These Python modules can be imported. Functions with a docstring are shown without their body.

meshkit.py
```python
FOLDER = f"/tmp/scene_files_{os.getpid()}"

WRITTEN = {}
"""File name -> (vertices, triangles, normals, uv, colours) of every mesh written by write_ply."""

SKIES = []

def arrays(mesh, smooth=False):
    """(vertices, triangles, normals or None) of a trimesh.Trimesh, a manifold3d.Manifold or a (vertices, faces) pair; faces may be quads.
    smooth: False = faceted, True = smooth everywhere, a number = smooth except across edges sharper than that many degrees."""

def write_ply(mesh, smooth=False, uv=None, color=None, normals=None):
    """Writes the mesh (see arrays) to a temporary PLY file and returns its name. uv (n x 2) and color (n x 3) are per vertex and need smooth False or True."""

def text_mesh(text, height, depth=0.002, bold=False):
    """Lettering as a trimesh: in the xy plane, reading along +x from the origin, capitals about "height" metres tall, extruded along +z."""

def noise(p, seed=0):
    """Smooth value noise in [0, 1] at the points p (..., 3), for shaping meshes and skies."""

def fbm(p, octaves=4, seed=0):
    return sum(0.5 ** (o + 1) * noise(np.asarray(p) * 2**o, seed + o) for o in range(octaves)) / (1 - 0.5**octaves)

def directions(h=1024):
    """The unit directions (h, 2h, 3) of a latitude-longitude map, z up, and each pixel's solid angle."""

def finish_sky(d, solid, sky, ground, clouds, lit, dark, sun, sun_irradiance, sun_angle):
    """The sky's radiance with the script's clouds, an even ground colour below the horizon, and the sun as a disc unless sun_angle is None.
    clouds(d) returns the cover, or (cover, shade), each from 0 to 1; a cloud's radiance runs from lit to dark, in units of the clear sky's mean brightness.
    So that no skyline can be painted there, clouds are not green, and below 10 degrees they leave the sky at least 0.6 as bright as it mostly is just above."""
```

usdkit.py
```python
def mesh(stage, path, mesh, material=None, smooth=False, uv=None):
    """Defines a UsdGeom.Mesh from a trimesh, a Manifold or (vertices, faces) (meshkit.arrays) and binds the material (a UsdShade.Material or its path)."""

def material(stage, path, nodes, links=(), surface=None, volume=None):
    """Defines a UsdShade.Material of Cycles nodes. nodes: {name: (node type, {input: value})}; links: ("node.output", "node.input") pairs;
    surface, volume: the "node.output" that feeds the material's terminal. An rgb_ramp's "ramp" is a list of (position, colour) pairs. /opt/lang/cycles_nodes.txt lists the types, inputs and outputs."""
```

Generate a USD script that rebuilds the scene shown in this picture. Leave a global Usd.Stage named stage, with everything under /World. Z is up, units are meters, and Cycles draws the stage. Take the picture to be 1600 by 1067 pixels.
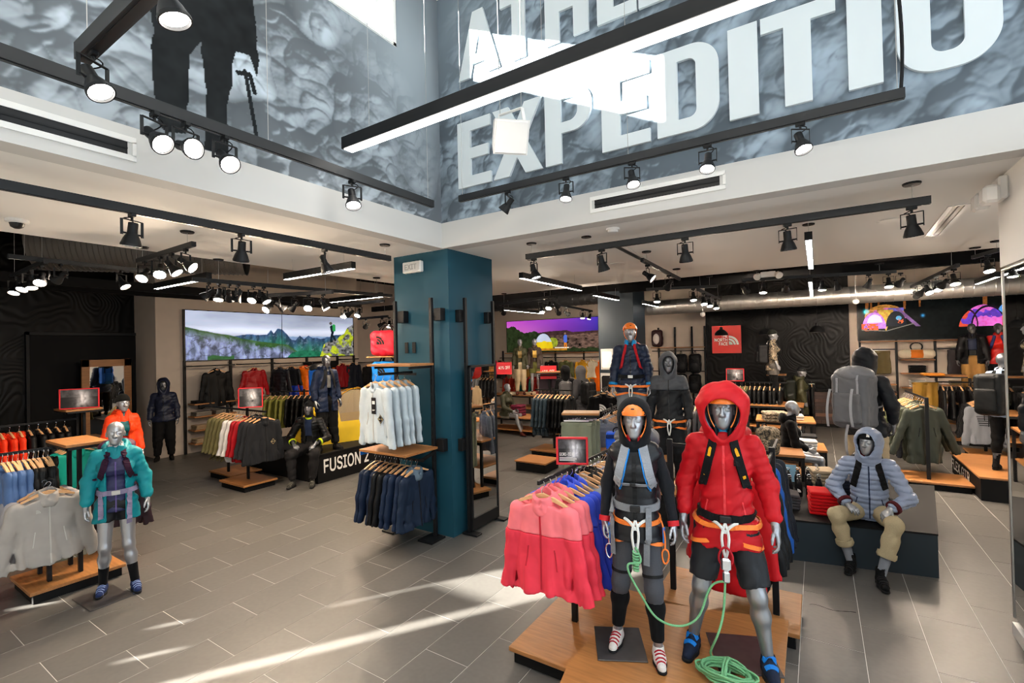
import math, random
import numpy as np, trimesh
import manifold3d as m3
import usdkit, meshkit
from pxr import Usd, UsdGeom, UsdLux, UsdShade, Gf, Sdf, Vt
from shapely.geometry import Polygon, Point, box as sbox
from shapely.ops import unary_union
from shapely import affinity

stage = Usd.Stage.CreateInMemory()
UsdGeom.SetStageUpAxis(stage, 'Z'); UsdGeom.SetStageMetersPerUnit(stage, 1.0)
UsdGeom.Xform.Define(stage, '/World'); UsdGeom.Scope.Define(stage, '/World/Looks')

# ---------------------------------------------------------------- camera, sky, sun, exposure
EXPOSURE = -0.3
CAM_H, YAW, PITCH, ROLL, FPX = 2.45, 0.56919, 0.011917, -0.022873, 745.47
def cam_axes():
    cy, sy = math.cos(YAW), math.sin(YAW)
    f0, r0, u0 = np.array([-sy, cy, 0]), np.array([cy, sy, 0]), np.array([0, 0, 1.])
    f = f0*math.cos(PITCH)+u0*math.sin(PITCH); u = u0*math.cos(PITCH)-f0*math.sin(PITCH)
    r = r0*math.cos(ROLL)+u*math.sin(ROLL); u = u*math.cos(ROLL)-r0*math.sin(ROLL)
    return r, u, f
CR, CU, CF = cam_axes(); EYE = np.array([0, 0, CAM_H])
cam = UsdGeom.Camera.Define(stage, '/World/camera')
cam.AddTransformOp().Set(Gf.Matrix4d(*CR, 0, *CU, 0, *(-CF), 0, *EYE, 1))
cam.CreateHorizontalApertureAttr(36.0); cam.CreateFocalLengthAttr(36.0*FPX/1600); cam.CreateVerticalApertureAttr(36.0*1067/1600)
cam.CreateFStopAttr(0.0); cam.CreateClippingRangeAttr((0.05, 1000)); cam.CreateExposureAttr(EXPOSURE)
SUN_DIR = np.array([0.573*math.cos(math.radians(15.9)), 0.819*math.cos(math.radians(15.9)), -math.sin(math.radians(15.9))])  # the way the sunlight travels
sky = UsdLux.DomeLight.Define(stage, '/World/sky'); sky.CreateIntensityAttr(1.2); sky.CreateColorAttr(Gf.Vec3f(0.78, 0.9, 1.0))
sun = UsdLux.DistantLight.Define(stage, '/World/sun'); sun.CreateIntensityAttr(28); sun.CreateAngleAttr(0.6); sun.CreateNormalizeAttr(True); sun.CreateColorAttr(Gf.Vec3f(1.0, .95, .85))
def _aim(prim, d):
    d = d/np.linalg.norm(d); z = -d; x = np.cross([0, 0, 1.], z); x /= np.linalg.norm(x); y = np.cross(z, x)
    prim.AddTransformOp().Set(Gf.Matrix4d(*x, 0, *y, 0, *z, 0, 0, 0, 0, 1))
_aim(sun, SUN_DIR)
LAMP = 40.0      # radiance of a spotlight's lens
WARM = 640.0    # the same of the warmer lamps deeper in the shop
TUBE = 26.0      # radiance of a linear lamp's diffuser
SCREEN = 1.0

# ---------------------------------------------------------------- measuring: a picture point on a known plane
def ray(px, py): return CR*(px-800)/FPX-CU*(py-533.5)/FPX+CF
def at_z(px, py, z=0.0): d = ray(px, py); return EYE+d*(z-CAM_H)/d[2]
def at_x(px, py, x): d = ray(px, py); return EYE+d*x/d[0]
def at_y(px, py, y): d = ray(px, py); return EYE+d*y/d[1]

# ---------------------------------------------------------------- prims
_n = {}
def path_of(parent, name):
    k = f'{parent}/{name}'; c = _n.get(k, 0); _n[k] = c+1
    return k if c == 0 else f'{k}_{c:03d}'
def meta(prim, label=None, cat=None, group=None, kind=None):
    for k, v in (('label', label), ('category', cat), ('group', group), ('kind', kind)):
        if v: prim.SetCustomDataByKey(k, v)
def thing(name, label, cat, loc=(0, 0, 0), rz=0.0, group=None, kind=None):
    p = path_of('/World', name); x = UsdGeom.Xform.Define(stage, p)
    x.AddTranslateOp().Set(Gf.Vec3d(*map(float, loc)))
    if rz: x.AddRotateZOp().Set(float(rz))
    meta(x.GetPrim(), label, cat, group, kind); return p
def obj(name, mesh, mat, parent='/World', smooth=False, label=None, cat=None, group=None, kind=None, tint=None):
    p = path_of(parent, name); m = usdkit.mesh(stage, p, mesh, MAT[mat], smooth)
    if tint is not None:
        UsdGeom.PrimvarsAPI(m).CreatePrimvar('tint', Sdf.ValueTypeNames.Color3fArray, 'vertex').Set(Vt.Vec3fArray.FromNumpy(np.asarray(tint, np.float32)))
    meta(m.GetPrim(), label, cat, group, kind); return p
def struct(name, mesh, mat, smooth=False, parent='/World'): return obj(name, mesh, mat, parent, smooth, kind='structure' if parent == '/World' else None)
def copy_of(src, loc, rz=0.0, label=None, group=None):
    s = stage.GetPrimAtPath(src); base = src.rsplit('/', 1)[1]
    if base[-4:-3] == '_' and base[-3:].isdigit(): base = base[:-4]
    was = s.GetCustomData(); p = path_of('/World', base); x = UsdGeom.Xform.Define(stage, p)
    x.GetPrim().GetReferences().AddInternalReference(Sdf.Path(src)); x.GetPrim().SetInstanceable(True)
    x.ClearXformOpOrder(); 
    x.GetPrim().CreateAttribute('xformOp:translate', Sdf.ValueTypeNames.Double3).Set(Gf.Vec3d(*map(float, loc)))
    x.GetPrim().CreateAttribute('xformOp:rotateZ', Sdf.ValueTypeNames.Float).Set(float(rz))
    x.GetPrim().CreateAttribute('xformOpOrder', Sdf.ValueTypeNames.TokenArray).Set(['xformOp:translate', 'xformOp:rotateZ'])
    meta(x.GetPrim(), label or was['label'], was['category'], group or was.get('group')); return p
ORD = 'first second third fourth fifth sixth seventh eighth ninth tenth eleventh twelfth'.split()

# ---------------------------------------------------------------- materials
MAT = {}
def mat(name, color, rough=0.6, metal=0.0, var=0.0, scale=30.0, bump=0.0, spec=0.5, sheen=0.0, stretch=(1, 1, 1), coat=0.0, detail=3):
    n = {'p': ('principled_bsdf', dict(base_color=color, roughness=rough, metallic=metal, specular_ior_level=spec, sheen_weight=sheen, coat_weight=coat))}; l = []
    if var or bump:
        n |= {'t': ('texture_coordinate', {}), 'm': ('mapping', dict(scale=stretch)), 'n': ('noise_texture', dict(scale=scale, detail=detail))}
        l += [('t.object', 'm.vector'), ('m.vector', 'n.vector')]
        if var:
            c = np.array(color); n['r'] = ('rgb_ramp', dict(ramp=[(0.25, tuple(np.clip(c*(1-var), 0, 1))), (0.75, tuple(np.clip(c*(1+var), 0, 1)))]))
            l += [('n.fac', 'r.fac'), ('r.color', 'p.base_color')]
        if bump:
            n['b'] = ('bump', dict(strength=bump, distance=0.01)); l += [('n.fac', 'b.height'), ('b.normal', 'p.normal')]
    MAT[name] = usdkit.material(stage, f'/World/Looks/{name}', n, l, surface='p.BSDF')
def glow(name, color, strength):
    MAT[name] = usdkit.material(stage, f'/World/Looks/{name}', {'e': ('emission', dict(color=color, strength=strength))}, [], surface='e.emission')
def lin(h):   # sRGB hex -> linear
    c = np.array([int(h[i:i+2], 16) for i in (0, 2, 4)])/255; return tuple(np.where(c <= .04045, c/12.92, ((c+.055)/1.055)**2.4))
_cloth = {}
def cloth(h, kind='shell'):   # fabric of a colour; kind: shell (nylon), knit, puff, canvas
    k = f'{kind}_{h}'
    if k not in MAT:
        mat(k, tuple(np.power(lin(h), 1.2)), **dict(shell=dict(rough=.5, var=.07, scale=9, bump=.22, spec=.22, detail=3), knit=dict(rough=.9, var=.08, scale=220, bump=.15, spec=.15, sheen=.04), puff=dict(rough=.38, var=.07, scale=16, bump=.2, spec=.3), canvas=dict(rough=.85, var=.10, scale=150, bump=.15, spec=.2))[kind])
    return k

# ---------------------------------------------------------------- shapes
cat_ = trimesh.util.concatenate
def bx(lo, hi):
    lo, hi = np.minimum(lo, hi), np.maximum(lo, hi); m = trimesh.creation.box(np.asarray(hi, float)-lo); m.apply_translation((np.asarray(lo, float)+hi)/2); return m
def bbx(lo, hi, b=0.004):      # a box with chamfered edges
    lo, hi = np.minimum(lo, hi).astype(float), np.maximum(lo, hi).astype(float); c, s = (lo+hi)/2, (hi-lo)/2; b = min(b, s.min()*.8)
    P = []
    for k in range(3):
        t = s-b; t[k] = s[k]; P += [c+t*np.array([x, y, z]) for x in (-1, 1) for y in (-1, 1) for z in (-1, 1)]
    return hull(P)
def hull(P):
    m = m3.Manifold.hull_points(np.asarray(P, float)).to_mesh(); return trimesh.Trimesh(m.vert_properties[:, :3], m.tri_verts, process=False)
def basis(d):
    d = np.asarray(d, float); d = d/np.linalg.norm(d); a = np.cross(d, [0, 0, 1.]) if abs(d[2]) < .9 else np.cross(d, [1., 0, 0]); a /= np.linalg.norm(a); return a, np.cross(a, d), d
def tube(P, r, sides=8, closed=False):
    P = np.asarray(P, float); n = len(P); r = np.broadcast_to(r, (n,))
    T = np.gradient(P, axis=0) if not closed else np.roll(P, -1, 0)-np.roll(P, 1, 0)
    T /= np.linalg.norm(T, axis=1, keepdims=True)+1e-12; a = basis(T[0])[0]; V = []
    for i in range(n):
        a = a-T[i]*(a@T[i]); a /= np.linalg.norm(a)+1e-12; b = np.cross(T[i], a)
        for k in range(sides):
            t = 2*math.pi*k/sides; V.append(P[i]+r[i]*(math.cos(t)*a+math.sin(t)*b))
    F = []
    for i in range(n if closed else n-1):
        j = (i+1) % n
        for k in range(sides):
            q = (k+1) % sides; F += [(i*sides+k, i*sides+q, j*sides+q), (i*sides+k, j*sides+q, j*sides+k)]
    if not closed:
        for i, s in ((0, -1), (n-1, 1)):
            c = len(V); V.append(P[i])
            for k in range(sides): F.append((c, i*sides+(k+1) % sides, i*sides+k) if s < 0 else (c, i*sides+k, i*sides+(k+1) % sides))
    return trimesh.Trimesh(np.array(V), np.array(F), process=False)
def rod(a, b, r, sides=10): return tube([a, b], r, sides)
def bar(a, b, w, h):           # a box beam from a to b, w wide (level), h high
    a, b = np.asarray(a, float), np.asarray(b, float); d = (b-a)/np.linalg.norm(b-a); s = np.cross(d, [0, 0, 1.])
    s = s/np.linalg.norm(s) if np.linalg.norm(s) > 1e-6 else np.array([1., 0, 0]); u = np.cross(s, d)
    return hull([p+s*w/2*i+u*h/2*j for p in (a, b) for i in (-1, 1) for j in (-1, 1)])
def ribbon(P, N, w, t=0.004, closed=False):   # a strap along P whose flat side faces N
    P, N = np.asarray(P, float), np.asarray(N, float); n = len(P)
    T = np.gradient(P, axis=0) if not closed else np.roll(P, -1, 0)-np.roll(P, 1, 0)
    T /= np.linalg.norm(T, axis=1, keepdims=True)+1e-12; N = N-T*(N*T).sum(1, keepdims=True); N /= np.linalg.norm(N, axis=1, keepdims=True)+1e-12
    S = np.cross(T, N)*np.broadcast_to(w, (n,))[:, None]/2; N = N*t/2
    V = np.stack([P-S-N, P+S-N, P+S+N, P-S+N], 1).reshape(-1, 3); F = []
    for i in range(n if closed else n-1):
        j = (i+1) % n
        for k in range(4):
            q = (k+1) % 4; F += [(i*4+k, j*4+q, i*4+q), (i*4+k, j*4+k, j*4+q)]
    if not closed: F += [(0, 1, 2), (0, 2, 3), (4*n-4, 4*n-2, 4*n-3), (4*n-4, 4*n-1, 4*n-2)]
    m = trimesh.Trimesh(V, np.array(F), process=False); m.fix_normals(); return m
def lathe(pr, n=20, d=(0, 0, 1), at=(0, 0, 0)):   # profile (radius, along) about axis d
    a, b, d = basis(d); V, F, k = [], [], len(pr)
    for i in range(n):
        t = 2*math.pi*i/n; V += [np.asarray(at)+r*(math.cos(t)*a+math.sin(t)*b)+h*d for r, h in pr]
    for i in range(n):
        j = (i+1) % n
        for q in range(k-1): F += [(i*k+q, j*k+q, j*k+q+1), (i*k+q, j*k+q+1, i*k+q+1)]
    m = trimesh.Trimesh(np.array(V), np.array(F), process=False); return m
def extr(poly, t): return cat_([trimesh.creation.extrude_polygon(g, t, engine='earcut') for g in getattr(poly, 'geoms', [poly]) if g.area > 1e-9])
def placed(m, o, u, v):        # local xyz -> o + x u + y v + z (u x v)
    u, v = np.asarray(u, float), np.asarray(v, float); M = np.eye(4); M[:3, 0], M[:3, 1], M[:3, 2], M[:3, 3] = u, v, np.cross(u, v), o
    m = m.copy(); m.apply_transform(M); return m
def rotz(m, deg): m = m.copy(); m.apply_transform(trimesh.transformations.rotation_matrix(math.radians(deg), [0, 0, 1])); return m
def moved(m, d): m = m.copy(); m.apply_translation(d); return m
def grid_panel(o, u, v, nx, ny, thick=None):  # a flat panel with a fine grid of vertices on its face
    a, b = np.meshgrid(np.linspace(0, 1, nx), np.linspace(0, 1, ny)); o, u, v = map(lambda q: np.asarray(q, float), (o, u, v))
    V = o+a.ravel()[:, None]*u+b.ravel()[:, None]*v; i = (np.arange(nx-1)[None]+nx*np.arange(ny-1)[:, None]).ravel()
    F = np.concatenate([np.stack([i, i+1, i+nx+1], 1), np.stack([i, i+nx+1, i+nx], 1)]); return (V, F), a.ravel(), b.ravel()

# ---------------------------------------------------------------- soft shapes: signed distances, meshed by surface nets
def cap(a, b, ra, rb=None, s=(1, 1, 1)):
    a, b, s = (np.asarray(q, np.float32) for q in (a, b, s)); rb = ra if rb is None else rb; d = b-a; L = max(float(d@d), 1e-9)
    def f(P):
        q = P-a; t = np.clip(q@d/L, 0, 1); e = (q-t[:, None]*d)*s; return np.sqrt((e*e).sum(1))-(ra+(rb-ra)*t)
    return f
def ell(c, r, R=None):
    c, r = np.asarray(c, np.float32), np.asarray(r, np.float32)
    def f(P):
        q = P-c
        if R is not None: q = q@R
        k0 = np.sqrt(((q/r)**2).sum(1)); k1 = np.sqrt(((q/r**2)**2).sum(1)); return k0*(k0-1)/np.maximum(k1, 1e-6)
    return f
def rbox(c, h, r=0.02, R=None):
    c, h = np.asarray(c, np.float32), np.asarray(h, np.float32)-r
    def f(P):
        q = P-c
        if R is not None: q = q@R
        q = np.abs(q)-h; return np.sqrt((np.maximum(q, 0)**2).sum(1))+np.minimum(q.max(1), 0)-r
    return f
def plane(p, n):    # inside where (x-p).n < 0
    p, n = np.asarray(p, np.float32), np.asarray(n, np.float32); n = n/np.linalg.norm(n); return lambda P: (P-p)@n
def smin(a, b, k):
    if k <= 0: return np.minimum(a, b)
    h = np.maximum(k-np.abs(a-b), 0)/k; return np.minimum(a, b)-h*h*k*.25
def uni(k, *fs):
    def f(P):
        d = fs[0](P)
        for g in fs[1:]: d = smin(d, g(P), k)
        return d
    return f
def cut(f, *gs, k=0.0):        # f with everything inside the gs taken away
    def h(P):
        d = f(P)
        for g in gs: d = -smin(-d, g(P), k)
        return d
    return h
def both(f, *gs):
    def h(P):
        d = f(P)
        for g in gs: d = np.maximum(d, g(P))
        return d
    return h
def bumpy(f, g): return lambda P: f(P)+g(P)
def snet(fn, lo, hi, h):
    lo, hi = np.asarray(lo, float)-1.5*h, np.asarray(hi, float)+1.5*h; N = np.ceil((hi-lo)/h).astype(int)+1
    ax = [np.arange(n)*h+l for n, l in zip(N, lo)]; P = np.stack(np.meshgrid(*ax, indexing='ij'), -1).reshape(-1, 3).astype(np.float32)
    f = fn(P).reshape(N).astype(np.float64); f[[0, -1]] = np.maximum(f[[0, -1]], 1e-3); f[:, [0, -1]] = np.maximum(f[:, [0, -1]], 1e-3); f[:, :, [0, -1]] = np.maximum(f[:, :, [0, -1]], 1e-3)
    C = N-1; ids, pos, quads = [], [], []; lin_ = lambda q: (q[:, 0]*C[1]+q[:, 1])*C[2]+q[:, 2]
    for k in range(3):
        sl = lambda a, b: tuple(slice(a, b) if i == k else slice(None) for i in range(3))
        A, B = f[sl(0, -1)], f[sl(1, None)]; X = (A < 0) != (B < 0); q = np.argwhere(X)
        if not len(q): continue
        a, b = A[X], B[X]; p = q.astype(float); p[:, k] += a/(a-b); o1, o2 = (k+1) % 3, (k+2) % 3; four = []
        for d1, d2 in ((0, 0), (1, 0), (1, 1), (0, 1)):
            c = q.copy(); c[:, o1] -= d1; c[:, o2] -= d2; four.append(lin_(c)); ids.append(four[-1]); pos.append(p)
        four = np.stack(four, 1); flip = a > 0; four[flip] = four[flip][:, ::-1]; quads.append(four)
    if not ids: return trimesh.Trimesh(np.zeros((3, 3)), [[0, 1, 2]], process=False)
    ids, pos, quads = np.concatenate(ids), np.concatenate(pos), np.concatenate(quads); u, inv = np.unique(ids, return_inverse=True); cnt = np.bincount(inv)
    V = np.stack([np.bincount(inv, pos[:, k])/cnt for k in range(3)], 1)*h+lo; Q = np.searchsorted(u, quads)
    return trimesh.Trimesh(V, np.concatenate([Q[:, [0, 1, 2]], Q[:, [0, 2, 3]]]), process=False)
def lay(fn, axis, sign, pts, far=0.6, off=0.003):
    """Points on the soft surface fn: from outside along axis towards it, for the two other coordinates pts; and the outward normals."""
    pts = np.asarray(pts, float); o = [i for i in range(3) if i != axis]; t = np.linspace(far, -far, 241); P = np.zeros((len(pts), 241, 3))
    P[..., o[0]], P[..., o[1]], P[..., axis] = pts[:, :1], pts[:, 1:], sign*t
    d = fn(P.reshape(-1, 3).astype(np.float32)).reshape(len(pts), -1); ok = (d < 0).any(1)
    if ok.sum() >= 1: d, P, pts = d[ok], P[ok], pts[ok]
    i = np.argmax(d < 0, 1); S = P[np.arange(len(pts)), i].copy()
    i0 = np.maximum(i-1, 0); a, b = d[np.arange(len(pts)), i0], d[np.arange(len(pts)), i]; w = np.clip(a/np.maximum(a-b, 1e-9), 0, 1); S = P[np.arange(len(pts)), i0]*(1-w)[:, None]+S*w[:, None]
    N = grad(fn, S); return S+N*off, N
def grad(fn, S, e=0.008):
    N = np.stack([fn((S+e*np.eye(3)[k]).astype(np.float32))-fn((S-e*np.eye(3)[k]).astype(np.float32)) for k in range(3)], 1); return N/(np.linalg.norm(N, axis=1, keepdims=True)+1e-9)
def ring(fn, c, n, off=0.004, num=40, far=0.5, a0=0.0, a1=2*math.pi):
    """Where the plane through c with normal n meets fn: points and normals round the shape."""
    u, v, n = basis(n); th = np.linspace(a0, a1, num, endpoint=abs(a1-a0) < 6.28); D = np.cos(th)[:, None]*u+np.sin(th)[:, None]*v; t = np.linspace(0, far, 160)
    P = (np.asarray(c)+D[:, None]*t[:, None]); d = fn(P.reshape(-1, 3).astype(np.float32)).reshape(num, -1); i = np.clip(np.argmax(d > 0, 1), 1, 159)
    a, b = d[np.arange(num), i-1], d[np.arange(num), i]; w = np.clip(-a/np.maximum(b-a, 1e-9), 0, 1); S = np.asarray(c)+D*(t[i-1]+(t[i]-t[i-1])*w)[:, None]
    if a1-a0 < 6.28:
        from scipy.ndimage import gaussian_filter1d
        S = gaussian_filter1d(S, 1.6, axis=0, mode='nearest')
    N = grad(fn, S); return S+N*off, N
def smooth_curve(P, n=40):
    from scipy.interpolate import CubicSpline
    P = np.asarray(P, float); t = np.r_[0, np.cumsum(np.linalg.norm(np.diff(P, axis=0), axis=1))]; return CubicSpline(t, P)(np.linspace(0, t[-1], n))
# ================================================================ materials of the place
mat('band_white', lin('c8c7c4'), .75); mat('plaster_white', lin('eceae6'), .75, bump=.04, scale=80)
mat('plaster_beige', lin('c4b6a8'), .8, var=.04, scale=5)
mat('black_paint', (.006, .006, .006), .6, spec=.15)
mat('black_metal', (.007, .0075, .0085), .5, spec=.25)
mat('track_metal', (.016, .0175, .0195), .5, spec=.3)
mat('teal_paint', tuple(.9*np.array(lin('1b4c5e'))), .6, spec=.2, var=.05, scale=3)
mat('dark_ceiling', (.008, .008, .0085), .9, spec=.1)
mat('grout', lin('c8c8c4'), .8)
for i, h in enumerate(('565451', '54524f', '585653')): mat(f'floor_tile_{i}', lin(h), .42, var=.09, scale=24, bump=.03, detail=6)
mat('oak', lin('a06c3c'), .45, var=.22, scale=5, stretch=(1, 9, 9), bump=.05, detail=6)
mat('oak_dark', lin('7d5230'), .5, var=.28, scale=5, stretch=(1, 9, 9), detail=6)
mat('light_wood', lin('d9a877'), .5, var=.12, scale=20, stretch=(1, 6, 6))
mat('slate_paint', tuple(.6*np.array(lin('2e3b45'))), .55, spec=.25); mat('dull_duct', (.10, .095, .09), .5, metal=.4)
mat('black_board', (.006, .006, .0065), .65, spec=.15)
mat('white_plastic', lin('e8e6e2'), .4)
mat('grey_plastic', lin('b5b3ae'), .5)
mat('chrome', (.7, .7, .72), .18, metal=1)
mat('galvanised', (.42, .41, .39), .38, metal=.85, var=.15, scale=4)
mat('red_card', lin('d8232f'), .5)
mat('black_plastic', (.009, .009, .01), .35, spec=.35)
mat('letter_white', lin('dfe7ea'), .6)
mat('silver', lin('a9abb0'), .33, metal=.75, spec=.5)
mat('steel_grey', lin('94979c'), .3, metal=.7, spec=.5); mat('gunmetal', lin('7b7d82'), .3, metal=.75, spec=.5)
mat('black_rubber', (.008, .008, .009), .65, spec=.2)
mat('mirror_glass', (.86, .88, .88), .015, metal=1)
glow('lens_glow', (1.0, .95, .88), LAMP); glow('warm_lens_glow', (1.0, .78, .57), WARM); glow('rear_lens_glow', (1.0, .81, .63), WARM*2.5); glow('dim_lens_glow', (1.0, .80, .62), WARM*.22); glow('left_lens_glow', (1.0, .78, .56), WARM*1.7); glow('tube_glow', (1.0, .93, .86), TUBE)
glow('pale_glow', (1.0, .95, .9), 2.0)
def print_mat(name, rough=.6, emit=0.0):     # a flat print or a screen: its picture is in the mesh's tints
    n = {'a': ('attribute', dict(attribute='tint')), 'p': ('principled_bsdf', dict(roughness=rough, specular_ior_level=.1, emission_strength=emit))}
    MAT[name] = usdkit.material(stage, f'/World/Looks/{name}', n, [('a.color', 'p.base_color')]+([('a.color', 'p.emission_color')] if emit else []), surface='p.BSDF')
print_mat('mural_print', .8); print_mat('poster_print', .4); print_mat('lit_screen', .3, SCREEN)
n = {'t': ('texture_coordinate', {}), 'm': ('mapping', dict(scale=(1, 1, 1))), 'd': ('noise_texture', dict(scale=.9, detail=1)), 'ml': ('math', dict(math_type='multiply', value2=160.0)), 's': ('math', dict(math_type='sine')),
     'b': ('bump', dict(strength=.13, distance=.02)), 'p': ('principled_bsdf', dict(base_color=(.004, .004, .004), roughness=.38, specular_ior_level=.14))}
MAT['contour_black'] = usdkit.material(stage, '/World/Looks/contour_black', n, [('t.object', 'm.vector'), ('m.vector', 'd.vector'), ('d.fac', 'ml.value1'), ('ml.value', 's.value1'), ('s.value', 'b.height'), ('b.normal', 'p.normal')], surface='p.BSDF')

# ================================================================ the shell
XW, YW = -4.08, 4.74             # the planes of the two mural walls
ZS, ZB, ZT = 3.754, 4.08, 7.05   # soffit, top of its white band, atrium ceiling
XB, YB = -13.2, 16.6             # far walls
fl = struct('floor', bx((-16, -3, -.12), (6, 17, -.0018)), 'grout')
rng = random.Random(5); near, far_ = [], []
for i in range(-36, 14):
    x0 = .25+.43*i
    for j in range(-10, 16):
        y0 = 5.05+.86*j+(.43 if i % 2 else 0)-.86
        c = np.array([x0+.215, y0+.43, 0]); d = c-EYE; dep = d@CF
        if y0 > 16.6 or x0 < -15.4 or dep < .8: continue
        u, v = 800+FPX*(d@CR)/dep, 533.5-FPX*(d@CU)/dep
        if not (-150 < u < 1750 and v < 1250): continue
        (near if dep < 9.2 and -60 < u < 1660 else far_).append((dep, x0, y0))
near.sort(); far_ += near[300:]; near = near[:300]
tile = lambda x, y, z=0: bx((x+.0025, y+.0025, -.02), (x+.4275, y+.8575, z))
for d, x, y in near: obj('tile', tile(x, y, rng.uniform(-.0006, 0)), f'floor_tile_{rng.randrange(3)}', fl)
obj('tile', cat_([tile(x, y) for d, x, y in far_]), 'floor_tile_0', fl, kind='stuff')

# mural walls with the white band of the soffit below them
w1 = struct('wall_left', cat_([bx((XW-.25, -2.6, ZB), (XW, .25, ZT)), bx((XW-.25, 3.99, ZB), (XW, YW+.3, ZT)), bx((XW-.25, .25, ZB), (XW, 3.99, 6.01)), bx((XW-.25, .25, 6.8), (XW, 3.99, ZT))]), 'plaster_white')
w2 = struct('wall_right', bx((XW-.25, YW, ZB), (5.0, YW+.25, ZT)), 'plaster_white')
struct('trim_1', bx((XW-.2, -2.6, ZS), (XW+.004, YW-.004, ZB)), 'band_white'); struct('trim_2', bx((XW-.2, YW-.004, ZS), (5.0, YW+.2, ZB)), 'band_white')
def ice_field(x, y, nx, ny, seed):
    """A grey photographic print of tumbled ice blocks."""
    from scipy.spatial import cKDTree
    from scipy.ndimage import gaussian_filter as gf
    r = np.random.default_rng(seed); P3 = lambda f, g, o: np.stack([x*f, y*g, 0*x+o], 1); dx = np.ptp(x)/(nx-1)
    wx, wy = (meshkit.fbm(P3(1.6, 1.6, 1), 4, seed)-.5)*.55, (meshkit.fbm(P3(1.6, 1.6, 7), 4, seed+1)-.5)*.55
    h = .9*meshkit.fbm(P3(.55, .7, 3), 4, seed+2); lit = 0*x
    for s, a, e in ((1.5, .55, 1), (.75, .36, 2), (.36, .15, 3), (.18, .05, 4)):
        n = int((np.ptp(x)/s+3)*(np.ptp(y)/s+3)*1.3); C = np.stack([r.uniform(x.min()-s, x.max()+s, n), r.uniform(y.min()-s, y.max()+s, n)], 1); R = r.uniform(.35, .75, n)*s; A = r.uniform(.2, 1.0, n)
        d, i = cKDTree(C).query(np.stack([x+wx*s**.5, (y+wy*s**.5)], 1), k=4); q = d/R[i]; b = np.where(q < 1, np.sqrt(np.maximum(1-q**2.4, 0)), 0)*A[i]; h = h+a*b.max(1)
    h = h+.10*meshkit.fbm(P3(3.2, 4, 5), 5, seed+9)+.012*meshkit.fbm(P3(16, 16, 2), 3, seed+5); H = h.reshape(ny, nx); gy, gx = np.gradient(H, dx)
    nz = 1/np.sqrt(1+gx**2+gy**2); lam = np.clip((-gx*.45+gy*.75)*nz*.75+.42*nz, 0, 1)
    ao = np.clip((H-gf(H, .22/dx))*1.9+.62, .12, 1.15); g = (.10+.95*lam)*ao; g = gf(g, .6)
    g *= .75+.6*meshkit.fbm(P3(.6, .9, 11), 3, seed+20).reshape(ny, nx)
    return np.clip(g, .015, 1).ravel()
def seg_d(x, y, pts):
    d = np.full(len(x), 9.)
    for a, b in zip(pts[:-1], pts[1:]):
        a, b = np.array(a), np.array(b); ba = b-a; t = np.clip(((x-a[0])*ba[0]+(y-a[1])*ba[1])/(ba@ba), 0, 1); d = np.minimum(d, np.hypot(x-a[0]-t*ba[0], y-a[1]-t*ba[1]))
    return d
def poly_in(x, y, P):
    P = np.asarray(P, float); r = np.zeros(len(x), bool); j = len(P)-1
    for i in range(len(P)):
        with np.errstate(all='ignore'): r ^= ((P[i, 1] > y) != (P[j, 1] > y)) & (x < (P[j, 0]-P[i, 0])*(y-P[i, 1])/(P[j, 1]-P[i, 1])+P[i, 0])
        j = i
    return r
def duo(g, cool=.12): g = np.clip(g, 0, 1); return np.stack([g*(1-cool), g, np.minimum(g*(1+cool), 1)], 1)
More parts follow.
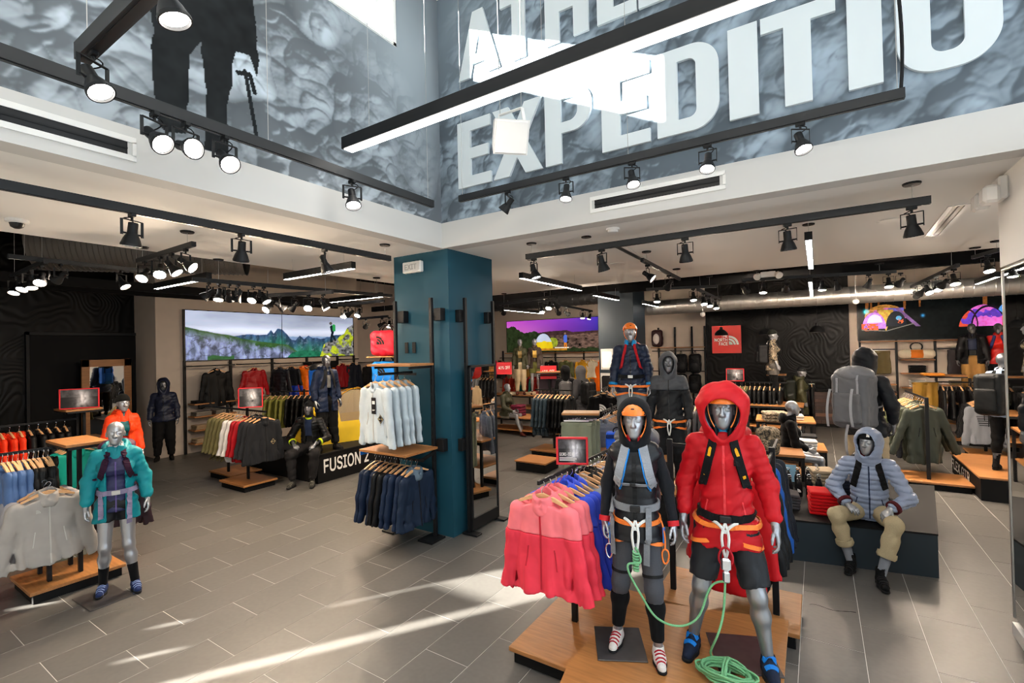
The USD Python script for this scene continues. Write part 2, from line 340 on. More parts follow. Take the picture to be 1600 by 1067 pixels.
# left mural: ice blocks and the legs of a climber with an ice axe, all one print
Y0, Y1, Z0, Z1 = .2, 4.74, ZB, 7.0
m, a, b = grid_panel((XW+.004, Y0, Z0), (0, Y1-Y0, 0), (0, 0, Z1-Z0), 560, 360); y, z = Y0+a*(Y1-Y0), Z0+b*(Z1-Z0)
g = ice_field(y*.85, z*.85, 560, 360, 3)
fade = np.clip((y-2.9)/1.6+(z-5.4)/1.6, 0, 1); g = g*(1-fade)+.30*fade
wob = (meshkit.fbm(np.stack([y*7, z*7, 0*y], 1), 3, 8)-.5)*.05
man = poly_in(y+wob, z+wob*.6, [(1.5, 7.0), (1.50, 5.5), (1.53, 5.05), (1.545, 4.6), (1.555, 4.17), (1.62, 4.12), (1.755, 4.16), (1.77, 4.5), (1.80, 4.8), (1.885, 4.95), (1.90, 4.6), (1.905, 4.3), (1.87, 4.08), (2.06, 4.08), (2.07, 4.5), (2.12, 4.85), (2.14, 5.0), (2.25, 5.02), (2.31, 4.86), (2.34, 5.02), (2.32, 5.3), (2.27, 5.7), (2.2, 6.2), (2.05, 7.0)])
axe = (seg_d(y, z, [(2.22, 4.87), (2.30, 4.4), (2.31, 4.33)]) < .018) | (seg_d(y, z, [(2.16, 4.83), (2.26, 4.86), (2.30, 4.72)]) < .02)
g = np.where(man | axe, .006+.014*meshkit.fbm(np.stack([y*9, z*9, 0*y], 1), 3, 2), (g*.58+.085))
(V, F) = m; keep = ~((V[F][:, :, 2].max(1) > 6.0) & (V[F][:, :, 1].min(1) < 4.0) & (V[F][:, :, 2].min(1) < 6.82))
obj('mural', (V, F[keep]), 'mural_print', w1, tint=duo(g), smooth=False, label='grey print of tumbled ice with a climber seen from the waist down')
# right mural
X0, X1 = XW, 1.75
m, a, b = grid_panel((X0, YW-.004, Z0), (X1-X0, 0, 0), (0, 0, Z1-Z0), 640, 320); x, z = X0+a*(X1-X0), Z0+b*(Z1-Z0)
g = ice_field(x*.95+20, z*.95, 640, 320, 11); fade = np.clip(1-(x+4.1)/1.5, 0, 1)*np.clip((z-5.2)/1.2, 0, 1); g = g*(1-fade)+.34*fade
obj('mural', m, 'mural_print', w2, tint=duo(g*.52+.085, .2), label='grey print of a broken ice field')

# raised lettering on the right mural
def P_(*p): return Polygon(p)
def letter(c, w, h=1.0, s=.2):
    """A bold condensed capital: w wide, h high, stems s."""
    B = lambda x0, y0, x1, y1: sbox(x0, y0, x1, y1); t = .16*h
    def rr(x0, y0, x1, y1, r): return sbox(x0+r, y0+r, x1-r, y1-r).buffer(r, 16)
    if c == 'E': return unary_union([B(0, 0, s, h), B(0, 0, w, t), B(0, h-t, w, h), B(0, h*.5-t/2, w*.93, h*.5+t/2)])
    if c == 'X': return unary_union([P_((0, 0), (s*1.12, 0), (w, h), (w-s*1.12, h)), P_((w-s*1.12, 0), (w, 0), (s*1.12, h), (0, h))])
    if c == 'I': return B(0, 0, s, h)
    if c == 'T': return unary_union([B(0, h-t*1.05, w, h), B(w/2-s/2, 0, w/2+s/2, h)])
    if c == 'H': return unary_union([B(0, 0, s, h), B(w-s, 0, w, h), B(0, h*.5-t*.55, w, h*.5+t*.55)])
    if c == 'L': return unary_union([B(0, 0, s, h), B(0, 0, w, t)])
    if c == 'A': return unary_union([P_((0, 0), (s, 0), (w/2+s*.35, h), (w/2-s*.45, h)), P_((w-s, 0), (w, 0), (w/2+s*.45, h), (w/2-s*.35, h)), B(w*.25, h*.2, w*.75, h*.2+t*.8)])
    if c == 'N': return unary_union([B(0, 0, s, h), B(w-s, 0, w, h), P_((0, h), (s, h), (w, 0), (w-s, 0))])
    if c == 'O': return rr(0, -.02*h, w, 1.02*h, w*.42).difference(rr(s, .14*h, w-s, .86*h, (w-2*s)*.42))
    if c == 'D': return rr(0, 0, w, h, w*.42).union(B(0, 0, w*.45, h)).difference(rr(s, t, w-s, h-t, (w-2*s)*.42).union(B(s, t, max(s+.01, w*.5), h-t)))
    if c == 'P': return unary_union([B(0, 0, s, h), rr(0, h*.4, w, h, h*.26).union(B(0, h*.4, w*.4, h)).difference(rr(s, h*.4+t*.9, w-s, h-t*.9, h*.12).union(B(s, h*.4+t*.9, w*.5, h-t*.9)))])
    if c == 'S': return unary_union([B(0, h-t, w, h), B(0, h*.42, w, h*.42+t), B(0, 0, w, t), B(0, h*.42, s, h), B(w-s, 0, w, h*.5)]).buffer(.03*h).buffer(-.03*h)
sg = thing('wall_lettering', 'raised white capital letters spelling two lines across the ice mural', 'lettering')
row2 = [('E', 719, 770), ('X', 774, 850), ('P', 855, 927), ('E', 943, 1018), ('D', 1029, 1126), ('I', 1141, 1187), ('T', 1192, 1309), ('I', 1326, 1380), ('O', 1402, 1567)]
wx = lambda p, z: at_y(p, 533.5-FPX*0, YW)[0]
def xcol(px, z):     # where the picture column px meets the right mural at height z
    lo, hi = -4.6, 2.5
    for _ in range(40):
        mid = (lo+hi)/2; d = np.array([mid, YW, z])-EYE; lo, hi = (mid, hi) if 800+FPX*(d@CR)/(d@CF) < px else (lo, mid)
    return mid
for c, a, b in row2:
    x0, x1 = xcol(a, 4.47), xcol(b, 4.47); s = min(.2, (x1-x0)*.48) if c != 'I' else x1-x0
    obj('letter', placed(extr(letter(c, x1-x0, .82, s), .03), (x0, YW-.004, 4.455), (1, 0, 0), (0, 0, 1)), 'letter_white', sg)
x0 = -3.72
for c, w in zip('ATHLETE', (.62, .5, .52, .42, .44, .5, .44)):
    obj('letter', placed(extr(letter(c, w, .8, .175), .03), (x0, YW-.004, 5.80), (1, 0, 0), (0, 0, 1)), 'letter_white', sg); x0 += w+(.02 if c in 'AL' else .1)

# upper window in the left mural wall
wn = struct('window_1', cat_([bx((XW-.2, .25, 6.01), (XW+.01, 3.99, 6.04)), bx((XW-.2, .25, 6.77), (XW+.01, 3.99, 6.8)), bx((XW-.2, 3.95, 6.01), (XW+.01, 3.99, 6.8)), bx((XW-.2, .25, 6.01), (XW+.01, .29, 6.8)), bx((XW-.16, 3.78, 6.04), (XW-.1, 3.83, 6.77))]), 'white_plastic')
n = {'tr': ('transparent_bsdf', {}), 'gl': ('glossy_bsdf', dict(roughness=.0)), 'mx': ('mix_closure', dict(fac=.05))}
MAT['pane'] = usdkit.material(stage, '/World/Looks/pane', n, [('tr.BSDF', 'mx.closure1'), ('gl.BSDF', 'mx.closure2')], surface='mx.closure')
obj('pane', bx((XW-.135, .29, 6.04), (XW-.127, 3.95, 6.77)), 'pane', wn)

# soffit (the low white ceiling round the atrium), open black ceiling behind it, atrium ceiling with light wells
cl = struct('ceiling', cat_([bx((-7.0, -2.6, ZS), (XW-.2, 9.8, ZS+.2)), bx((XW-.2, YW+.2, ZS), (5.0, 9.8, ZS+.2))]), 'plaster_white')
obj('open_ceiling', cat_([bx((-16, -2.6, 5.0), (-7.0, 17, 5.1)), bx((-7.0, 9.8, 5.0), (5, 17, 5.1)), bx((-7.03, -2.6, ZS+.02), (-7.0, 9.83, 5.0)), bx((-7.03, 9.8, ZS+.02), (5, 9.83, 5.0))]), 'dark_ceiling', cl)
wells = [(-3.4, -1.9), (-1.6, -.1), (.2, 1.7), (2.0, 3.5)]; rows = [(-1.6, -.3), (.1, 1.4), (1.8, 3.1)]
prev, bits = XW-.3, []
for x0, x1 in wells+[(5.0, 5.2)]:
    bits.append(bx((prev, -2.6, ZT), (x0, YW+.3, ZT+.06)))
    if x1 < 5.1:
        yy = -2.6
        for y0, y1 in rows+[(YW+.3, 9)]:
            bits.append(bx((x0, yy, ZT), (x1, y0, ZT+.06))); yy = y1
            if y1 < 8: bits += [bx((x0-.04, y0-.04, ZT), (x0, y1+.04, ZT+.8)), bx((x1, y0-.04, ZT), (x1+.04, y1+.04, ZT+.8)), bx((x0, y0-.04, ZT), (x1, y0, ZT+.8)), bx((x0, y1, ZT), (x1, y1+.04, ZT+.8))]
    prev = x1
obj('atrium_ceiling', cat_(bits), 'plaster_white', cl)
# outer walls: the street front behind the viewer has slits of sun, the east side is glazed
def wall_holes(axis, at, t, lo, hi, z0, z1, holes):
    bits, xs = [], sorted({lo, hi, *[h[0] for h in holes], *[h[1] for h in holes]})
    for a, b in zip(xs[:-1], xs[1:]):
        hs = sorted((h[2], h[3]) for h in holes if h[0] <= a+1e-6 and h[1] >= b-1e-6); z = z0
        for p, q in hs+[(z1, z1)]:
            if p > z+1e-6: bits.append(bx((a, at, z), (b, at+t, p)) if axis == 'y' else bx((at, a, z), (at+t, b, p)))
            z = max(z, q)
    return cat_(bits)
slits = [(-7.98, -7.27, 2.28, 2.75), (-7.27, -7.12, .95, 2.75), (-8.02, -7.98, 1.98, 2.5), (-7.83, -7.76, 1.50, 1.62), (-8.4, -8.33, 1.62, 1.70), (-9.6, -9.5, 1.42, 1.52)]
struct('wall_front', wall_holes('y', -2.8, .015, -16, 5.2, -.1, ZT+.1, slits), 'plaster_white')
wins = [(-2.2, .9, .4, 6.6), (1.1, 4.3, .4, 6.6)]
struct('wall_east', wall_holes('x', 5.0, .2, -2.8, 17, -.1, ZT+.1, wins), 'plaster_white')
for k, (a, b, c, d) in enumerate(wins):
    w_ = struct(f'window_{k+2}', cat_([bx((5.02, a, c), (5.12, a+.05, d)), bx((5.02, b-.05, c), (5.12, b, d)), bx((5.02, a, c), (5.12, b, c+.05)), bx((5.02, a, d-.05), (5.12, b, d)), bx((5.04, a, 3.4), (5.1, b, 3.46))]), 'black_metal')
struct('wall_back', cat_([bx((-16, YB, -.1), (-3.06, YB+.2, 5.1)), bx((.77, YB, -.1), (5.2, YB+.2, 5.1))]), 'plaster_beige')
struct('wall_dark', bx((-3.06, YB-.05, -.1), (.77, YB+.2, 5.1)), 'contour_black')
struct('wall_screen', bx((XB-1.2, 4.97, -.1), (XB, 10.86, 5.1)), 'plaster_beige')
struct('wall_recess', bx((XB-1.2, 10.86, -.1), (XB-.9, 17, 5.1)), 'plaster_beige')
struct('wall_west', bx((XB-1.5, -2.8, -.1), (XB-1.2, 5.2, 5.1)), 'contour_black')
struct('column_beige', bx((-9.1, .10, 0), (-8.75, .66, 5.0)), 'plaster_beige')
# ================================================================ column in the atrium's corner
pc = struct('pillar', bx((-5.02, 4.79, 0), (-4.03, 5.79, ZS)), 'teal_paint')

# ================================================================ lamps
def spotlight(P, aim, label, group, s=1.0, on=True, yaw=0.0, cable=True, lens='lens_glow'):
    """A track spotlight hanging at P (underside of its track), its lens pointing along aim."""
    aim = np.asarray(aim, float)/np.linalg.norm(aim); t = thing('track_spotlight', label, 'spotlight', P, 0, group)
    obj('track_adapter', cat_([bbx((-.035*s, -.016*s, -.03*s), (.035*s, .016*s, 0), .004), tube([(0, 0, -.03*s), (0, 0, -.055*s)], .009*s)]), 'black_metal', t)
    c = np.array([0, 0, -.155*s]); h = aim.copy(); h[2] = 0
    h = h/np.linalg.norm(h) if np.linalg.norm(h) > .05 else np.array([math.cos(yaw), math.sin(yaw), 0]); sx = np.array([-h[1], h[0], 0])
    w, top, low = .075*s, -.055*s, -.17*s
    obj('yoke', cat_([bar(sx*-w+[0, 0, top], sx*w+[0, 0, top], .018*s, .005*s)]+[bar(sx*w*k+[0, 0, top+.002], sx*w*k+[0, 0, low], .005*s, .018*s) for k in (-1, 1)]+[rod(sx*w*k+[0, 0, -.155*s], sx*.035*k*s+[0, 0, -.155*s], .007*s, 6) for k in (-1, 1)]), 'black_metal', t)
    hs = obj('lamp_housing', lathe([(0, -.085*s), (.026*s, -.085*s), (.031*s, -.08*s), (.032*s, -.01*s), (.036*s, 0), (.052*s, .035*s), (.063*s, .07*s), (.066*s, .075*s), (.066*s, .09*s), (.060*s, .09*s), (.058*s, .074*s), (0, .074*s)], 20, aim, c), 'black_metal', t, smooth=40)
    obj('lens', lathe([(.057*s, .076*s), (.03*s, .08*s), (0, .081*s)], 18, aim, c), lens if on else 'grey_plastic', t)
    if cable: obj('cable', tube(smooth_curve([(0, 0, -.03*s), sx*.05*s+[0, 0, -.05*s], c-aim*.1*s+sx*.03*s, c-aim*.08*s], 10), .004*s, 5), 'black_rubber', t)
def track(name_desc, a, b, group, w=.05, h=.06, hang=None, z_top=ZS):
    t = thing('lighting_track', name_desc, 'lighting track', (np.asarray(a)+b)/2); c = (np.asarray(a, float)+b)/2
    obj('rail', bar(a-c, b-c, w, h), 'track_metal', t); obj('slot', moved(bar((a-c)*.995, (b-c)*.995, w*.5, .006), (0, 0, -h/2-.001)), 'black_plastic', t)
    for p in (hang or []):
        q = np.asarray(a)+(np.asarray(b, float)-a)*p-c; top = z_top-c[2]
        obj('suspension_wire', rod(q+[0, 0, h/2], (q[0], q[1], top-.01), .0025, 5), 'galvanised', t)
        if z_top == ZS: obj('canopy', lathe([(0, top-.02), (.06, top-.018), (.065, top-.008), (.065, top), (0, top)], 18, (0, 0, 1), (q[0], q[1], 0)), 'black_metal', t)
    return t
def along(a, b, px):     # the point between a and b seen in picture column px
    a, b = np.asarray(a, float), np.asarray(b, float); lo, hi = -.2, 1.2
    col = lambda t: 800+FPX*(((a+(b-a)*t-EYE)@CR)/((a+(b-a)*t-EYE)@CF)); up = col(1) > col(0)
    for _ in range(40):
        m = (lo+hi)/2; lo, hi = (m, hi) if (col(m) < px) == up else (lo, m)
    return a+(b-a)*lo
def to_cam(P, dz=0.0): d = EYE-P; d[2] += dz; return d
TOW = lambda P, down=.6: (lambda d: np.array([d[0], d[1], 0])/np.hypot(d[0], d[1])+[0, 0, -down])(EYE-P)   # towards the viewer and down
A_, B_ = np.array([-3.7, -1.0, 4.12]), np.array([-3.7, 4.15, 4.12])
track('long black track hung in front of the climber mural', A_, B_, None, .05, .08, (.3, .62, .985), ZT)
for i, (px, aim) in enumerate(((241, (.9, .25, -.75)), (290, (.95, .1, -.35)), (351, (.85, .0, -.7)), (550, (.5, -.25, -1.2)))):
    P = along(A_, B_, px)+[0, 0, -.04]; spotlight(P, aim, f'black track spotlight, {ORD[i]} from the left on the track before the climber mural', None, 1.1)
A_, B_ = np.array([-3.33, .93, 4.10]), np.array([-1.8, .93, 4.10])
track('short heavy black track above the climber mural at upper left', A_, B_, None, .07, .09, (.05,), ZT)
spotlight(along(A_, B_, 145)+[0, 0, -.04], (.45, .2, -.75), 'black spotlight at the left end of the short upper track', None, 1.0)
spotlight(along(A_, B_, 262)+[0, 0, .02], (.2, .2, -.9), 'black spotlight cut off by the top of the frame, on the short upper track', None, 1.0)
A_, B_ = np.array([-3.42, 4.3, 4.165]), np.array([.56, 4.3, 4.165])
tr = track('long black track hung below the EXPEDITIO lettering', A_, B_, None, .05, .07, (.01, .5, .99), ZT)
obj('feed_cable', tube(smooth_curve([(1.97, 0, .03), (1.985, .01, .4), (1.96, 0, .9), (1.97, 0, 2.8)], 20), .012, 6), 'black_rubber', tr)
for i, (px, aim) in enumerate(((793, (-.5, -.1, -.55)), (884, (.05, -.3, -1)), (987, (.25, -.35, -1)), (1105, (.0, -.45, -1)), (1250, (.25, -.35, -1)))):
    spotlight(along(A_, B_, px)+[0, 0, -.035], aim, f'black track spotlight, {ORD[i]} from the left on the track under the lettering', None, .95)
A_, B_ = np.array([-4.47, -1.0, 3.59]), np.array([-4.47, 4.2, 3.59])
track('long black track under the left soffit, ending at the teal pillar', A_, B_, None, .05, .065, (.3, .985))
for i, (px, aim) in enumerate(((206, (-.15, -.05, -1)), (377, (-.35, .1, -1)), (507, (.2, .3, -1)))):
    spotlight(along(A_, B_, px)+[0, 0, -.03], aim, f'black spotlight, {ORD[i]} from the left on the track under the left soffit', None, 1.05)
A_, B_ = np.array([-3.08, 5.2, 3.59]), np.array([.82, 5.2, 3.59])
track('long black track under the right soffit, right of the teal pillar', A_, B_, None, .05, .065, (.02, .97))
for i, (px, aim) in enumerate(((834, (.3, .0, -1)), (940, (.15, .3, -1)), (1070, (0, .3, -1)), (1230, (.05, .15, -1)), (1424, (.1, .2, -1)))):
    spotlight(along(A_, B_, px)+[0, 0, -.03], aim, f'black spotlight, {ORD[i]} from the left on the track under the right soffit', None, 1.05)
# short tracks deeper in the shop: (end, end in the picture, height, description, heads: (picture column, aim))
dn = (0, 0, -1)
for k, (e0, e1, z, desc, heads) in enumerate([
    ((1003, 406), (1062, 436), 3.6, 'short black track running back under the right soffit', ((1012, dn), (1045, dn))),
    ((215, 408), (303, 381), 3.6, 'short black track under the left soffit above the orange jackets', ((226, (.5, -.6, -.8)), (250, (.6, -.3, -.7)), (268, (.5, .4, -.8)), (290, (.7, .5, -.6)))),
    ((18, 432), (72, 408), 3.6, 'short slanting black track at the far left', ((24, (.4, -.3, -1)), (38, (.4, -.4, -.9)), (48, (.4, 0, -1)), (64, (.6, -.3, -.8)))),
    ((12, 400), (232, 424), 3.62, 'black track along the edge of the left soffit', ((95, dn), (190, (.5, .3, -.8)))),
    ((300, 436), (612, 462), 3.45, 'long black track in front of the mountain screen', ((326, dn), (342, (.3, -.3, -1)), (358, dn), (372, (-.3, -.3, -1)), (396, (.4, -.6, -.8)), (412, (.5, .2, -.8)))),
    ((408, 462), (520, 456), 3.35, 'short black track hung before the mountain screen', ((420, dn), (437, dn), (460, dn), (482, (.5, -.5, -.7)), (505, (.4, .3, -.8)))),
    ((560, 498), (606, 494), 3.25, 'small black track by the red exit sign', ((572, dn), (597, dn), (608, (.4, -.5, -.8)))),
    ((520, 478), (600, 470), 3.4, 'small black track left of the teal pillar', ((538, (.2, -.5, -.9)), (547, dn), (560, (.2, -.6, -.9)))),
    ((840, 470), (925, 486), 3.5, 'black track before the camping screen', ((846, (.3, -.4, -.9)), (872, dn), (885, dn), (910, (.1, -.3, -1)), (921, (-.2, -.3, -1)))),
    ((780, 476), (870, 462), 3.5, 'black track above the jackets under the camping screen', ((786, dn), (858, (.1, -.6, -.8)), (868, dn))),
    ((1010, 452), (1120, 447), 3.55, 'black track crossing before the spiral duct', ((1026, (.1, -.3, -1)), (1083, (.1, -.3, -1)))),
    ((1090, 452), (1125, 468), 3.5, 'short black track receding towards the black wall', ((1099, (.2, -.4, -1)), (1108, (.2, -.4, -1)), (1118, (.2, -.4, -1)))),
    ((1160, 437), (1400, 424), 3.6, 'long black track below the spiral duct', ((1163, dn), (1192, (.0, -.3, -1)), (1228, dn), (1284, (0, -.2, -1)), (1307, (.2, .3, -.8)), (1357, (-.3, .2, -.8)), (1388, (0, -.3, -1)), (1407, dn))),
    ((1424, 448), (1497, 414), 3.5, 'short slanting black track before the night camp screen', ((1430, dn), (1440, dn), (1449, (.2, -.5, -.8)), (1462, (.2, -.5, -.8)), (1474, dn), (1490, (.1, -.4, -1)))),
    ((1520, 402), (1562, 390), 3.62, 'black track running out behind the tall mirror', ((1543, (.1, -.4, -1)),)),
]):
    A_, B_ = at_z(*e0, z), at_z(*e1, z); long_ = np.linalg.norm(B_-A_) > 2
    track(desc, A_, B_, None, .045, .05, (.1, .9), 4.99 if A_[0] < -7 or A_[1] > 9.8 else ZS)
    what = desc.replace('long ', '').replace('short ', '').replace('small ', '').replace('slanting ', '').replace('black ', '')
    for i, (px, aim) in enumerate(heads):
        if aim is dn: q = 2.4*i+k; aim = (.4*math.cos(q), .85, -.5) if A_[1] > 8.5 else ((-.85, .4*math.cos(q), -.5) if A_[0] < -7.5 else (.75*math.cos(q), .75*math.sin(q), -.6))
        spotlight(along(A_, B_, px)+[0, 0, -.025], aim, f'small black spotlight, {ORD[i]} along the {what}', None, 1.0, cable=False, lens='rear_lens_glow' if A_[1] > 9 else ('dim_lens_glow' if A_[0] < -7.2 and A_[1] < 3.2 or k == 0 else ('left_lens_glow' if A_[0] < -5 else 'warm_lens_glow')))
def linear_lamp(a, b, label, w=.07, h=.085, top=ZS, wires=(.12, .88)):
    a, b = np.asarray(a, float), np.asarray(b, float); c = (a+b)/2; t = thing('linear_lamp', label, 'linear lamp', c)
    obj('lamp_body', bar(a-c, b-c, w, h), 'black_metal', t); obj('diffuser', moved(bar((a-c)*.992, (b-c)*.992, w*.8, .008), (0, 0, -h/2-.003)), 'tube_glow', t)
    for p in wires: q = (a-c)+(b-a)*p; obj('suspension_wire', rod(q+[0, 0, h/2], (q[0], q[1], top-c[2]-.01), .002, 5), 'galvanised', t)
linear_lamp((-3.75, 3.0, 4.42), (1.6, 3.0, 4.42), 'long black pendant bar lamp hanging across the atrium', .12, .11, ZT, (.06, .4, .8))
for e0, e1, what in (((-6.3, 3.95, 3.52), (-4.85, 3.95, 3.52), 'short pendant bar lamp left of the pillar, under the soffit'), ((-8.6, 3.25, 3.52), (-6.95, 3.25, 3.52), 'pendant bar lamp above the mountain screen, at its left'),
        ((-3.7, 6.07, 3.52), (-3.7, 8.2, 3.52), 'pendant bar lamp just right of the pillar'), ((-.05, 5.75, 3.52), (-.05, 8.1, 3.52), 'bright pendant bar lamp seen end on under the right soffit'),
        ((-.08, 9.9, 3.52), (-.08, 13.2, 3.52), 'thin pendant bar lamp seen end on before the spiral duct'), ((-3.85, 9.2, 3.52), (-3.85, 10.6, 3.52), 'short pendant bar lamp above the dark column'),
        ((-7.25, 10.9, 3.52), (-7.25, 13.2, 3.52), 'pendant bar lamp left of the camping screen, beside the pillar'), ((2.66, 11.5, 3.52), (2.66, 12.8, 3.52), 'pendant bar lamp beside the tall mirror'),
        ((-8.6, 6.4, 3.52), (-7.05, 6.4, 3.52), 'pendant bar lamp above the right part of the mountain screen'), ((-3.7, 12.0, 3.52), (-3.7, 13.9, 3.52), 'pendant bar lamp above the hanging backpacks')):
    linear_lamp(e0, e1, what, top=ZS if e0[1] < 9.8 and e0[0] > -7 else 4.99)

# ================================================================ ducts and ceiling devices
def duct(name, label, a, b, r, pitch, m):
    a, b = np.asarray(a, float), np.asarray(b, float); n = int(np.linalg.norm(b-a)/pitch); u, v, d = basis(b-a); L = np.linalg.norm(b-a); pr = []
    for i in range(n): pr += [(r, i*pitch), (r, (i+.86)*pitch), (r*1.03, (i+.93)*pitch)]
    t = thing(name, label, 'duct', (a+b)/2, kind='structure'); obj('duct_skin', lathe(pr, 28, d, a-(a+b)/2), m, t, smooth=35)
duct('air_duct', 'spiral metal air duct below the open black ceiling', (-4.3, 13.5, 3.47), (4.9, 13.5, 3.47), .2, .16, 'galvanised')
duct('air_duct', 'wide ribbed grey duct hung over the left aisle', (-10.2, 2.3, 4.25), (-8.4, 4.6, 4.25), .42, .07, 'dull_duct')
duct('air_duct', 'dark duct high above the camping screen', (-12.9, 13.6, 3.95), (-5, 13.6, 3.95), .25, .2, 'track_metal')
for k, (a, b) in enumerate((((-13, 1.2, 3.9), (-13, 9.9, 3.9)), ((-12.8, 11.2, 3.85), (4.8, 11.2, 3.85)), ((-10.8, -1, 3.75), (-10.8, 9, 3.75)), ((-3.8, 10.6, 3.72), (4.8, 10.6, 3.72)))):
    obj('ceiling_beam', bar(a, b, .12, .16), 'dark_ceiling', kind='structure')
def slot_vent(a, b, n, label):      # a linear air slot: a is one end on the face, n the outward normal
    a, b, n = (np.asarray(q, float) for q in (a, b, n)); c = (a+b)/2; t = thing('air_slot', label, 'air vent', c); d = (b-a)/2; w = np.cross(n, d/np.linalg.norm(d))
    e = d/np.linalg.norm(d)
    f = cat_([hull([s*(d+e*.05)+w*.065*k+w*.02*j*k+n*q for s in (-1, 1) for j in (-1, 1) for q in (0, .008)]) for k in (-1, 1)]+[hull([s*(d+e*.04)+e*.012*j+w*.05*k+n*q for k in (-1, 1) for j in (-1, 1) for q in (0, .008)]) for s in (-1, 1)])
    obj('frame', f, 'white_plastic', t); obj('slot', hull([s*d+w*.05*k+n*q for s in (-1, 1) for k in (-1, 1) for q in (-.004, .002)]), 'black_plastic', t)
    obj('blade', hull([s*d+w*.006*k+n*q for s in (-1, 1) for k in (-1, 1) for q in (0, .006)]), 'black_metal', t)
slot_vent((XW+.004, -.6, 3.92), (XW+.004, 1.38, 3.92), (1, 0, 0), 'long black air slot in the white band under the climber mural')
slot_vent((-1.95, YW-.004, 3.94), (-.72, YW-.004, 3.94), (0, -1, 0), 'long black air slot in the white band under the lettering')
slot_vent((1.22, 6.4, ZS), (1.28, 8.0, ZS), (0, 0, -1), 'slim air slot in the right soffit by the mirror'); slot_vent((-2.2, 5.9, ZS), (-2.24, 7.3, ZS), (0, 0, -1), 'slim air slot in the soffit above the front mannequins')
t = thing('smoke_detector', 'round white smoke detector on the right soffit', 'smoke detector', (-1.9, 5.12, ZS)); obj('base', lathe([(.075, 0), (.075, -.02), (0, -.02)], 20), 'white_plastic', t); obj('sensor_cap', lathe([(.06, -.02), (.055, -.045), (.03, -.052), (0, -.052)], 20), 'white_plastic', t, smooth=40)
t = thing('security_camera', 'white dome security camera on the left soffit', 'security camera', (-6.3, 1.27, ZS)); obj('mount', lathe([(.085, 0), (.085, -.025), (.07, -.035), (0, -.035)], 20), 'white_plastic', t); obj('dome', lathe([(.055, -.035), (.045, -.07), (.02, -.085), (0, -.088)], 18), 'black_plastic', t, smooth=True)
for p, lab in (((-2.68, 7.39), 'round flush speaker grille in the right soffit'), ((.72, 6.7), 'round flush speaker grille near the right end of the soffit')):
    t = thing('ceiling_speaker', lab, 'speaker', (*p, ZS)); obj('grille', lathe([(.13, 0), (.13, -.006), (.11, -.01), (0, -.01)], 24), 'white_plastic', t)
for p, lab in (((-.05, 6.3), 'black canopy disc above the bright end-on bar lamp'), ((-3.56, 6.15), 'black canopy disc near the bar lamp by the pillar'), ((-2.3, 5.3), 'small dark disc flush in the soffit by the smoke detector'), ((-1.7, 7.9), 'black canopy disc deep in the right soffit'), ((1.9, 7.1), 'black canopy disc near the mirror')):
    obj('ceiling_canopy', lathe([(.06, 0), (.06, -.012), (0, -.016)], 18, (0, 0, 1), (*p, ZS)), 'black_metal', label=lab, cat='ceiling canopy')
# white loudspeaker on wires
t = thing('loudspeaker', 'white box loudspeaker hung on wires before the lettering', 'loudspeaker', (-2.22, 3.5, 4.30)); R = trimesh.transformations.euler_matrix(.55, 0, .75)
def tilt(m): m = m.copy(); m.apply_transform(R); return m
obj('cabinet', tilt(hull([(x*(.13 if y > 0 else .15), y*.12, z*(.10 if y > 0 else .14)) for x in (-1, 1) for y in (-1, 1) for z in (-1, 1)])), 'white_plastic', t)
obj('grille', tilt(bbx((-.14, -.135, -.13), (.14, -.119, .13), .008)), 'white_plastic', t); obj('bracket', cat_([bar((-.17, 0, 0), (-.12, .03, .22), .03, .008), bar((.17, 0, 0), (.12, .03, .22), .03, .008), bar((-.12, .03, .22), (.12, .03, .22), .03, .008), rod((-.17, 0, 0), (.17, 0, 0), .012)]), 'white_plastic', t)
for s in (-1, 1): obj('suspension_wire', rod((s*.11, .03, .22), (s*.13, .05, 2.7), .003, 5), 'galvanised', t)
def text_on(s, h, o, u, v, mat_, parent, w=None, bold=True, name='lettering', depth=.002):
    m = meshkit.text_mesh(s, h, depth, bold); b = m.bounds; m.apply_translation([-b[0, 0], -b[0, 1], 0])
    if w: m.apply_scale([w/np.ptp(m.bounds[:, 0]), 1, 1])
    return obj(name, placed(m, o, u, v), mat_, parent)
# exit signs and emergency lights
t = thing('exit_sign', 'white emergency exit box high on the teal pillar', 'exit sign', (-4.62, 4.79, 3.57)); obj('housing', bbx((-.17, -.07, -.075), (.17, 0, .075), .012), 'white_plastic', t); text_on('EXIT', .07, (-.12, -.0705, -.035), (1, 0, 0), (0, 0, 1), 'grey_plastic', t)
t = thing('exit_sign', 'small red lit exit sign between the mountain screen and the pillar', 'exit sign', at_y(603, 487, 14.0)); obj('housing', bbx((-.2, 0, -.14), (.2, .06, .14), .01), 'black_plastic', t)
glow('exit_red', (1, .05, .03), 1.6); obj('face', bx((-.18, -.004, -.12), (.18, 0, .12)), 'exit_red', t); text_on('EXIT', .12, (-.14, -.006, -.06), (1, 0, 0), (0, 0, 1), 'white_plastic', t)
t = thing('emergency_light', 'white twin head emergency light on the edge of the soffit', 'emergency light', (-.72, 9.76, 3.66)); obj('housing', bbx((-.12, -.03, -.05), (.12, .03, .05), .01), 'white_plastic', t)
for s in (-1, 1): obj('lamp_head', lathe([(0, -.05), (.05, -.05), (.065, .02), (.06, .03), (0, .03)], 16, (s*.4, -.8, -.5), (s*.17, -.03, -.03)), 'white_plastic', t, smooth=40)
t = thing('emergency_light', 'white twin head emergency light on the beige column above the mirror', 'emergency light', (1.30, 5.36, 3.62)); obj('housing', bbx((-.06, -.1, -.08), (0, .1, .1), .012), 'white_plastic', t)
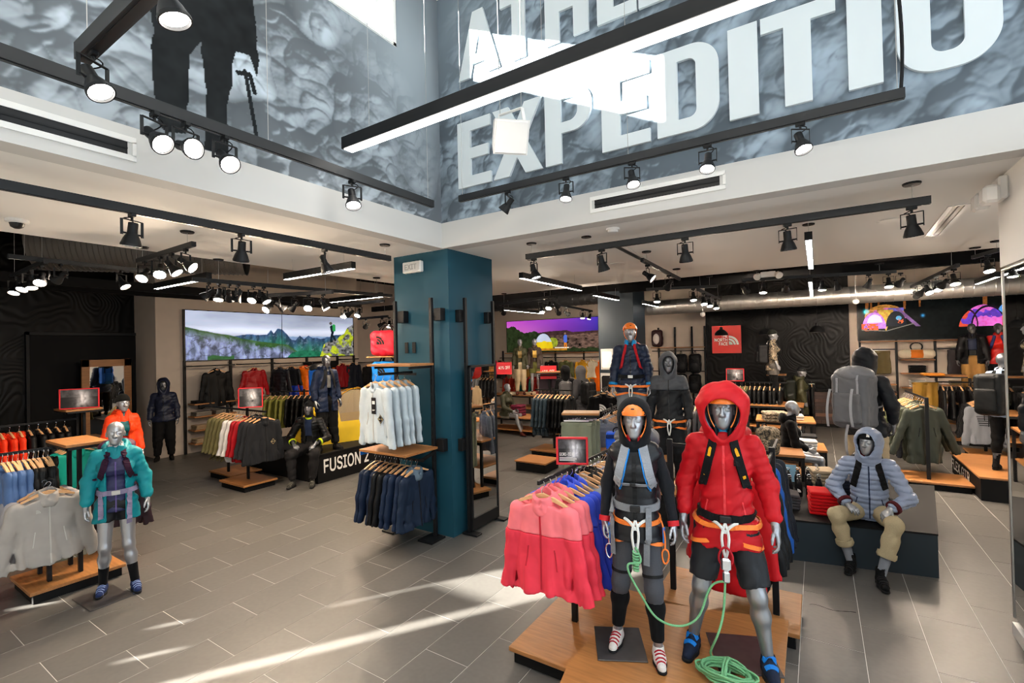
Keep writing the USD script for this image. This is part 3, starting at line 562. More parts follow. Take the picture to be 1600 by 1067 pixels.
for s in (-1, 1): obj('lamp_head', cat_([bbx((-.17, s*.12-.07, -.12), (-.07, s*.12+.07, .02), .02), rod((-.08, s*.1, -.05), (-.04, s*.06, -.02), .02)]), 'white_plastic', t)
# pendant shades in front of the black wall, and two small white globes on rods
for px, py, lab in ((1127, 521, 'black dome pendant lamp before the red square sign'), (1197, 520, 'black dome pendant lamp behind the camouflage jacket mannequin'), (1277, 516, 'black dome pendant lamp before the bare black wall')):
    P = at_y(px, py, 15.2); t = thing('pendant_lamp', lab, 'pendant lamp', P); obj('shade', lathe([(.0, .19), (.035, .19), (.045, .12), (.11, .085), (.17, .02), (.19, -.05), (.18, -.05), (.16, .01), (.1, .07), (0, .09)], 24), 'black_metal', t, smooth=40)
    obj('cord', rod((0, 0, .18), (0, 0, 4.99-P[2]), .006, 5), 'black_rubber', t); obj('rim', lathe([(.19, -.055), (.194, -.05), (.19, -.045)], 24), 'chrome', t)
for px, py, lab in ((1098, 491, 'small white globe on a rod left of the black wall'), (1337, 471, 'small white globe on a rod right of the black wall')):
    P = at_y(px, py, 12.5); t = thing('ceiling_globe', lab, 'sprinkler', P); obj('globe', trimesh.creation.icosphere(2, .06), 'white_plastic', t, smooth=True); obj('stem', rod((0, 0, .05), (0, 0, 4.99-P[2]), .008, 6), 'galvanised', t)

# ================================================================ pictures: screens
def screen(name, label, o, u, v, nx, ny, fn, mat_='lit_screen', depth=.08, split=()):
    o, u, v = (np.asarray(q, float) for q in (o, u, v)); n = np.cross(u, v); n /= np.linalg.norm(n); t = thing(name, label, 'screen', o)
    obj('cabinet', hull([a*u+b*v-n*c for a in (-.006, 1.006) for b in (-.015, 1.015) for c in (.003, depth)]), 'black_plastic', t)
    m, a, b = grid_panel((0, 0, 0), u, v, nx, ny); obj('display', m, mat_, t, tint=fn(a, b))
    for s in split: obj('seam', hull([s*u+k*u*.0015+b*v+n*c for k in (-1, 1) for b in (0, 1) for c in (0, .002)]), 'black_plastic', t)
    return t
F2 = lambda x, y, s=1, o=4, sd=0: meshkit.fbm(np.stack([x*s, y*s, 0*x], 1), o, sd)
L3 = lambda h: np.array(lin(h))
def ridge(x, s, seed, rough=5): return meshkit.fbm(np.stack([x*s, 0*x, 0*x], 1), rough, seed)
JAG = lambda x, sd, f=14: (meshkit.fbm(np.stack([x*f, 0*x, 0*x+.5], 1), 5, sd)-.5)
LINE = lambda a, P: np.interp(a, *zip(*P))
def mountain_picture(a, b):
    x, y = a*4, b*1.25; t1, t2, t3 = F2(x, y, 5, 5, 1), F2(x, y, 14, 4, 3), F2(x*2.2, y*.7, 6, 5, 9); n2 = t2[:, None]
    C = L3('b9c6e2')*(.55+.75*F2(x*.7, y*2.2, 1.6, 5, 5))[:, None]*(1.12-.3*b)[:, None]+(L3('dfe6f4')*.35)*np.exp(-((b-.6)/.09)**2)[:, None]
    def over(top, col):
        nonlocal C; k = np.clip((top-b)*60, 0, 1)[:, None]; C = C*(1-k)+col*k
    over(.50+.03*JAG(a, 2, 30), L3('7f9cc4')*(.8+.4*n2))
    pk = LINE(a, [(0, .3), (.22, .48), (.28, .54), (.33, .55), (.37, .52), (.41, .53), (.435, .66), (.45, .58), (.472, .68), (.50, .66), (.535, .55), (.56, .42), (.585, .40), (.612, .53), (.64, .43), (.67, .53), (.70, .46), (.76, .45), (.82, .50), (.9, .56), (1, .6)])+.07*JAG(a, 7, 22); sh = np.clip(.5+2.2*(t3-.5), .15, 1.2)[:, None]; low = np.clip((pk-b)/.33, 0, 1)[:, None]
    over(pk, (L3('38507c')*(1-low)+L3('2a6a58')*low)*(.35+1.1*sh)+L3('8fa0c0')*np.clip(t2-.62, 0, 1)[:, None]*1.2)
    nr = LINE(a, [(0, .68), (.06, .62), (.14, .56), (.2, .53), (.28, .44), (.38, .38), (.46, .34), (.54, .30), (.6, .12), (.66, .0), (1, -.1)])+.03*JAG(a, 13, 20); dep = np.clip((nr-b)/.26, 0, 1)[:, None]; cr = np.clip(1-np.abs(F2(x*1.2, y, 4.5, 4, 19)-.5)*16, 0, 1)[:, None]
    grn = L3('35592f')*(.3+1.3*t2[:, None]); rck = L3('7d8ab2')*(.25+1.25*sh*(.5+n2))*(1-.65*cr); g2 = (t1 > .56)[:, None]*.7; mx = np.clip(dep*1.5-.15-g2*.6, 0, 1); over(nr, grn*(1-mx)+rck*mx)
    over(LINE(a, [(.5, -.1), (.56, .12), (.64, .16), (.74, .12), (.8, .0)])+.05*JAG(a, 31, 20), L3('1f6a50')*(.3+1.2*n2)); over(np.where((a > .1) & (a < .23), .10+.1*JAG(a, 23, 20), -1), L3('2e5a34')*(.4+n2))
    rk = LINE(a, [(.735, -.1), (.755, .08), (.775, .30), (.80, .37), (.84, .40), (.87, .44), (.90, .52), (.93, .60), (.955, .74), (1, .84)])+.05*JAG(a, 21, 26); ms = np.clip((t1-.46)*14+np.clip((a-.80)*9, -1.5, .6)-np.clip((b-.6)*5, 0, 2), 0, 1)[:, None]
    over(rk, L3('96999c')*np.clip(.05+1.7*(F2(x, y, 17, 4, 25)-.25), 0, 1.3)[:, None]*(1-ms)+L3('a8b82c')*(.3+1.3*n2)*ms)
    fig = (seg_d(x, y, [(3.335, .62), (3.37, .78), (3.345, .95)]) < .036) | (seg_d(x, y, [(3.335, .66), (3.31, .45)]) < .026) | (seg_d(x, y, [(3.36, .66), (3.42, .55), (3.44, .50)]) < .026) | (seg_d(x, y, [(3.34, .92), (3.36, .80)]) < .05)
    C = np.where(fig[:, None], L3('14202a'), C); C = np.where((seg_d(x, y, [(3.405, .97), (3.41, .83)]) < .045)[:, None], L3('2f9a52'), C); return np.where((np.hypot(x-3.315, y-1.04) < .045)[:, None], L3('565654'), C)
screen('video_wall', 'wide lit two panel screen of green mountains above the left jackets', (XB+.1, 5.56, 2.30), (0, 5.04, 0), (0, 0, 1.25), 420, 105, mountain_picture, split=(.5,))
def camp_picture(a, b):
    x, y = a*4, b*1.25; n = F2(x, y, 9, 5, 1)[:, None]; t = np.clip(b*1.8-.9, 0, 1)[:, None]; C = (L3('c84ad4')*(1-a[:, None])+L3('4436b4')*a[:, None])*(.55+.45*t)+L3('d890a0')*(1-t)*np.clip(.6-a, 0, 1)[:, None]
    def blob(m, col): nonlocal C; C = np.where(m[:, None], col, C)
    blob(b < LINE(a, [(0, .55), (.3, .57), (.45, .62), (.68, .64), (.74, .58), (1, .6)])+.02*JAG(a, 3, 20), L3('4a3434')*(.2+.9*n)); blob(b < LINE(a, [(0, .5), (.4, .48), (.7, .5), (1, .54)])+.03*JAG(a, 5, 20), L3('7a6258')*np.clip(.1+1.5*(F2(x*.7, y*1.4, 11, 4, 8)-.25), 0, 1.3)[:, None])
    blob(b < LINE(a, [(0, .78), (.05, .82), (.10, .80), (.16, .66), (.22, .60), (.32, .66), (.38, .58), (.42, .3), (.5, .1)])+.12*JAG(a, 6, 24), L3('27331c')*(.15+1.5*n)); blob((np.hypot((a-.535)*4, (b-.28)*1.25) < .19+.08*JAG(a, 9, 30)), L3('8c9a30')*(.3+1.3*n))
    tent = b < .06+.50*np.clip(1-(np.abs(a-.425)/.105)**2.2, 0, 1)**.6; tent &= np.abs(a-.425) < .105; blob(tent & (b > .05), L3('e6c81c')*(.55+.8*n)); blob(tent & (b > .34-1.2*np.abs(a-.435)) & (b > .3), L3('c3d4ee')*(.8+.3*n)); blob((b < .09) & (b > .03) & (a > .3) & (a < .68), L3('b07a24')*(.5+n)); blob((b < .13) & (b > .09) & (a > .55) & (a < .70), L3('d8cfc0'))
    blob((seg_d(x, y, [(2.62, .16), (2.63, .36)]) < .022) | (seg_d(x, y, [(2.70, .16), (2.68, .36)]) < .022), L3('d8801c')); blob(seg_d(x, y, [(2.66, .40), (2.66, .56)]) < .075, L3('4868c8')); blob(np.hypot(x-2.65, y-.68) < .042, L3('8a7060')); return C
screen('video_wall', 'lit screen of a yellow tent under a purple sky above the far jackets', (-10.8, YB-.1, 2.25), (4.02, 0, 0), (0, 0, 1.25), 400, 125, camp_picture)
def night_picture(a, b):
    x, y = a*3.7, b*1.13; n = F2(x, y, 12, 5, 1)[:, None]; n3 = F2(x, y, 22, 4, 4)[:, None]; C = L3('0a0d0c')*(.2+1.4*n)
    def blob(m, col): nonlocal C; C = np.where(m[:, None], col, C)
    arc = lambda cx, cy, rx, ry, p=2.0: (np.clip(1-(np.abs(a-cx)/rx)**p, 0, 1)**(1/p)*ry+cy > b) & (b > cy) & (np.abs(a-cx) < rx)
    for p, w, z in ((.055, .010, .6), (.08, .006, .62), (.125, .006, .7), (.275, .007, .72), (.36, .005, .76), (.70, .011, .55)): blob((np.abs(a-p-.01*(b-.8)) < w) & (b > z), L3('8a5226')*(.2+1.3*n))
    blob(arc(.16, .55, .12, .30), L3('b8803a')*(.2+1.5*n3)); blob(arc(.17, .5, .12, .27)&(n3[:, 0] > .52), L3('c06ab0')*(.4+n)); blob((b < .76) & (b > .68) & (a > .18) & (a < .27), L3('6a62b4')*(.5+n3))
    blob((np.abs((b-.28)-(a-.355)*-3.8) < .05) & (b > .3) & (b < .76), L3('7a5a90')*(.4+n)); blob((np.abs(a-.165) < .045*np.clip((b-.2)/.5, 0, 1)) & (b > .2) & (b < .72), L3('c8a040')*(.3+1.4*n3))
    blob(arc(.095, .27, .072, .40), L3('b078d0')*(.35+1.5*n3)); blob(arc(.10, .42, .045, .2), L3('d8c8f0')*(.7+.6*n)); blob((b < .40) & (b > .22+.3*np.clip(.06-a, 0, 1)) & (a > .02) & (a < .12) & (n3[:, 0] > .42), L3('e0663a')*(.4+n3))
    blob(arc(.225, .32, .06, .36), L3('10141c')*(1+n)); blob(np.hypot((a-.24)*3.7, y-.58) < .06, L3('5aa8d8')); blob((np.hypot((a-.25)*3.7, y-.5) < .07) & (n3[:, 0] > .45), L3('d0643a')); blob(seg_d(x, y, [(.08, .28), (.62, .24), (1.2, .42)]) < .012, L3('6a6a62'))
    body = arc(.69, .26, .125, .48, 1.7); blob(body, L3('d8503a')*(.3+1.2*n3)); blob(body & (np.abs(a-.70) < .08), L3('d062c0')*(.45+1.1*n3)); blob(body & (F2(x, y, 5, 3, 12) < .42), L3('5a3ab0')*(.5+n)); q = np.hypot((a-.715)/.085, (b-.24)/.46); blob((np.abs(q-1) < .05) & (b > .26), L3('160e1c')); q = np.hypot((a-.61)/.05, (b-.30)/.34); blob((np.abs(q-1) < .07) & body, L3('301428'))
    t2 = arc(.825, .52, .065, .26); blob(t2 & ~body, L3('4a8cd8')*(.5+n3)); blob(t2 & ~body & (np.abs(np.hypot((a-.825)/.04, (b-.52)/.18)-1) < .09), L3('14284a')); blob((b < .46) & (b > .40) & (a > .84), L3('a8662a')*(.3+n3))
    for cx, h_ in ((.895, .22), (.925, .16), (.96, .24), (.985, .18)): blob((np.hypot((a-cx)/.014, (b-.46-h_*.4)/(h_*.5)) < 1) & (n3[:, 0] > .38), L3('d8862c')*(.3+1.2*n3))
    return C+(L3('28d0d8')*1.6)[None]*np.exp(-((a-.05)*3.7/.05)**2-((b-.70)/.045)**2)[:, None]+(L3('40a0e0')*.9)[None]*np.exp(-((a-.375)*3.7/.03)**2-((b-.55)/.03)**2)[:, None]
screen('video_wall', 'dark lit screen of glowing tents at night above the right shelves', (.98, YB-.1, 2.42), (3.7, 0, 0), (0, 0, 1.13), 540, 165, night_picture)
# the red square sign with the maker's words and half dome
mat('logo_red', lin('e8322a'), .25, coat=.3); mat('print_white', lin('f4f2ee'), .5)
t = thing('wall_sign', 'red square sign with white letters and half dome on the black wall', 'sign', (-2.87, YB-.06, 2.1)); obj('sign_panel', bbx((0, -.06, 0), (.86, 0, .88), .006), 'logo_red', t)
for i, s in enumerate(('THE', 'NORTH', 'FACE')): text_on(s, .098, (.47-{0: .19, 1: .39, 2: .26}[i], -.062, .50-.125*i), (1, 0, 0), (0, 0, 1), 'print_white', t, {0: .19, 1: .39, 2: .26}[i])
def dome_logo(s):   # the quarter dome of three arcs, its foot at the origin
    f = lambda r0, r1: Point(0, 0).buffer(r1, 32).difference(Point(0, 0).buffer(r0, 32)).intersection(sbox(0, 0, 2, 2)); return affinity.scale(unary_union([f(.0, .40), f(.47, .70), f(.77, 1.0)]), s, s, origin=(0, 0))
obj('half_dome', placed(extr(dome_logo(.29), .002), (.50, -.062, .27), (1, 0, 0), (0, 0, 1)), 'print_white', t)
# ================================================================ makers: mannequins and what they wear
V3 = lambda *p: np.array(p, float)
NZ = lambda P, f, sd=0: meshkit.noise(np.asarray(P, float)*np.asarray(f), sd)
def pose(female=False, s=1.0, **kw):
    """Joints of a standing figure facing +y, its right hand at +x; kw overrides them (R and L suffixes)."""
    if female: J = dict(head=(0, .03, 1.70), neck=(0, -.012, 1.53), chest=(0, 0, 1.33), waist=(0, 0, 1.12), pelvis=(0, 0, .96), sh=(.146, -.01, 1.465), el=(.198, -.03, 1.20), wr=(.225, .05, .965), hip=(.085, 0, .93), kn=(.10, .03, .50), an=(.11, -.02, .085))
    else: J = dict(head=(0, .03, 1.715), neck=(0, -.012, 1.54), chest=(0, 0, 1.33), waist=(0, 0, 1.12), pelvis=(0, 0, .96), sh=(.172, -.01, 1.475), el=(.235, -.03, 1.20), wr=(.262, .05, .955), hip=(.095, 0, .93), kn=(.115, .03, .50), an=(.13, -.02, .085))
    D = {}
    for k, v in J.items():
        if k in ('sh', 'el', 'wr', 'hip', 'kn', 'an'): D[k+'R'] = V3(*v); D[k+'L'] = V3(-v[0], v[1], v[2])
        else: D[k] = V3(*v)
    for k, v in kw.items(): D[k] = V3(*v)
    D = {k: v*s for k, v in D.items()}; D['s'], D['f'] = s, female; return D
def torso_fn(J, loose=0.0, k=.05, hemdrop=.0):
    s, fm = J['s'], J['f']; ax = (J['chest']-J['pelvis'])/np.linalg.norm(J['chest']-J['pelvis'])
    rc, rw, rp = ((.122, .100, .142) if fm else (.143, .126, .144)); fl = (1, 1.42, 1); lo = J['pelvis']-ax*(.02+hemdrop)
    sh = (J['shR']+J['shL'])/2; up = J['chest']+(sh-J['chest'])*.35
    fs = [cap(lo, J['waist'], rp*s+loose*1.1+(.024 if hemdrop > .1 else 0), rw*s+loose, (1, 1.26, 1)), cap(J['waist'], up, rw*s+loose, rc*s+loose, fl), cap(J['shR']*.82+sh*.18, J['shL']*.82+sh*.18, .052*s+loose*.7), cap(up, J['neck'], .09*s+loose*.8, .062*s+loose*.5)]
    if fm: fs += [ell(J['chest']+V3(.062, .085, .0)*s, V3(.062, .055, .06)*s+loose*.7), ell(J['chest']+V3(-.062, .085, .0)*s, V3(.062, .055, .06)*s+loose*.7)]
    return uni(k*s, *fs)
def arm_fn(J, S, loose=0.0, upto=2.0):
    s, fm = J['s'], J['f']; a, b, c = J['sh'+S], J['el'+S], J['wr'+S]; k = .9 if fm else 1.0
    fs = [cap(a, b if upto >= 1 else a+(b-a)*upto, .050*s*k+loose, .040*s*k+loose*1.05)]
    if upto > 1: e = b+(c-b)*min(upto-1, 1.0); fs.append(cap(b, e, .040*s*k+loose*1.05, .040*s*k+(.027-.040)*s*k*min(upto-1, 1)+loose*.95))
    return uni(.035, *fs)
def leg_fn(J, S, loose=0.0, upto=2.0, r1=.088, r2=.058):
    s, fm = J['s'], J['f']; a, b, c = J['hip'+S], J['kn'+S], J['an'+S]; k = .93 if fm else 1.0
    fs = [cap(a, b if upto >= 1 else a+(b-a)*upto, r1*s*k+loose, (r2 if upto >= 1 else r1+(r2-r1)*upto)*s*k+loose)]
    if upto > 1:
        back = np.cross(np.cross(b-a, c-b)+1e-6, c-b); m = b+(c-b)*.32+V3(0, -.014, 0)*s; e = b+(c-b)*min(upto-1, 1.0)
        fs += [cap(b, m, .05*s*k+loose, .056*s*k+loose), cap(m, e, .056*s*k+loose, .056*s*k+(.034-.056)*s*k*min((upto-1-.3)/.7, 1)+loose)]
    return uni(.04, *fs)
def head_frame(J, turn=0.0, nod=0.0):
    R = trimesh.transformations.euler_matrix(-nod, 0, turn)[:3, :3]; return R, J['head']
def head_fn(J, turn=0.0, nod=0.0, face=True):
    s = J['s']; R, c = head_frame(J, turn, nod); W = lambda *p: c+R@(V3(*p)*s); E = lambda p, r: ell(W(*p), V3(*r)*s, R)
    base = uni(.035*s, E((0, -.012, .035), (.076, .096, .092)), E((0, .028, -.035), (.058, .066, .085)), cap(W(0, .052, -.088), W(0, .06, -.092), .026*s))
    if face:
        base = cut(base, E((.031, .098, .014), (.022, .024, .014)), E((-.031, .098, .014), (.022, .024, .014)), k=.034*s)
        base = uni(.014*s, base, cap(W(0, .088, .022), W(0, .112, -.022), .008*s, .0125*s), cap(W(.012, .098, -.026), W(-.012, .098, -.026), .008*s), E((.031, .067, .012), (.016, .014, .010)), E((-.031, .067, .012), (.016, .014, .010)))
        base = uni(.008*s, base, cap(W(-.018, .0875, -.052), W(.018, .0875, -.052), .006*s), cap(W(-.015, .0865, -.064), W(.015, .0865, -.064), .007*s), cap(W(-.028, .082, .034), W(.028, .082, .034), .0045*s))
        base = uni(.01*s, base, E((.076, -.01, -.008), (.010, .018, .03)), E((-.076, -.01, -.008), (.010, .018, .03)))
    return uni(.03*s, base, cap(c+R@(V3(0, -.02, -.07)*s), J['neck']-V3(0, 0, .03), .05*s, .058*s))
def hand_mesh(w, d, n, th, s=1.0, curl=.55, h=.0055):
    """A relaxed hand from the wrist w: d towards the fingers, n out of the palm, th the thumb's side."""
    d = d/np.linalg.norm(d); n = n-d*(n@d); n /= np.linalg.norm(n); t = np.cross(n, d); t = t if t@th > 0 else -t
    fs = [cap(w-d*.05*s, w+d*.01*s, .027*s, .025*s)]; kn = []
    for o, L, dl in ((.031, .070, .088), (.011, .080, .092), (-.010, .073, .088), (-.029, .056, .080)):
        k = w+d*dl*s+t*o*s; kn.append(k); fs.append(cap(w+t*o*.5*s+d*.01*s, k, .0145*s, .0115*s))
    palm = uni(.02*s, *fs); fin = []
    for j, (k, L, c) in enumerate(zip(kn, (.070, .080, .073, .056), (.8, .95, 1.05, 1.15))):
        p, a = k, curl*c*.45
        for q, fr in enumerate((.46, .31, .25)):
            e = p+(d*math.cos(a)+n*math.sin(a))*L*fr*s; fin.append(cap(p, e, (.0098-.0009*q)*s, (.0092-.001*q)*s)); p = e; a += curl*c
    b = w+d*.025*s+t*.026*s+n*.006*s; m = b+(d*.62+t*.62+n*.35)*.040*s; e = m+(d*.9+t*.22+n*.3)*.034*s; e2 = e+(d*.95+n*.25)*.024*s
    thumb = uni(.008*s, cap(b, m, .0145*s, .0115*s), cap(m, e, .0112*s, .0098*s), cap(e, e2, .0098*s, .0078*s))
    fingers = [uni(.004*s, *fin[i:i+3]) for i in range(0, 12, 3)]; f = uni(.010*s, palm, thumb)
    for g in fingers: f = (lambda f, g: lambda P: smin(f(P), g(P), .006*s))(f, g)
    pts = np.array([w-d*.07*s, w+d*.19*s, w+n*.1*s, w-n*.03*s, w+t*.09*s, w-t*.06*s, *kn, e2]); return snet(f, pts.min(0)-.02*s, pts.max(0)+.02*s, h)
def body_mesh(J, turn=0, nod=0, hh=.008, bh=.016, arms=True, legs=True, torso=False, curl=.55, hands=None, handh=.0065, thumbs={}):
    ms = []; c = J['head']; ms.append(snet(head_fn(J, turn, nod), np.minimum(c, J['neck'])-V3(.12, .13, .12), c+V3(.12, .15, .15), hh))
    fs = []
    if torso: fs.append(torso_fn(J))
    for S in 'RL':
        if arms: fs.append(arm_fn(J, S))
        if legs: fs.append(leg_fn(J, S))
    if fs:
        f = uni(.02, *fs); pts = np.array([J[k+S] for k in ('sh', 'el', 'wr', 'hip', 'kn', 'an') for S in 'RL']); ms.append(snet(f, pts.min(0)-.16, pts.max(0)+.14, bh))
    if arms:
        for S, sx in (('R', 1), ('L', -1)):
            d = J['wr'+S]-J['el'+S]; hd = (hands or {}).get(S)
            if hd: d, n, th = map(lambda q: V3(*q), hd)
            else: n, th = V3(-sx, -.15, 0), V3(0, 1, .2)
            ms.append(hand_mesh(J['wr'+S], d/np.linalg.norm(d), n, th, J['s']*(.92 if J['f'] else 1), curl, handh))
    return cat_(ms)
def shoe_parts(J, S, t, kind, mats, h=.009, toe=None, rise=.0):
    """A shoe on the foot below ankle S: upper, sole and laces."""
    a = J['an'+S]; s = J['s']*(.9 if J['f'] else 1); d = V3(*(toe or ((.18 if S == 'R' else -.18), 1, 0))); d /= np.linalg.norm(d); sd = np.cross(d, [0, 0, 1.]); g = a[2]-.085*J['s']
    B = V3(a[0], a[1], g); W = lambda f, l, z: B+d*f*s+sd*l*s+V3(0, 0, z*s)
    fs = [cap(W(-.035, 0, .05), W(.06, 0, .05), .038*s, .042*s), cap(W(.06, 0, .05), W(.155, 0, .034), .044*s, .033*s), cap(W(-.01, 0, .06), W(-.005, 0, .105+rise), .042*s, .044*s)]
    up = cut(both(uni(.03, *fs), plane(W(0, 0, .014), (0, 0, -1)), plane(W(0, 0, .12+rise), (.0, 0, 1))), cap(W(-.005, 0, .10+rise), W(-.005, 0, .2+rise), .034*s))
    lo, hi = np.minimum(W(-.1, -.09, 0), W(.22, .09, 0))-.06, np.maximum(W(-.1, -.09, .15+rise), W(.22, .09, .15+rise))+.06; sm = snet(up, lo, hi, h)
    p = obj('shoe', sm, mats[0], t, smooth=True)
    sole = both(uni(.03, cap(W(-.035, 0, .012), W(.06, 0, .012), .043*s, .047*s), cap(W(.06, 0, .012), W(.158, 0, .012), .047*s, .037*s)), plane(W(0, 0, .026), (0, 0, 1)), plane(W(0, 0, .001), (0, 0, -1)))
    obj('sole', snet(sole, lo, hi, h), mats[1], p, smooth=50)
    if len(mats) > 2:
        for k in range(4 if kind != 'strap' else 2):
            f0 = (.05+.028*k) if kind != 'strap' else (.03+.055*k); P, N = [], []
            q = np.linspace(-1, 1, 9); pts = np.stack([W(f0, l*.036, .3) for l in q]); S_, N_ = lay_dir(up, pts, V3(0, 0, -1), .35, .003); obj('lace' if kind != 'strap' else 'strap', ribbon(S_, N_, .008 if kind != 'strap' else .03, .005), mats[2], p)
def lay_dir(fn, pts, d, far, off):
    t = np.linspace(0, far, 160); P = pts[:, None]+t[None, :, None]*d; v = fn(P.reshape(-1, 3).astype(np.float32)).reshape(len(pts), -1); i = np.argmax(v < 0, 1); i = np.where((v < 0).any(1), i, 120); S = P[np.arange(len(pts)), i]; N = grad(fn, S); return S+N*off, N
def wrinkled(f, amp, fr=(7, 7, 11), sd=0):
    """Cloth folds: ridged noise, creased where it dips."""
    if not amp: return f
    fr = np.asarray(fr, np.float32)
    def g(P):
        Q = P*fr; Q = Q+np.stack([Q[:, 2]*.35, Q[:, 0]*.3, Q[:, 0]*.45], 1); a = np.abs(meshkit.noise(Q, sd)*2-1); b = np.abs(meshkit.noise(Q*2.1+7, sd+5)*2-1); return f(P)+amp*(.9-1.5*np.minimum(a*1.6, 1))*.8+amp*.4*(.6-np.minimum(b*1.5, 1))
    return g
def quilted(f, pitch, amp, tilt=(0, 0, 1)):
    t = np.asarray(tilt, np.float32); return lambda P: f(P)+amp*(.6-np.abs(np.sin((P@t)*math.pi/pitch+.6*meshkit.noise(P*9)))**.6)
def coat(J, t, m, hem=.1, loose=.03, upto=2.0, quilt=0, amp=.007, wr=.010, h=.013, hood=None, collar=True, sleeves=None, split=None, open_=0.0, turn=0, nod=0, zipper=None, lining=None, name='jacket', sd=0, hood_mat=None, long_=0, cuff=None, hoodh=None, over=None):
    """A jacket on figure J: body (with a yoke above split), hood, collar, zip, cuffs. Returns the signed distance of its body."""
    s = J['s']; ax = (J['chest']-J['pelvis'])/np.linalg.norm(J['chest']-J['pelvis']); tor = torso_fn(J, loose, .05, hem)
    if over: tor = uni(.025, tor, lambda P: over(P)-.010)
    tor = both(tor, plane(J['pelvis']-ax*hem, -ax))
    f = uni(.022, wrinkled(tor, wr, sd=sd), *(wrinkled(arm_fn(J, S, loose*.75, upto), wr*.55, (13, 13, 17), sd+1) for S in 'RL'))
    if quilt: f = quilted(f, quilt, amp, ax)
    f = cut(f, cap(J['neck']+V3(0, .01, .02)*s, J['neck']+V3(0, .02, .2)*s, .05*s))
    if open_: a0 = J['neck']+V3(0, .0, 0); f = cut(f, rbox((J['pelvis'][0], J['chest'][1]+.3, (J['neck'][2]+J['pelvis'][2])/2-.1), (open_, .29, .55), .01))
    pts = np.array([J[k+S] for k in ('sh', 'el', 'wr') for S in 'RL']+[J['pelvis']-ax*hem, J['neck']]); lo, hi = pts.min(0)-V3(.14, .22, .14), pts.max(0)+V3(.14, .22, .14)
    if split:
        zc, m2 = split; P0 = J['chest']+ax*zc; obj(name, snet(both(f, plane(P0, ax)), lo, hi, h), m, t, smooth=True); obj('yoke', snet(both(f, plane(P0, -ax)), lo, hi, h), m2, t, smooth=True)
    else: obj(name, snet(f, lo, hi, h), m, t, smooth=True)
    R, c = head_frame(J, turn, nod); W = lambda *p: c+R@(V3(*p)*s); hm = hood_mat or m
    if hood == 'up':
        oh = uni(.05, ell(W(0, -.03, .03), V3(.118, .135, .138)*s, R), cap(W(0, -.03, -.08), J['neck']+V3(0, -.01, -.06), .115*s, .12*s))
        hd = cut(oh, ell(W(0, .0, .0), V3(.097, .12, .122)*s, R), uni(.05, ell(W(0, .13, -.005), V3(.078, .14, .105)*s, R), cap(W(0, .1, -.10), W(0, .12, -.24), .052*s)), plane(W(0, -.1, -.235), (0, 0, 1)))
        if quilt: hd = quilted(hd, quilt, amp*.8)
        obj('hood', snet(wrinkled(hd, wr*.5, sd=sd+2), W(0, -.03, 0)-V3(.19, .22, .32)*s, W(0, 0, 0)+V3(.19, .22, .22)*s, hoodh or min(h, .010)), hm, t, smooth=True)
    if hood == 'down':
        hd = cut(uni(.04, ell(J['neck']+V3(0, -.09, .0)*s, V3(.13, .075, .09)*s), cap(J['neck']+V3(-.075, .03, -.01)*s, J['neck']+V3(-.05, -.09, .05)*s, .042*s), cap(J['neck']+V3(.075, .03, -.01)*s, J['neck']+V3(.05, -.09, .05)*s, .042*s)), ell(J['neck']+V3(0, -.03, .09)*s, V3(.085, .075, .075)*s), cap(J['neck'], J['head'], .06*s))
        obj('hood', snet(wrinkled(hd, wr, sd=sd+2), J['neck']-V3(.2, .24, .16), J['neck']+V3(.2, .18, .16), min(h, .011)), hm, t, smooth=True)
    if collar:
        n0 = J['neck']; hc = .07*s if collar is True else collar
        co = cut(both(cap(n0+V3(0, .0, -.08), n0+V3(0, .012, hc), .088*s+loose*.5, .072*s+loose*.4), plane(n0+V3(0, .01, hc), (0, -.35, 1))), cap(n0+V3(0, .012, -.3), n0+V3(0, .02, .3), .062*s), cap(n0+V3(0, .09, .09), n0+V3(0, .13, -.06), .03*s))
        obj('collar', snet(co, n0-V3(.17, .17, .15), n0+V3(.17, .17, .15), min(h, .011)), lining or m, t, smooth=True)
    if zipper and not open_:
        top, bot = J['neck']-ax*.05, J['pelvis']-ax*(hem-.012); k = np.linspace(0, 1, 24)[:, None]; pts = top+(bot-top)*k; S_, N_ = lay_dir(f, pts+V3(0, .45, 0), V3(0, -1, 0), .5, .002); obj('zipper', ribbon(S_, N_, .014, .006), zipper, t)
    if zipper and not open_:
        for sx in (-1, 1):
            q = np.linspace(0, 1, 9)[:, None]; a = J['pelvis']+(J['chest']-J['pelvis'])*.05+V3(sx*.135*s, .45, 0); b = J['pelvis']+(J['chest']-J['pelvis'])*.42+V3(sx*.105*s, .45, 0); S_, N_ = lay_dir(f, a+(b-a)*q, V3(0, -1, 0), .6, .002); obj('pocket_zip', ribbon(S_, N_, .010, .005), zipper, t)
    if cuff:
        for S in 'RL':
            if upto > 1: e = J['el'+S]+(J['wr'+S]-J['el'+S])*min(upto-1, 1.0); dd = (J['wr'+S]-J['el'+S]); dd /= np.linalg.norm(dd); obj('cuff', tube([e-dd*.02, e+dd*.016], [.030*s+loose*.75+(amp if quilt else .002), .029*s+loose*.75+(amp if quilt else .002)], 14), cuff, t, smooth=50)
    f.tor = tor; return f
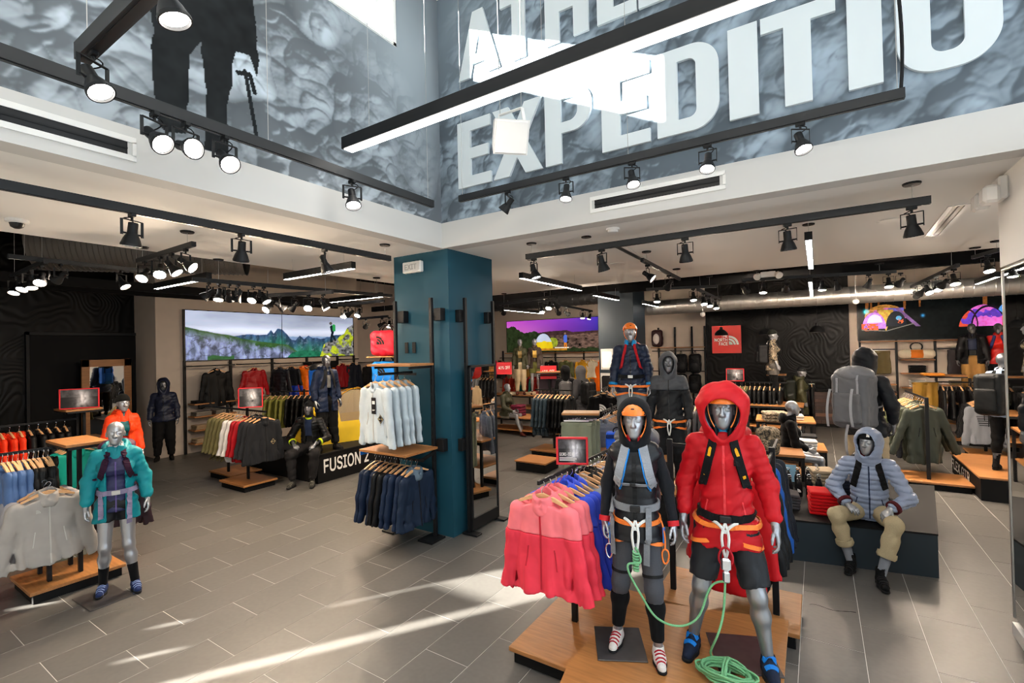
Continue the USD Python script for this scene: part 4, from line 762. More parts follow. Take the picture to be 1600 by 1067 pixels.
def trousers(J, t, m, upto=1.95, loose=.025, r=(.088, .058), wr=.008, h=.014, name='trousers', sd=1, cuff=None):
    fs = [leg_fn(J, S, loose, upto, *r) for S in 'RL']; pel = ell(J['pelvis']-V3(0, 0, .01), V3(.146 if not J['f'] else .138, .108, .11)*J['s']+loose*.5); f = uni(.05, pel, *fs)
    if upto <= 1:
        for S in 'RL': e = J['hip'+S]+(J['kn'+S]-J['hip'+S])*(upto); d = J['kn'+S]-J['hip'+S]; 
        f = uni(.03, pel, *(both(leg_fn(J, S, loose, upto, *r), plane(J['hip'+S]+(J['kn'+S]-J['hip'+S])*upto, J['kn'+S]-J['hip'+S])) for S in 'RL'))
    else: f = uni(.04, pel, *(both(leg_fn(J, S, loose, upto, *r), plane(J['kn'+S]+(J['an'+S]-J['kn'+S])*(upto-1), J['an'+S]-J['kn'+S])) for S in 'RL'))
    f = wrinkled(f, wr, (9, 9, 9), sd); pts = np.array([J[k+S] for k in ('hip', 'kn', 'an') for S in 'RL']+[J['pelvis']]); obj(name, snet(f, pts.min(0)-.19, pts.max(0)+.19, h), m, t, smooth=True)
    if cuff:
        for S in 'RL': e = J['kn'+S]+(J['an'+S]-J['kn'+S])*(upto-1); d = (J['an'+S]-J['kn'+S])/np.linalg.norm(J['an'+S]-J['kn'+S]); obj('trouser_cuff', tube([e-d*.05, e-d*.01, e+d*.015], [.034*J['s']+loose+.03, .034*J['s']+loose+.034, .034*J['s']+loose+.02], 16), cuff, t, smooth=50)
    return f
def sock(J, S, t, m, lo=1.0, up=.55):
    a, b = J['kn'+S], J['an'+S]; p = lambda q: a+(b-a)*q; obj('sock', tube([p(up), p(up+.02), p((up+lo)/2), p(lo)], [.042*J['s'], .048*J['s'], .042*J['s'], .040*J['s']], 14), m, t, smooth=50)
def helmet(J, t, m, turn=0, nod=0, strap='helmet_strap', h=.007):
    s = J['s']; R, c = head_frame(J, turn, nod); W = lambda *p: c+R@(V3(*p)*s); up = R@V3(0, 0, 1)
    sh = cut(both(ell(W(0, -.008, .042), V3(.104, .124, .118)*s, R), plane(W(0, 0, .046), R@V3(0, .06, -1))), ell(W(0, -.008, .02), V3(.088, .108, .108)*s, R))
    k = obj('helmet', snet(sh, W(0, 0, .06)-.17*s, W(0, 0, .08)+.17*s, h), m, t, smooth=True)
    for i, x in enumerate((-.055, .0, .055)): q = W(x, .088-abs(x)*.45, .10-abs(x)*.25); obj('vent', snet(ell(q, V3(.022, .016, .008)*s, R), q-.03, q+.03, .006), 'black_plastic', k, smooth=True)
    for x in (-.062, .062): q = W(x*1.25, .055, .06); obj('vent', snet(ell(q, V3(.014, .022, .008)*s, R), q-.03, q+.03, .006), 'black_plastic', k, smooth=True)
    for sx in (-1, 1): P = smooth_curve([W(sx*.092, .03, .04), W(sx*.084, .045, -.03), W(sx*.05, .075, -.105)], 10); obj('chin_strap', ribbon(P, [R@V3(sx, .2, 0)]*10, .014, .004), m, k)
def beanie(J, t, m, turn=0, nod=0, h=.009, name='beanie'):
    s = J['s']; R, c = head_frame(J, turn, nod); W = lambda *p: c+R@(V3(*p)*s); f = both(ell(W(0, -.015, .045), V3(.093, .112, .118)*s, R), plane(W(0, 0, .042), R@V3(0, .14, -1))); b = uni(.01, f, both(ell(W(0, -.013, .03), V3(.097, .116, .10)*s, R), plane(W(0, 0, .042), R@V3(0, .14, -1)), plane(W(0, 0, .085), R@V3(0, -.14, 1))))
    return obj(name, snet(b, W(0, 0, .06)-.17, W(0, 0, .08)+.17, h), m, t, smooth=True)
def cap_hat(J, t, m, turn=0, nod=0):
    s = J['s']; R, c = head_frame(J, turn, nod); W = lambda *p: c+R@(V3(*p)*s); f = both(ell(W(0, -.01, .045), V3(.09, .108, .1)*s, R), plane(W(0, 0, .03), R@V3(0, -.1, -1))); k = obj('sports_cap', snet(f, W(0, 0, .06)-.16, W(0, 0, .08)+.16, .01), m, t, smooth=True)
    obj('cap_peak', snet(both(ell(W(0, .11, .035), V3(.075, .085, .03)*s, R), plane(W(0, 0, .036), R@V3(0, .25, -1)), plane(W(0, .03, 0), R@V3(0, -1, 0))), W(0, .1, .04)-.12, W(0, .1, .04)+.12, .008), m, k, smooth=True)
def harness(J, f, t, waist=1.02, m='harness_orange', legs=(.80,), loose_f=None):
    s = J['s']; P, N = ring(f, (0, 0, waist*s), (0, 0.08, 1), .008, 44); a = obj('climbing_harness', ribbon(P, N, .032*s, .011, True), m, t)
    for S, sx in (('R', 1), ('L', -1)):
        c = J['hip'+S]+(J['kn'+S]-J['hip'+S])*.22; P, N = ring(loose_f or f, c+V3(sx*.015, 0, 0), (sx*.25, -.05, 1), .008, 36, .25); obj('leg_loop', ribbon(P, N, .028*s, .010, True), m, a)
    y = lay(f, 1, 1, [(0, waist*s)], .5)[0][0][1]; obj('belay_loop', tube(smooth_curve([(0, y+.015, waist*s+.02), (.02, y+.04, waist*s-.05), (.012, y+.05, waist*s-.15), (0, y+.05, waist*s-.19), (-.012, y+.05, waist*s-.15), (-.02, y+.04, waist*s-.05), (0, y+.015, waist*s+.02)], 26), .009, 7), 'harness_white', a)
    obj('tie_in', cat_([tube(smooth_curve([(sx*.075, y-.012, waist*s+.02), (sx*.03, y+.02, waist*s+.0), (0, y+.03, waist*s-.04)], 10), .011, 7) for sx in (-1, 1)]), 'harness_white', a)
    return a
def backpack(name, label, loc, rz, J, f, m, strap, size=(.15, .12, .27), z0=1.18, lid=True, accent=None, belt=None, chest=True, cord=None, h=.014, yb=None, buckle='harness_white', group=None, pocket=True, strap_w=.055, trim=None, belt_z=1.09):
    """A pack worn on figure J over the soft surface f: body, lid, pocket, shoulder straps, chest strap, hip belt."""
    s = J['s']; t = thing(name, label, 'backpack', loc, rz, group); yb = yb if yb is not None else -lay(f, 1, -1, [(0, 1.25*s)], .5)[0][0][1]; w, d, hh = (q*s for q in size); c = V3(0, -yb-d*.92, z0*s)
    body = wrinkled(rbox(c, (w, d, hh), .07*s), .010, (8, 8, 8), 3); obj('pack_body', snet(body, c-V3(w, d, hh)-.03, c+V3(w, d, hh)+.03, h), m, t, smooth=True)
    if lid: lc = c+V3(0, 0, hh*.96); obj('pack_lid', snet(wrinkled(ell(lc, (w*1.06, d*1.12, .105*s)), .012, (9, 9, 9), 4), lc-V3(w, d, .12)*1.3, lc+V3(w, d, .12)*1.3, h), accent or m, t, smooth=True)
    if pocket: pc_ = c+V3(0, -d*1.0, -hh*.25); obj('front_pocket', snet(wrinkled(rbox(pc_, (w*.74, d*.28, hh*.55), .03*s), .006, (9, 9, 9), 5), pc_-V3(w, d, hh), pc_+V3(w, d, hh), h), m, t, smooth=True)
    for sx in (-1, 1):
        P, N = ring(getattr(f, 'tor', f), (sx*.112*s, -.0, 1.30*s), (1, 0, .24*sx), .006, 40, .42, .35, 4.05); p = obj('shoulder_strap', ribbon(P, N, strap_w*s, .016), strap, t)
        E_ = P[-1]; th0 = math.atan2(E_[0], E_[1]); P3, N3 = ring(getattr(f, 'tor', f), (0, 0, E_[2]+.02), (0, 0, 1), .004, 16, .4, th0, th0+sx*1.9); P3[:, 2] += np.linspace(-.02, -.10, 16); obj('lower_strap', ribbon(P3, N3, .022*s, .006), strap, p)
        if trim: P2, N2 = ring(f, (sx*(.112-.034)*s, 0, 1.30*s), (1, 0, .24*sx), .012, 36, .42, .5, 4.1); obj('strap_edge', ribbon(P2, N2, .008, .014), trim, p)
        S_, N_ = lay_dir(body, np.stack([c+V3(sx*w*.55, -d*2.2, z) for z in np.linspace(hh*.95, -hh*.8, 12)]), V3(0, 1, 0), d*4, .006); obj('compression_strap', ribbon(S_, N_, .022, .006), strap, t)
    if chest: P, N = lay(f, 1, 1, [(x*s, 1.27*s) for x in np.linspace(-.11, .11, 12)], .5, .012); cs = obj('chest_strap', ribbon(P, N, .024, .006), belt or strap, t); q = P[6]; obj('buckle', bbx(q-V3(.02, .008, .014), q+V3(.02, .012, .014), .004), buckle, cs)
    if belt: P, N = ring(f, (0, 0, belt_z*s), (0, .06, 1), .01, 44); b_ = obj('hip_belt', ribbon(P, N, .05*s, .014, True), belt, t); q = lay(f, 1, 1, [(0, (belt_z-.005)*s)], .5, .02)[0][0]; obj('buckle', bbx(q-V3(.035, .008, .022), q+V3(.035, .012, .022), .005), buckle, b_)
    return t
def foot_plate(loc, rz, label, w=.36, d=.40):
    obj('foot_plate', rotz(bbx((-w/2, -d/2, 0), (w/2, d/2, .006), .002), rz) if False else moved(rotz(bbx((-w/2, -d/2, 0), (w/2, d/2, .008), .002), rz), loc), 'steel_plate', label=label, cat='base plate')
def face_to(loc, tx, ty): return math.degrees(math.atan2(ty-loc[1], tx-loc[0]))-90      # rz that turns +y towards (tx, ty)
def mannequin(label, loc, rz, group=None): return thing('mannequin', label, 'mannequin', loc, rz, group)
def sub_at(px, py, z): return at_z(px, py, z)

# ---------------------------------------------------------------- hanging clothes (rail along local y, garment across x, front towards -y)
def garment_fn(w=.215, L=.62, hd=.036, sleeve=.56, flare=.03, sd=0, quilt=0, amp=.006, out=.09, fold=.010):
    def f(P):
        x, y, z = P[:, 0], P[:, 1], P[:, 2]; t = np.clip((-z-.13)/L, 0, 1); hw = w-.015+flare*t-.012*np.sin(t*3.1)
        n = meshkit.noise(P*np.float32([6, 3, 4]), sd)-.5; yy = y-t*fold*np.sin(x*34+sd*1.7+n*3)-.012*n; dd = hd*(.75+.35*t)
        r = ((np.abs(x)/hw)**2.6+(np.abs(yy)/dd)**2.0)**(1/2.2)-1; d = r*dd
        d = np.maximum(d, z-(-.115-.33*np.abs(x))); d = np.maximum(d, (-.13-L+.012*np.sin(x*14+sd))-z)
        for sx in (-1, 1):
            a, b = np.float32([sx*(w-.03), 0, -.215]), np.float32([sx*(w+out), -.01+.012*((sd*3+sx) % 3), -.215-sleeve]); q = P-a; ab = b-a; u = np.clip(q@ab/(ab@ab), 0, 1); e = (q-u[:, None]*ab)*np.float32([1, 1.7, 1]); n2 = meshkit.noise(P*np.float32([9, 5, 13]), sd+3)-.5
            ds = np.sqrt((e*e).sum(1))-(.078-.022*u)+.018*n2; ds = np.maximum(ds, ((P-b)@(ab/np.linalg.norm(ab)))); d = smin(d, ds*.75, .010)
        d = d+.008*n+.010*(.6-np.minimum(np.abs(meshkit.noise(P*np.float32([15, 9, 5]), sd+8)*2-1)*1.6, 1))*(.35+t)
        if quilt: d = d+amp*(.6-np.abs(np.sin(z*math.pi/quilt+.5*n))**.6)
        return d
    return f
def hanging(name, label, m, cat='jacket', loc=(0, 0, 0), rz=0.0, w=.215, L=.62, hd=.036, sleeve=.56, flare=.03, sd=0, quilt=0, hood=False, yoke=None, zipper=None, logo=None, group=None, h=.014, collar=None, out=.09, chest=None, tag=None, yz=-.36, facing=-1, fold=.010, amp=.006):
    t = thing(name, label, cat, loc, rz, group); f = garment_fn(w, L, hd, sleeve, flare, sd, quilt, amp, out, fold); lo, hi = V3(-w-out-.08, -hd*2-.05, -.2-L-.03), V3(w+out+.08, hd*2+.05, -.08)
    f2 = cut(f, ell((0, facing*.02, -.10), (.062, .06, .05)))
    if yoke: obj('jacket_body', snet(both(f2, plane((0, 0, yz), (0, 0, 1))), lo, hi, h), m, t, smooth=True); obj('yoke', snet(both(f2, plane((0, 0, yz), (0, 0, -1))), lo, hi, h), yoke, t, smooth=True)
    else: obj('jacket_body', snet(f2, lo, hi, h), m, t, smooth=True)
    fy = -facing
    co = cut(cap((0, fy*.012, -.15), (0, fy*.012, -.085), .085, .075, (1, 1.15, 1)), cap((0, fy*.012, -.2), (0, fy*.012, 0), .055, None, (1, 1.2, 1)), plane((0, 0, -.075), (0, 0, -1)), cap((0, -fy*.09, -.06), (0, -fy*.07, -.14), .035))
    if hood: co = cut(uni(.02, cut(cap((0, fy*.012, -.17), (0, fy*.0, -.07), .092, .078, (1, 1.1, 1)), plane((0, 0, -.062), (0, fy*.5, -1))), cut(ell((0, fy*.055, -.135), (.135, .065, .085)), plane((0, fy*.01, 0), (0, -fy, 0)) if 0 else ell((0, 0, 5), (.1, .1, .1)))), cap((0, fy*.012, -.3), (0, fy*.01, 0), .057, None, (1, 1.15, 1)), cap((0, -fy*.09, -.02), (0, -fy*.075, -.125), .022))
    obj('hood' if hood else 'collar', snet(wrinkled(co, .008, (11, 11, 11), sd), (-.19, -.15, -.29), (.19, .15, -.03), min(h, .011)), collar or yoke or m, t, smooth=True)
    if zipper: S_, N_ = lay(f, 1, facing, [(0, z) for z in np.linspace(-.17, -.12-L, 20)], .25, .002); obj('zipper', ribbon(S_, N_, .012, .006), zipper, t)
    if zipper:
        for sx in (-1, 1): S_, N_ = lay(f, 1, facing, [(sx*(.105+.02*k), -.45-.15*k) for k in np.linspace(0, 1, 9)], .25, .002); obj('pocket_zip', ribbon(S_, N_, .009, .005), zipper, t)
    if logo: S_, N_ = lay(f, 1, facing, [(-facing*.10*-1, -.27)], .25, .004); q = S_[0]; obj('half_dome', placed(extr(dome_logo(.035), .002), q, (-facing, 0, 0), (0, 0, 1)), logo, t)
    if tag: q = lay(f, 1, facing, [(.13*-facing, -.52)], .25, .008)[0][0]; hang_tag(q, (-facing, 0, 0), t)
    if tag == 2: q = lay(f, 1, facing, [(.02*-facing, -.36)], .25, .010)[0][0]; k = obj('swing_tag', placed(bbx((-.04, -.10, 0), (.04, .10, .003), .001), q, (-facing, 0, 0), (0, 0, 1)), 'black_plastic', t); obj('tag_print', placed(cat_([bx((-.025, .02, .003), (.025, .06, .0036)), bx((-.025, -.05, .003), (.025, -.045, .0036)), bx((-.025, -.06, .003), (.015, -.055, .0036))]), q, (-facing, 0, 0), (0, 0, 1)), 'print_white', k)
    return t
def hang_tag(q, u, t, r=.055):
    u = V3(*u); v = V3(0, 0, 1); k = obj('diamond_tag', placed(extr(affinity.rotate(sbox(-r*.7, -r*.7, r*.7, r*.7), 45), .003), q, u, v), 'black_plastic', t)
    obj('tag_edge', placed(extr(affinity.rotate(sbox(-r*.62, -r*.62, r*.62, r*.62).difference(sbox(-r*.56, -r*.56, r*.56, r*.56)), 45), .001), q+np.cross(u, v)*.0032, u, v), 'tag_gold', k); text_on('GORE-TEX', .013, q+np.cross(u, v)*.0032-u*.038-V3(0, 0, .006), u, v, 'tag_gold', k, .076, depth=.001)
def hanger_proto(loc, rz, label, group=None):
    t = thing('coat_hanger', label, 'hanger', loc, rz, group); sh = [hull([V3(x, y*.012, z)+V3(0, 0, 0) for x, z in pts for y in (-1, 1)]) for pts in ([(0, -.062), (0, -.10), (.10, -.09), (.10, -.117)], [(.10, -.09), (.10, -.117), (.20, -.135), (.205, -.155)], [(0, -.062), (0, -.10), (-.10, -.09), (-.10, -.117)], [(-.10, -.09), (-.10, -.117), (-.20, -.135), (-.205, -.155)])]
    obj('hanger_arm', cat_(sh), 'light_wood', t); obj('hook', tube(smooth_curve([(-.018, 0, .0), (-.012, 0, .016), (.004, 0, .021), (.019, 0, .012), (.018, 0, -.008), (.003, 0, -.028), (0, 0, -.068)], 14), .0035, 5), 'chrome', t); return t
HANGER = [None]
def hang_row(a, b, items, rack, spacing=None, near='near end', hangers=True, jitter=4, drop=0.0, base_rz=None, group_of=None):
    """Garments along a rail from a (front) to b: items are (maker kwargs, count, description, extra drop)."""
    a, b = np.asarray(a, float), np.asarray(b, float); n = sum(i[1] for i in items); d = (b-a)/max(n-1, 1) if spacing is None else (b-a)/np.linalg.norm(b-a)*spacing; k = 0; rg = random.Random(len(rack)*7+n); dirv = b-a
    rz0 = math.degrees(math.atan2(dirv[1], dirv[0]))-90 if base_rz is None else base_rz
    for kw, cnt, desc in items:
        proto = None; grp = f'{desc}s on {rack}' if cnt > 1 else None
        for i in range(cnt):
            P = a+d*k+[0, 0, -drop]; rz = rz0+rg.uniform(-jitter, jitter); lab = f'{ORD[i]} {desc} from the {near} on {rack}' if cnt > 1 else f'{desc} on {rack}'
            if proto is None: proto = hanging(label=lab, loc=P, rz=rz, group=grp, sd=k+len(rack), **kw)
            else: copy_of(proto, P, rz, lab, grp)
            if hangers:
                hl = f'wooden hanger of the {ORD[i]+" " if cnt > 1 else ""}{desc} on {rack}'; hg = f'wooden hangers on {rack}'
                if HANGER[0] is None: HANGER[0] = hanger_proto(P, rz, hl, hg)
                else: copy_of(HANGER[0], P, rz, hl, hg)
            k += 1
# ---------------------------------------------------------------- folded clothes, bottles, signs
def folded_mesh(w=.26, d=.32, h=.03, sd=0):
    f = lambda P: bumpy(rbox((0, 0, h/2), (w/2, d/2, h/2), h*.45), lambda P: .008*(meshkit.noise(P*np.float32([9, 9, 20]), sd)-.5))(P)
    return snet(cut(f, rbox((0, d/2, h/2), (w, .04, .0035), .002)), (-w/2-.02, -d/2-.02, -.01), (w/2+.02, d/2+.02, h+.015), .0125)
_fold = {}
def folded(loc, rz, n, m, desc, place, w=.26, d=.32, h=.03, group=None):
    """n folded garments piled up at loc."""
    for i in range(n):
        P = np.asarray(loc)+[0, 0, i*h*.97]; lab = f'{desc}, {"topmost" if i == n-1 else ORD[i]+" from the bottom" if i else "lowest"} {place}' if n > 1 else f'{desc} {place}'; key = (m, w, d, h)
        if key not in _fold: _fold[key] = thing('folded_garment', lab, 'folded clothes', P, rz+(i*37 % 7)-3, group or f'{desc} {place}'); obj('fabric', folded_mesh(w, d, h, len(_fold)), m, _fold[key], smooth=True)
        else: copy_of(_fold[key], P, rz+(i*37 % 7)-3, lab, group or f'{desc} {place}')
def sign_picture(seed, bw=True):
    def fn(a, b):
        n = F2(a*2, b*2, 1.6, 5, seed); m = F2(a*9, b*5, 1.2, 4, seed+3); fig = np.exp(-(((a-.58)/.2)**2)-((b-.42)/.55)**2); g = .03+.75*fig*np.clip(n*1.7-.35, 0, 1)*(.5+m)+.10*m*(b > .6); g = g*(1+.8*np.abs(np.sin(a*19+n*6))*fig); return np.stack([g, g, g*1.05], 1).clip(0, 1)
    return fn
def red_sign(label, loc, rz, w, h, seed, text=None, stem=0.0):
    """A red framed picture card standing at loc (bottom middle), facing local -y."""
    t = thing('card_sign', label, 'sign', loc, rz); e = .018
    obj('frame', cat_([bbx((-w/2, -.012, 0), (w/2, .012, e), .003), bbx((-w/2, -.012, h-e), (w/2, .012, h), .003), bbx((-w/2, -.012, 0), (-w/2+e, .012, h), .003), bbx((w/2-e, -.012, 0), (w/2, .012, h), .003), bx((-w/2+.01, .004, .01), (w/2-.01, .009, h-.01))]), 'red_card', t)
    m, a, b = grid_panel((-w/2+e, -.002, e), (w-2*e, 0, 0), (0, 0, h-2*e), 60, 44); obj('picture', m, 'poster_print', t, tint=sign_picture(seed)(a, b))
    if text: text_on(text, h*.11, (-w*.40, -.003, h*.32), (1, 0, 0), (0, 0, 1), 'print_white', t, w*.42, depth=.001); 
    if text: obj('small_print', cat_([bx((-w*.40, -.0035, h*(.25-.05*k)), (w*(.02+.06*((k*5) % 3)), -.002, h*(.25-.05*k)+.006)) for k in range(3)]), 'print_white', t)
    if stem: obj('stem', cat_([bbx((-.02, -.01, -stem), (.02, .01, 0), .002)]), 'black_metal', t)
    return t
mat('harness_orange', lin('f07c2a'), .6, bump=.2, scale=90); mat('harness_white', lin('d8d8d4'), .5); mat('steel_plate', (.10, .095, .095), .38, metal=.7, var=.15, scale=12); mat('tag_gold', lin('c9b78a'), .5); mat('helmet_orange', lin('f47a1e'), .3, coat=.3)
# ================================================================ fittings
def at_d(px, py, D): return EYE+ray(px, py)*D
def spot(px, D, z=0.0): p = at_d(px, 533.5, D); r = ray(px, 533.5); q = EYE+r*D; return V3(q[0], q[1], z)
def wood_block(name, label, cat, lo, hi, top='oak', side='black_board', t_=.03, rz=0.0, group=None, edge=None):
    """A plinth or platform: dark sides, a wooden top."""
    lo, hi = V3(*lo), V3(*hi); c = V3((lo[0]+hi[0])/2, (lo[1]+hi[1])/2, lo[2]); t = thing(name, label, cat, c, rz, group); a, b = lo-c, hi-c
    obj('plinth', bbx(a+[.02, .02, 0], (b[0]-.02, b[1]-.02, b[2]-t_), .003), side, t); obj('wooden_top', bbx((a[0], a[1], b[2]-t_), b, .004), top, t); return t
def table(label, c, size, z, rz=0, shelf=None, name='display_table', legs='black_metal', top='oak'):
    w, d = size; t = thing(name, label, 'table', (c[0], c[1], 0), rz); obj('tabletop', bbx((-w/2, -d/2, z-.035), (w/2, d/2, z), .004), top, t); obj('apron', cat_([bbx((-w/2+.01, s*(d/2-.03)-.02, z-.085), (w/2-.01, s*(d/2-.03)+.02, z-.035)) for s in (-1, 1)]), legs, t)
    for sx in (-1, 1):
        for sy in (-1, 1): obj('leg', bbx((sx*(w/2-.03)-.022, sy*(d/2-.03)-.022, 0), (sx*(w/2-.03)+.022, sy*(d/2-.03)+.022, z-.035)), legs, t)
    for sz in ([] if shelf is None else np.atleast_1d(shelf)): obj('shelf', bbx((-w/2+.03, -d/2+.03, sz-.03), (w/2-.03, d/2-.03, sz)), top, t)
    return t
def rack(label, base_c, base, posts, rails, shelf=None, rz=0, bz=.13, hooks=True):
    """A clothes rack: wooden base, black posts, rails. posts: (x, y, height); rails: (a, b); all relative to base_c."""
    t = thing('clothes_rack', label, 'clothes rack', (base_c[0], base_c[1], 0), rz); w, d = base; obj('plinth', bbx((-w/2+.03, -d/2+.03, 0), (w/2-.03, d/2-.03, bz-.035)), 'black_board', t); obj('wooden_base', bbx((-w/2, -d/2, bz-.035), (w/2, d/2, bz), .004), 'oak', t)
    for x, y, h in posts: obj('post', bbx((x-.025, y-.018, bz), (x+.025, y+.018, h)), 'black_metal', t)
    for a, b in rails: obj('rail', bar(a, b, .018, .03), 'black_metal', t)
    if shelf: (x0, y0, x1, y1, z) = shelf; obj('wooden_shelf', bbx((x0, y0, z), (x1, y1, z+.03), .003), 'oak', t); obj('shelf_frame', cat_([bbx((x0, y0, z-.03), (x1, y0+.02, z)), bbx((x0, y1-.02, z-.03), (x1, y1, z)), bbx((x0, y0, z-.03), (x0+.02, y1, z)), bbx((x1-.02, y0, z-.03), (x1, y1, z))]), 'black_metal', t)
    return t
JK = lambda c, kind='shell', **k: dict(name=k.pop('name', 'jacket'), m=cloth(c, kind), **k)

# ================================================================ the column's fittings and clothes
t = thing('shelf_uprights', 'black slotted steel uprights and brackets on the left face of the teal pillar', 'shelf uprights', (-4.6, 4.72, 0))
for x in (-4.90, -4.24):
    u = obj('upright', bbx((x+4.6-.025, -.06, .02), (x+4.6+.025, -.02, 3.12)), 'black_metal', t); obj('slots', cat_([bx((x+4.6-.006, -.0615, z), (x+4.6+.006, -.058, z+.035)) for z in np.arange(.3, 3.05, .11)]), 'track_metal', u)
    for z in (1.12, 2.82): obj('bracket', cat_([bbx((x+4.6+.03, -.03, z), (x+4.6+.15, .066, z+.16), .004), bbx((x+4.6-.01, -.03, z+.05), (x+4.6+.04, -.01, z+.11))]), 'black_metal', t)
[obj('foot', bbx((a, -.25, 0), (b, .02, .025), .004), 'black_metal', t) for a, b in ((.24, .48), (-.42, -.2))]
for k in range(2): obj('socket_plate', bbx((-.22+.14*k, .05, 2.40), (-.16+.14*k, .066, 2.55), .004), 'black_plastic', t)
t = thing('wall_shelf', 'upper oak shelf with a hanging arm on the teal pillar', 'shelf', (-4.58, 4.5, 2.24)); obj('wooden_shelf', bbx((-.40, -.26, 0), (.38, .17, .03), .003), 'oak', t); obj('hang_bar', cat_([bar((-.30, -.1, -.10), (.32, -.1, -.10), .02, .03), bar((-.30, .16, -.02), (-.30, -.22, -.02), .015, .03), bar((.32, .16, -.02), (.32, -.22, -.02), .015, .03), bar((0, .16, -.09), (0, -.42, -.09), .02, .03)]), 'black_metal', t)
t = thing('wall_shelf', 'lower oak shelf under the white jackets on the teal pillar', 'shelf', (-4.58, 4.45, 1.16)); obj('wooden_shelf', bbx((-.40, -.36, 0), (.42, .22, .03), .003), 'oak', t); obj('hang_bar', cat_([bar((-.42, -.05, -.10), (.42, -.05, -.10), .02, .03), bar((.38, -.05, -.1), (.38, .2, -.04), .02, .04), bar((-.38, -.05, -.1), (-.38, .2, -.04), .02, .04)]), 'black_metal', t)
obj('price_blade', bbx((-.43, -.32, -.06), (-.425, .02, -.0), .002), cloth('1f7ad0'), t)
hang_row((-4.62, 4.06, 2.13), (-4.58, 4.52, 2.13), [(JK('c6d0d6', name='softshell_jacket', L=.70, w=.235, hd=.045, out=.05, sleeve=.66, zipper='grey_plastic', tag=2, h=.011, fold=.006), 1, 'pale grey zip jacket with black tags'), (JK('bcc8cf', name='softshell_jacket', L=.70, w=.235, hd=.04, out=.06, sleeve=.66, tag=True, yoke=None), 4, 'pale grey softshell jacket')], 'the upper pillar arm')
hang_row((-4.24, 4.36, 1.05), (-4.98, 4.36, 1.05), [(JK('27384f', name='rain_jacket', L=.66, w=.245, hd=.05, hood=True, out=.06, collar=cloth('6d7f8e'), zipper='black_rubber', h=.011, sleeve=.58, fold=.016), 1, 'navy hooded jacket with grey hood lining'), (JK('22334d', name='rain_jacket', L=.64, w=.24, hd=.045, out=.08, fold=.016), 3, 'navy jacket'), (JK('17191c', L=.62, w=.24, hd=.042, fold=.014), 2, 'black jacket'), (JK('1e2f48', L=.60, w=.23, hd=.042, fold=.014), 3, 'dark blue jacket')], 'the lower pillar rail', jitter=6)
# mirror stand right of the column
t = thing('standing_mirror', 'tall black framed mirror on two steel uprights by the teal pillar', 'mirror', (-3.93, 5.33, 0))
for y in (-.33, .31):
    obj('upright', bbx((-.02, y-.022, .02), (.02, y+.022, 3.12)), 'black_metal', t); obj('foot', bbx((-.08, y-.06, 0), (.16, y+.06, .025), .004), 'black_metal', t)
    for z in (1.1, 2.8): obj('bracket', bbx((-.095, y-.09, z), (-.02, y+.02, z+.16), .004), 'black_metal', t)
obj('mirror_frame', cat_([bbx((.02, -.32, .17), (.05, -.29, 2.22)), bbx((.02, .27, .17), (.05, .30, 2.22)), bbx((.02, -.32, 2.19), (.05, .30, 2.22)), bbx((.02, -.32, .04), (.05, .30, .2)), bx((.018, -.31, .1), (.025, .29, 2.2))]), 'black_metal', t); obj('mirror_pane', bx((.03, -.29, .2), (.038, .27, 2.19)), 'mirror_glass', t)

# ================================================================ left: racks of grey, blue and orange clothes
b = V3(-6.95, 1.78, 0)
rack('near left rack of grey and blue jackets with a small oak shelf', b, (.72, .78), [(-.16, .05, 1.5), (.16, .05, 1.5), (-.16, -.2, 1.2), (.16, -.2, 1.2)], [((-.10, -1.15, at_x(30, 709.5, -7.05)[2]+.02), (-.10, .1, at_x(30, 709.5, -7.05)[2]+.02)), ((-.5, -.2, 1.19), (.35, -.2, 1.19))], (-.35, -.10, .32, .26, 1.5))
hang_row((-6.62, 1.54, 1.17), (-7.12, 1.54, 1.17), [(JK('aca8a4', name='rain_jacket', L=.66, w=.265, hd=.055, out=.09, sleeve=.60, hood=True, logo='grey_plastic', zipper='grey_plastic', h=.011, fold=.012), 1, 'marked light grey jacket'), (JK('a4a3a8', name='rain_jacket', L=.66, w=.26, hd=.045, out=.09, hood=True), 4, 'light grey hooded jacket')], 'the near left rack')
ra, rb_ = at_x(3, 713, -7.05), at_x(75, 704, -7.05)
hang_row(ra, rb_, [(JK('5f7ba6', L=.80, w=.22, hd=.06, out=.05, sleeve=.68, fold=.02), 5, 'slate blue jacket'), (JK('17181a', L=.68, w=.21, hd=.05, fold=.02), 5, 'black jacket')], 'the near left side rail', near='left end')
b = V3(*spot(118, 7.7)[:2], 0); print('rack2', b) if 0 else None
rack('rear left rack of orange jackets with a red framed card', b, (.8, .8), [(-.16, .05, 1.62), (.16, .05, 1.62), (.16, -.3, 1.2)], [((-.1, -1.2, 1.45), (-.1, .05, 1.45)), ((-.4, -.12, 1.16), (.5, -.12, 1.16))], (-.3, -.2, .3, .25, 1.60))
red_sign('red framed picture card on the oak shelf of the rear left rack', b+[.15, 0, 1.63], 58, .50, .32, 5, None)
hang_row(b+[-.1, -1.15, 1.42], b+[-.1, -.12, 1.42], [(JK('f2502a', name='rain_jacket', L=.66, w=.22, hd=.05, out=.06, fold=.016), 6, 'bright orange jacket'), (JK('1a1a1c', L=.6, w=.22, hd=.045), 5, 'black jacket')], 'the rear left side rail', near='left end')
hang_row(b+[.5, -.12, 1.14], b+[.1, -.12, 1.14], [(JK('1aa294', name='rain_jacket', L=.64, w=.24, hd=.045, out=.12, hood=True), 3, 'turquoise jacket'), (JK('3a2a38', name='jacket', L=.62, w=.23, hd=.04), 2, 'dark plum jacket')], 'the rear left rack')
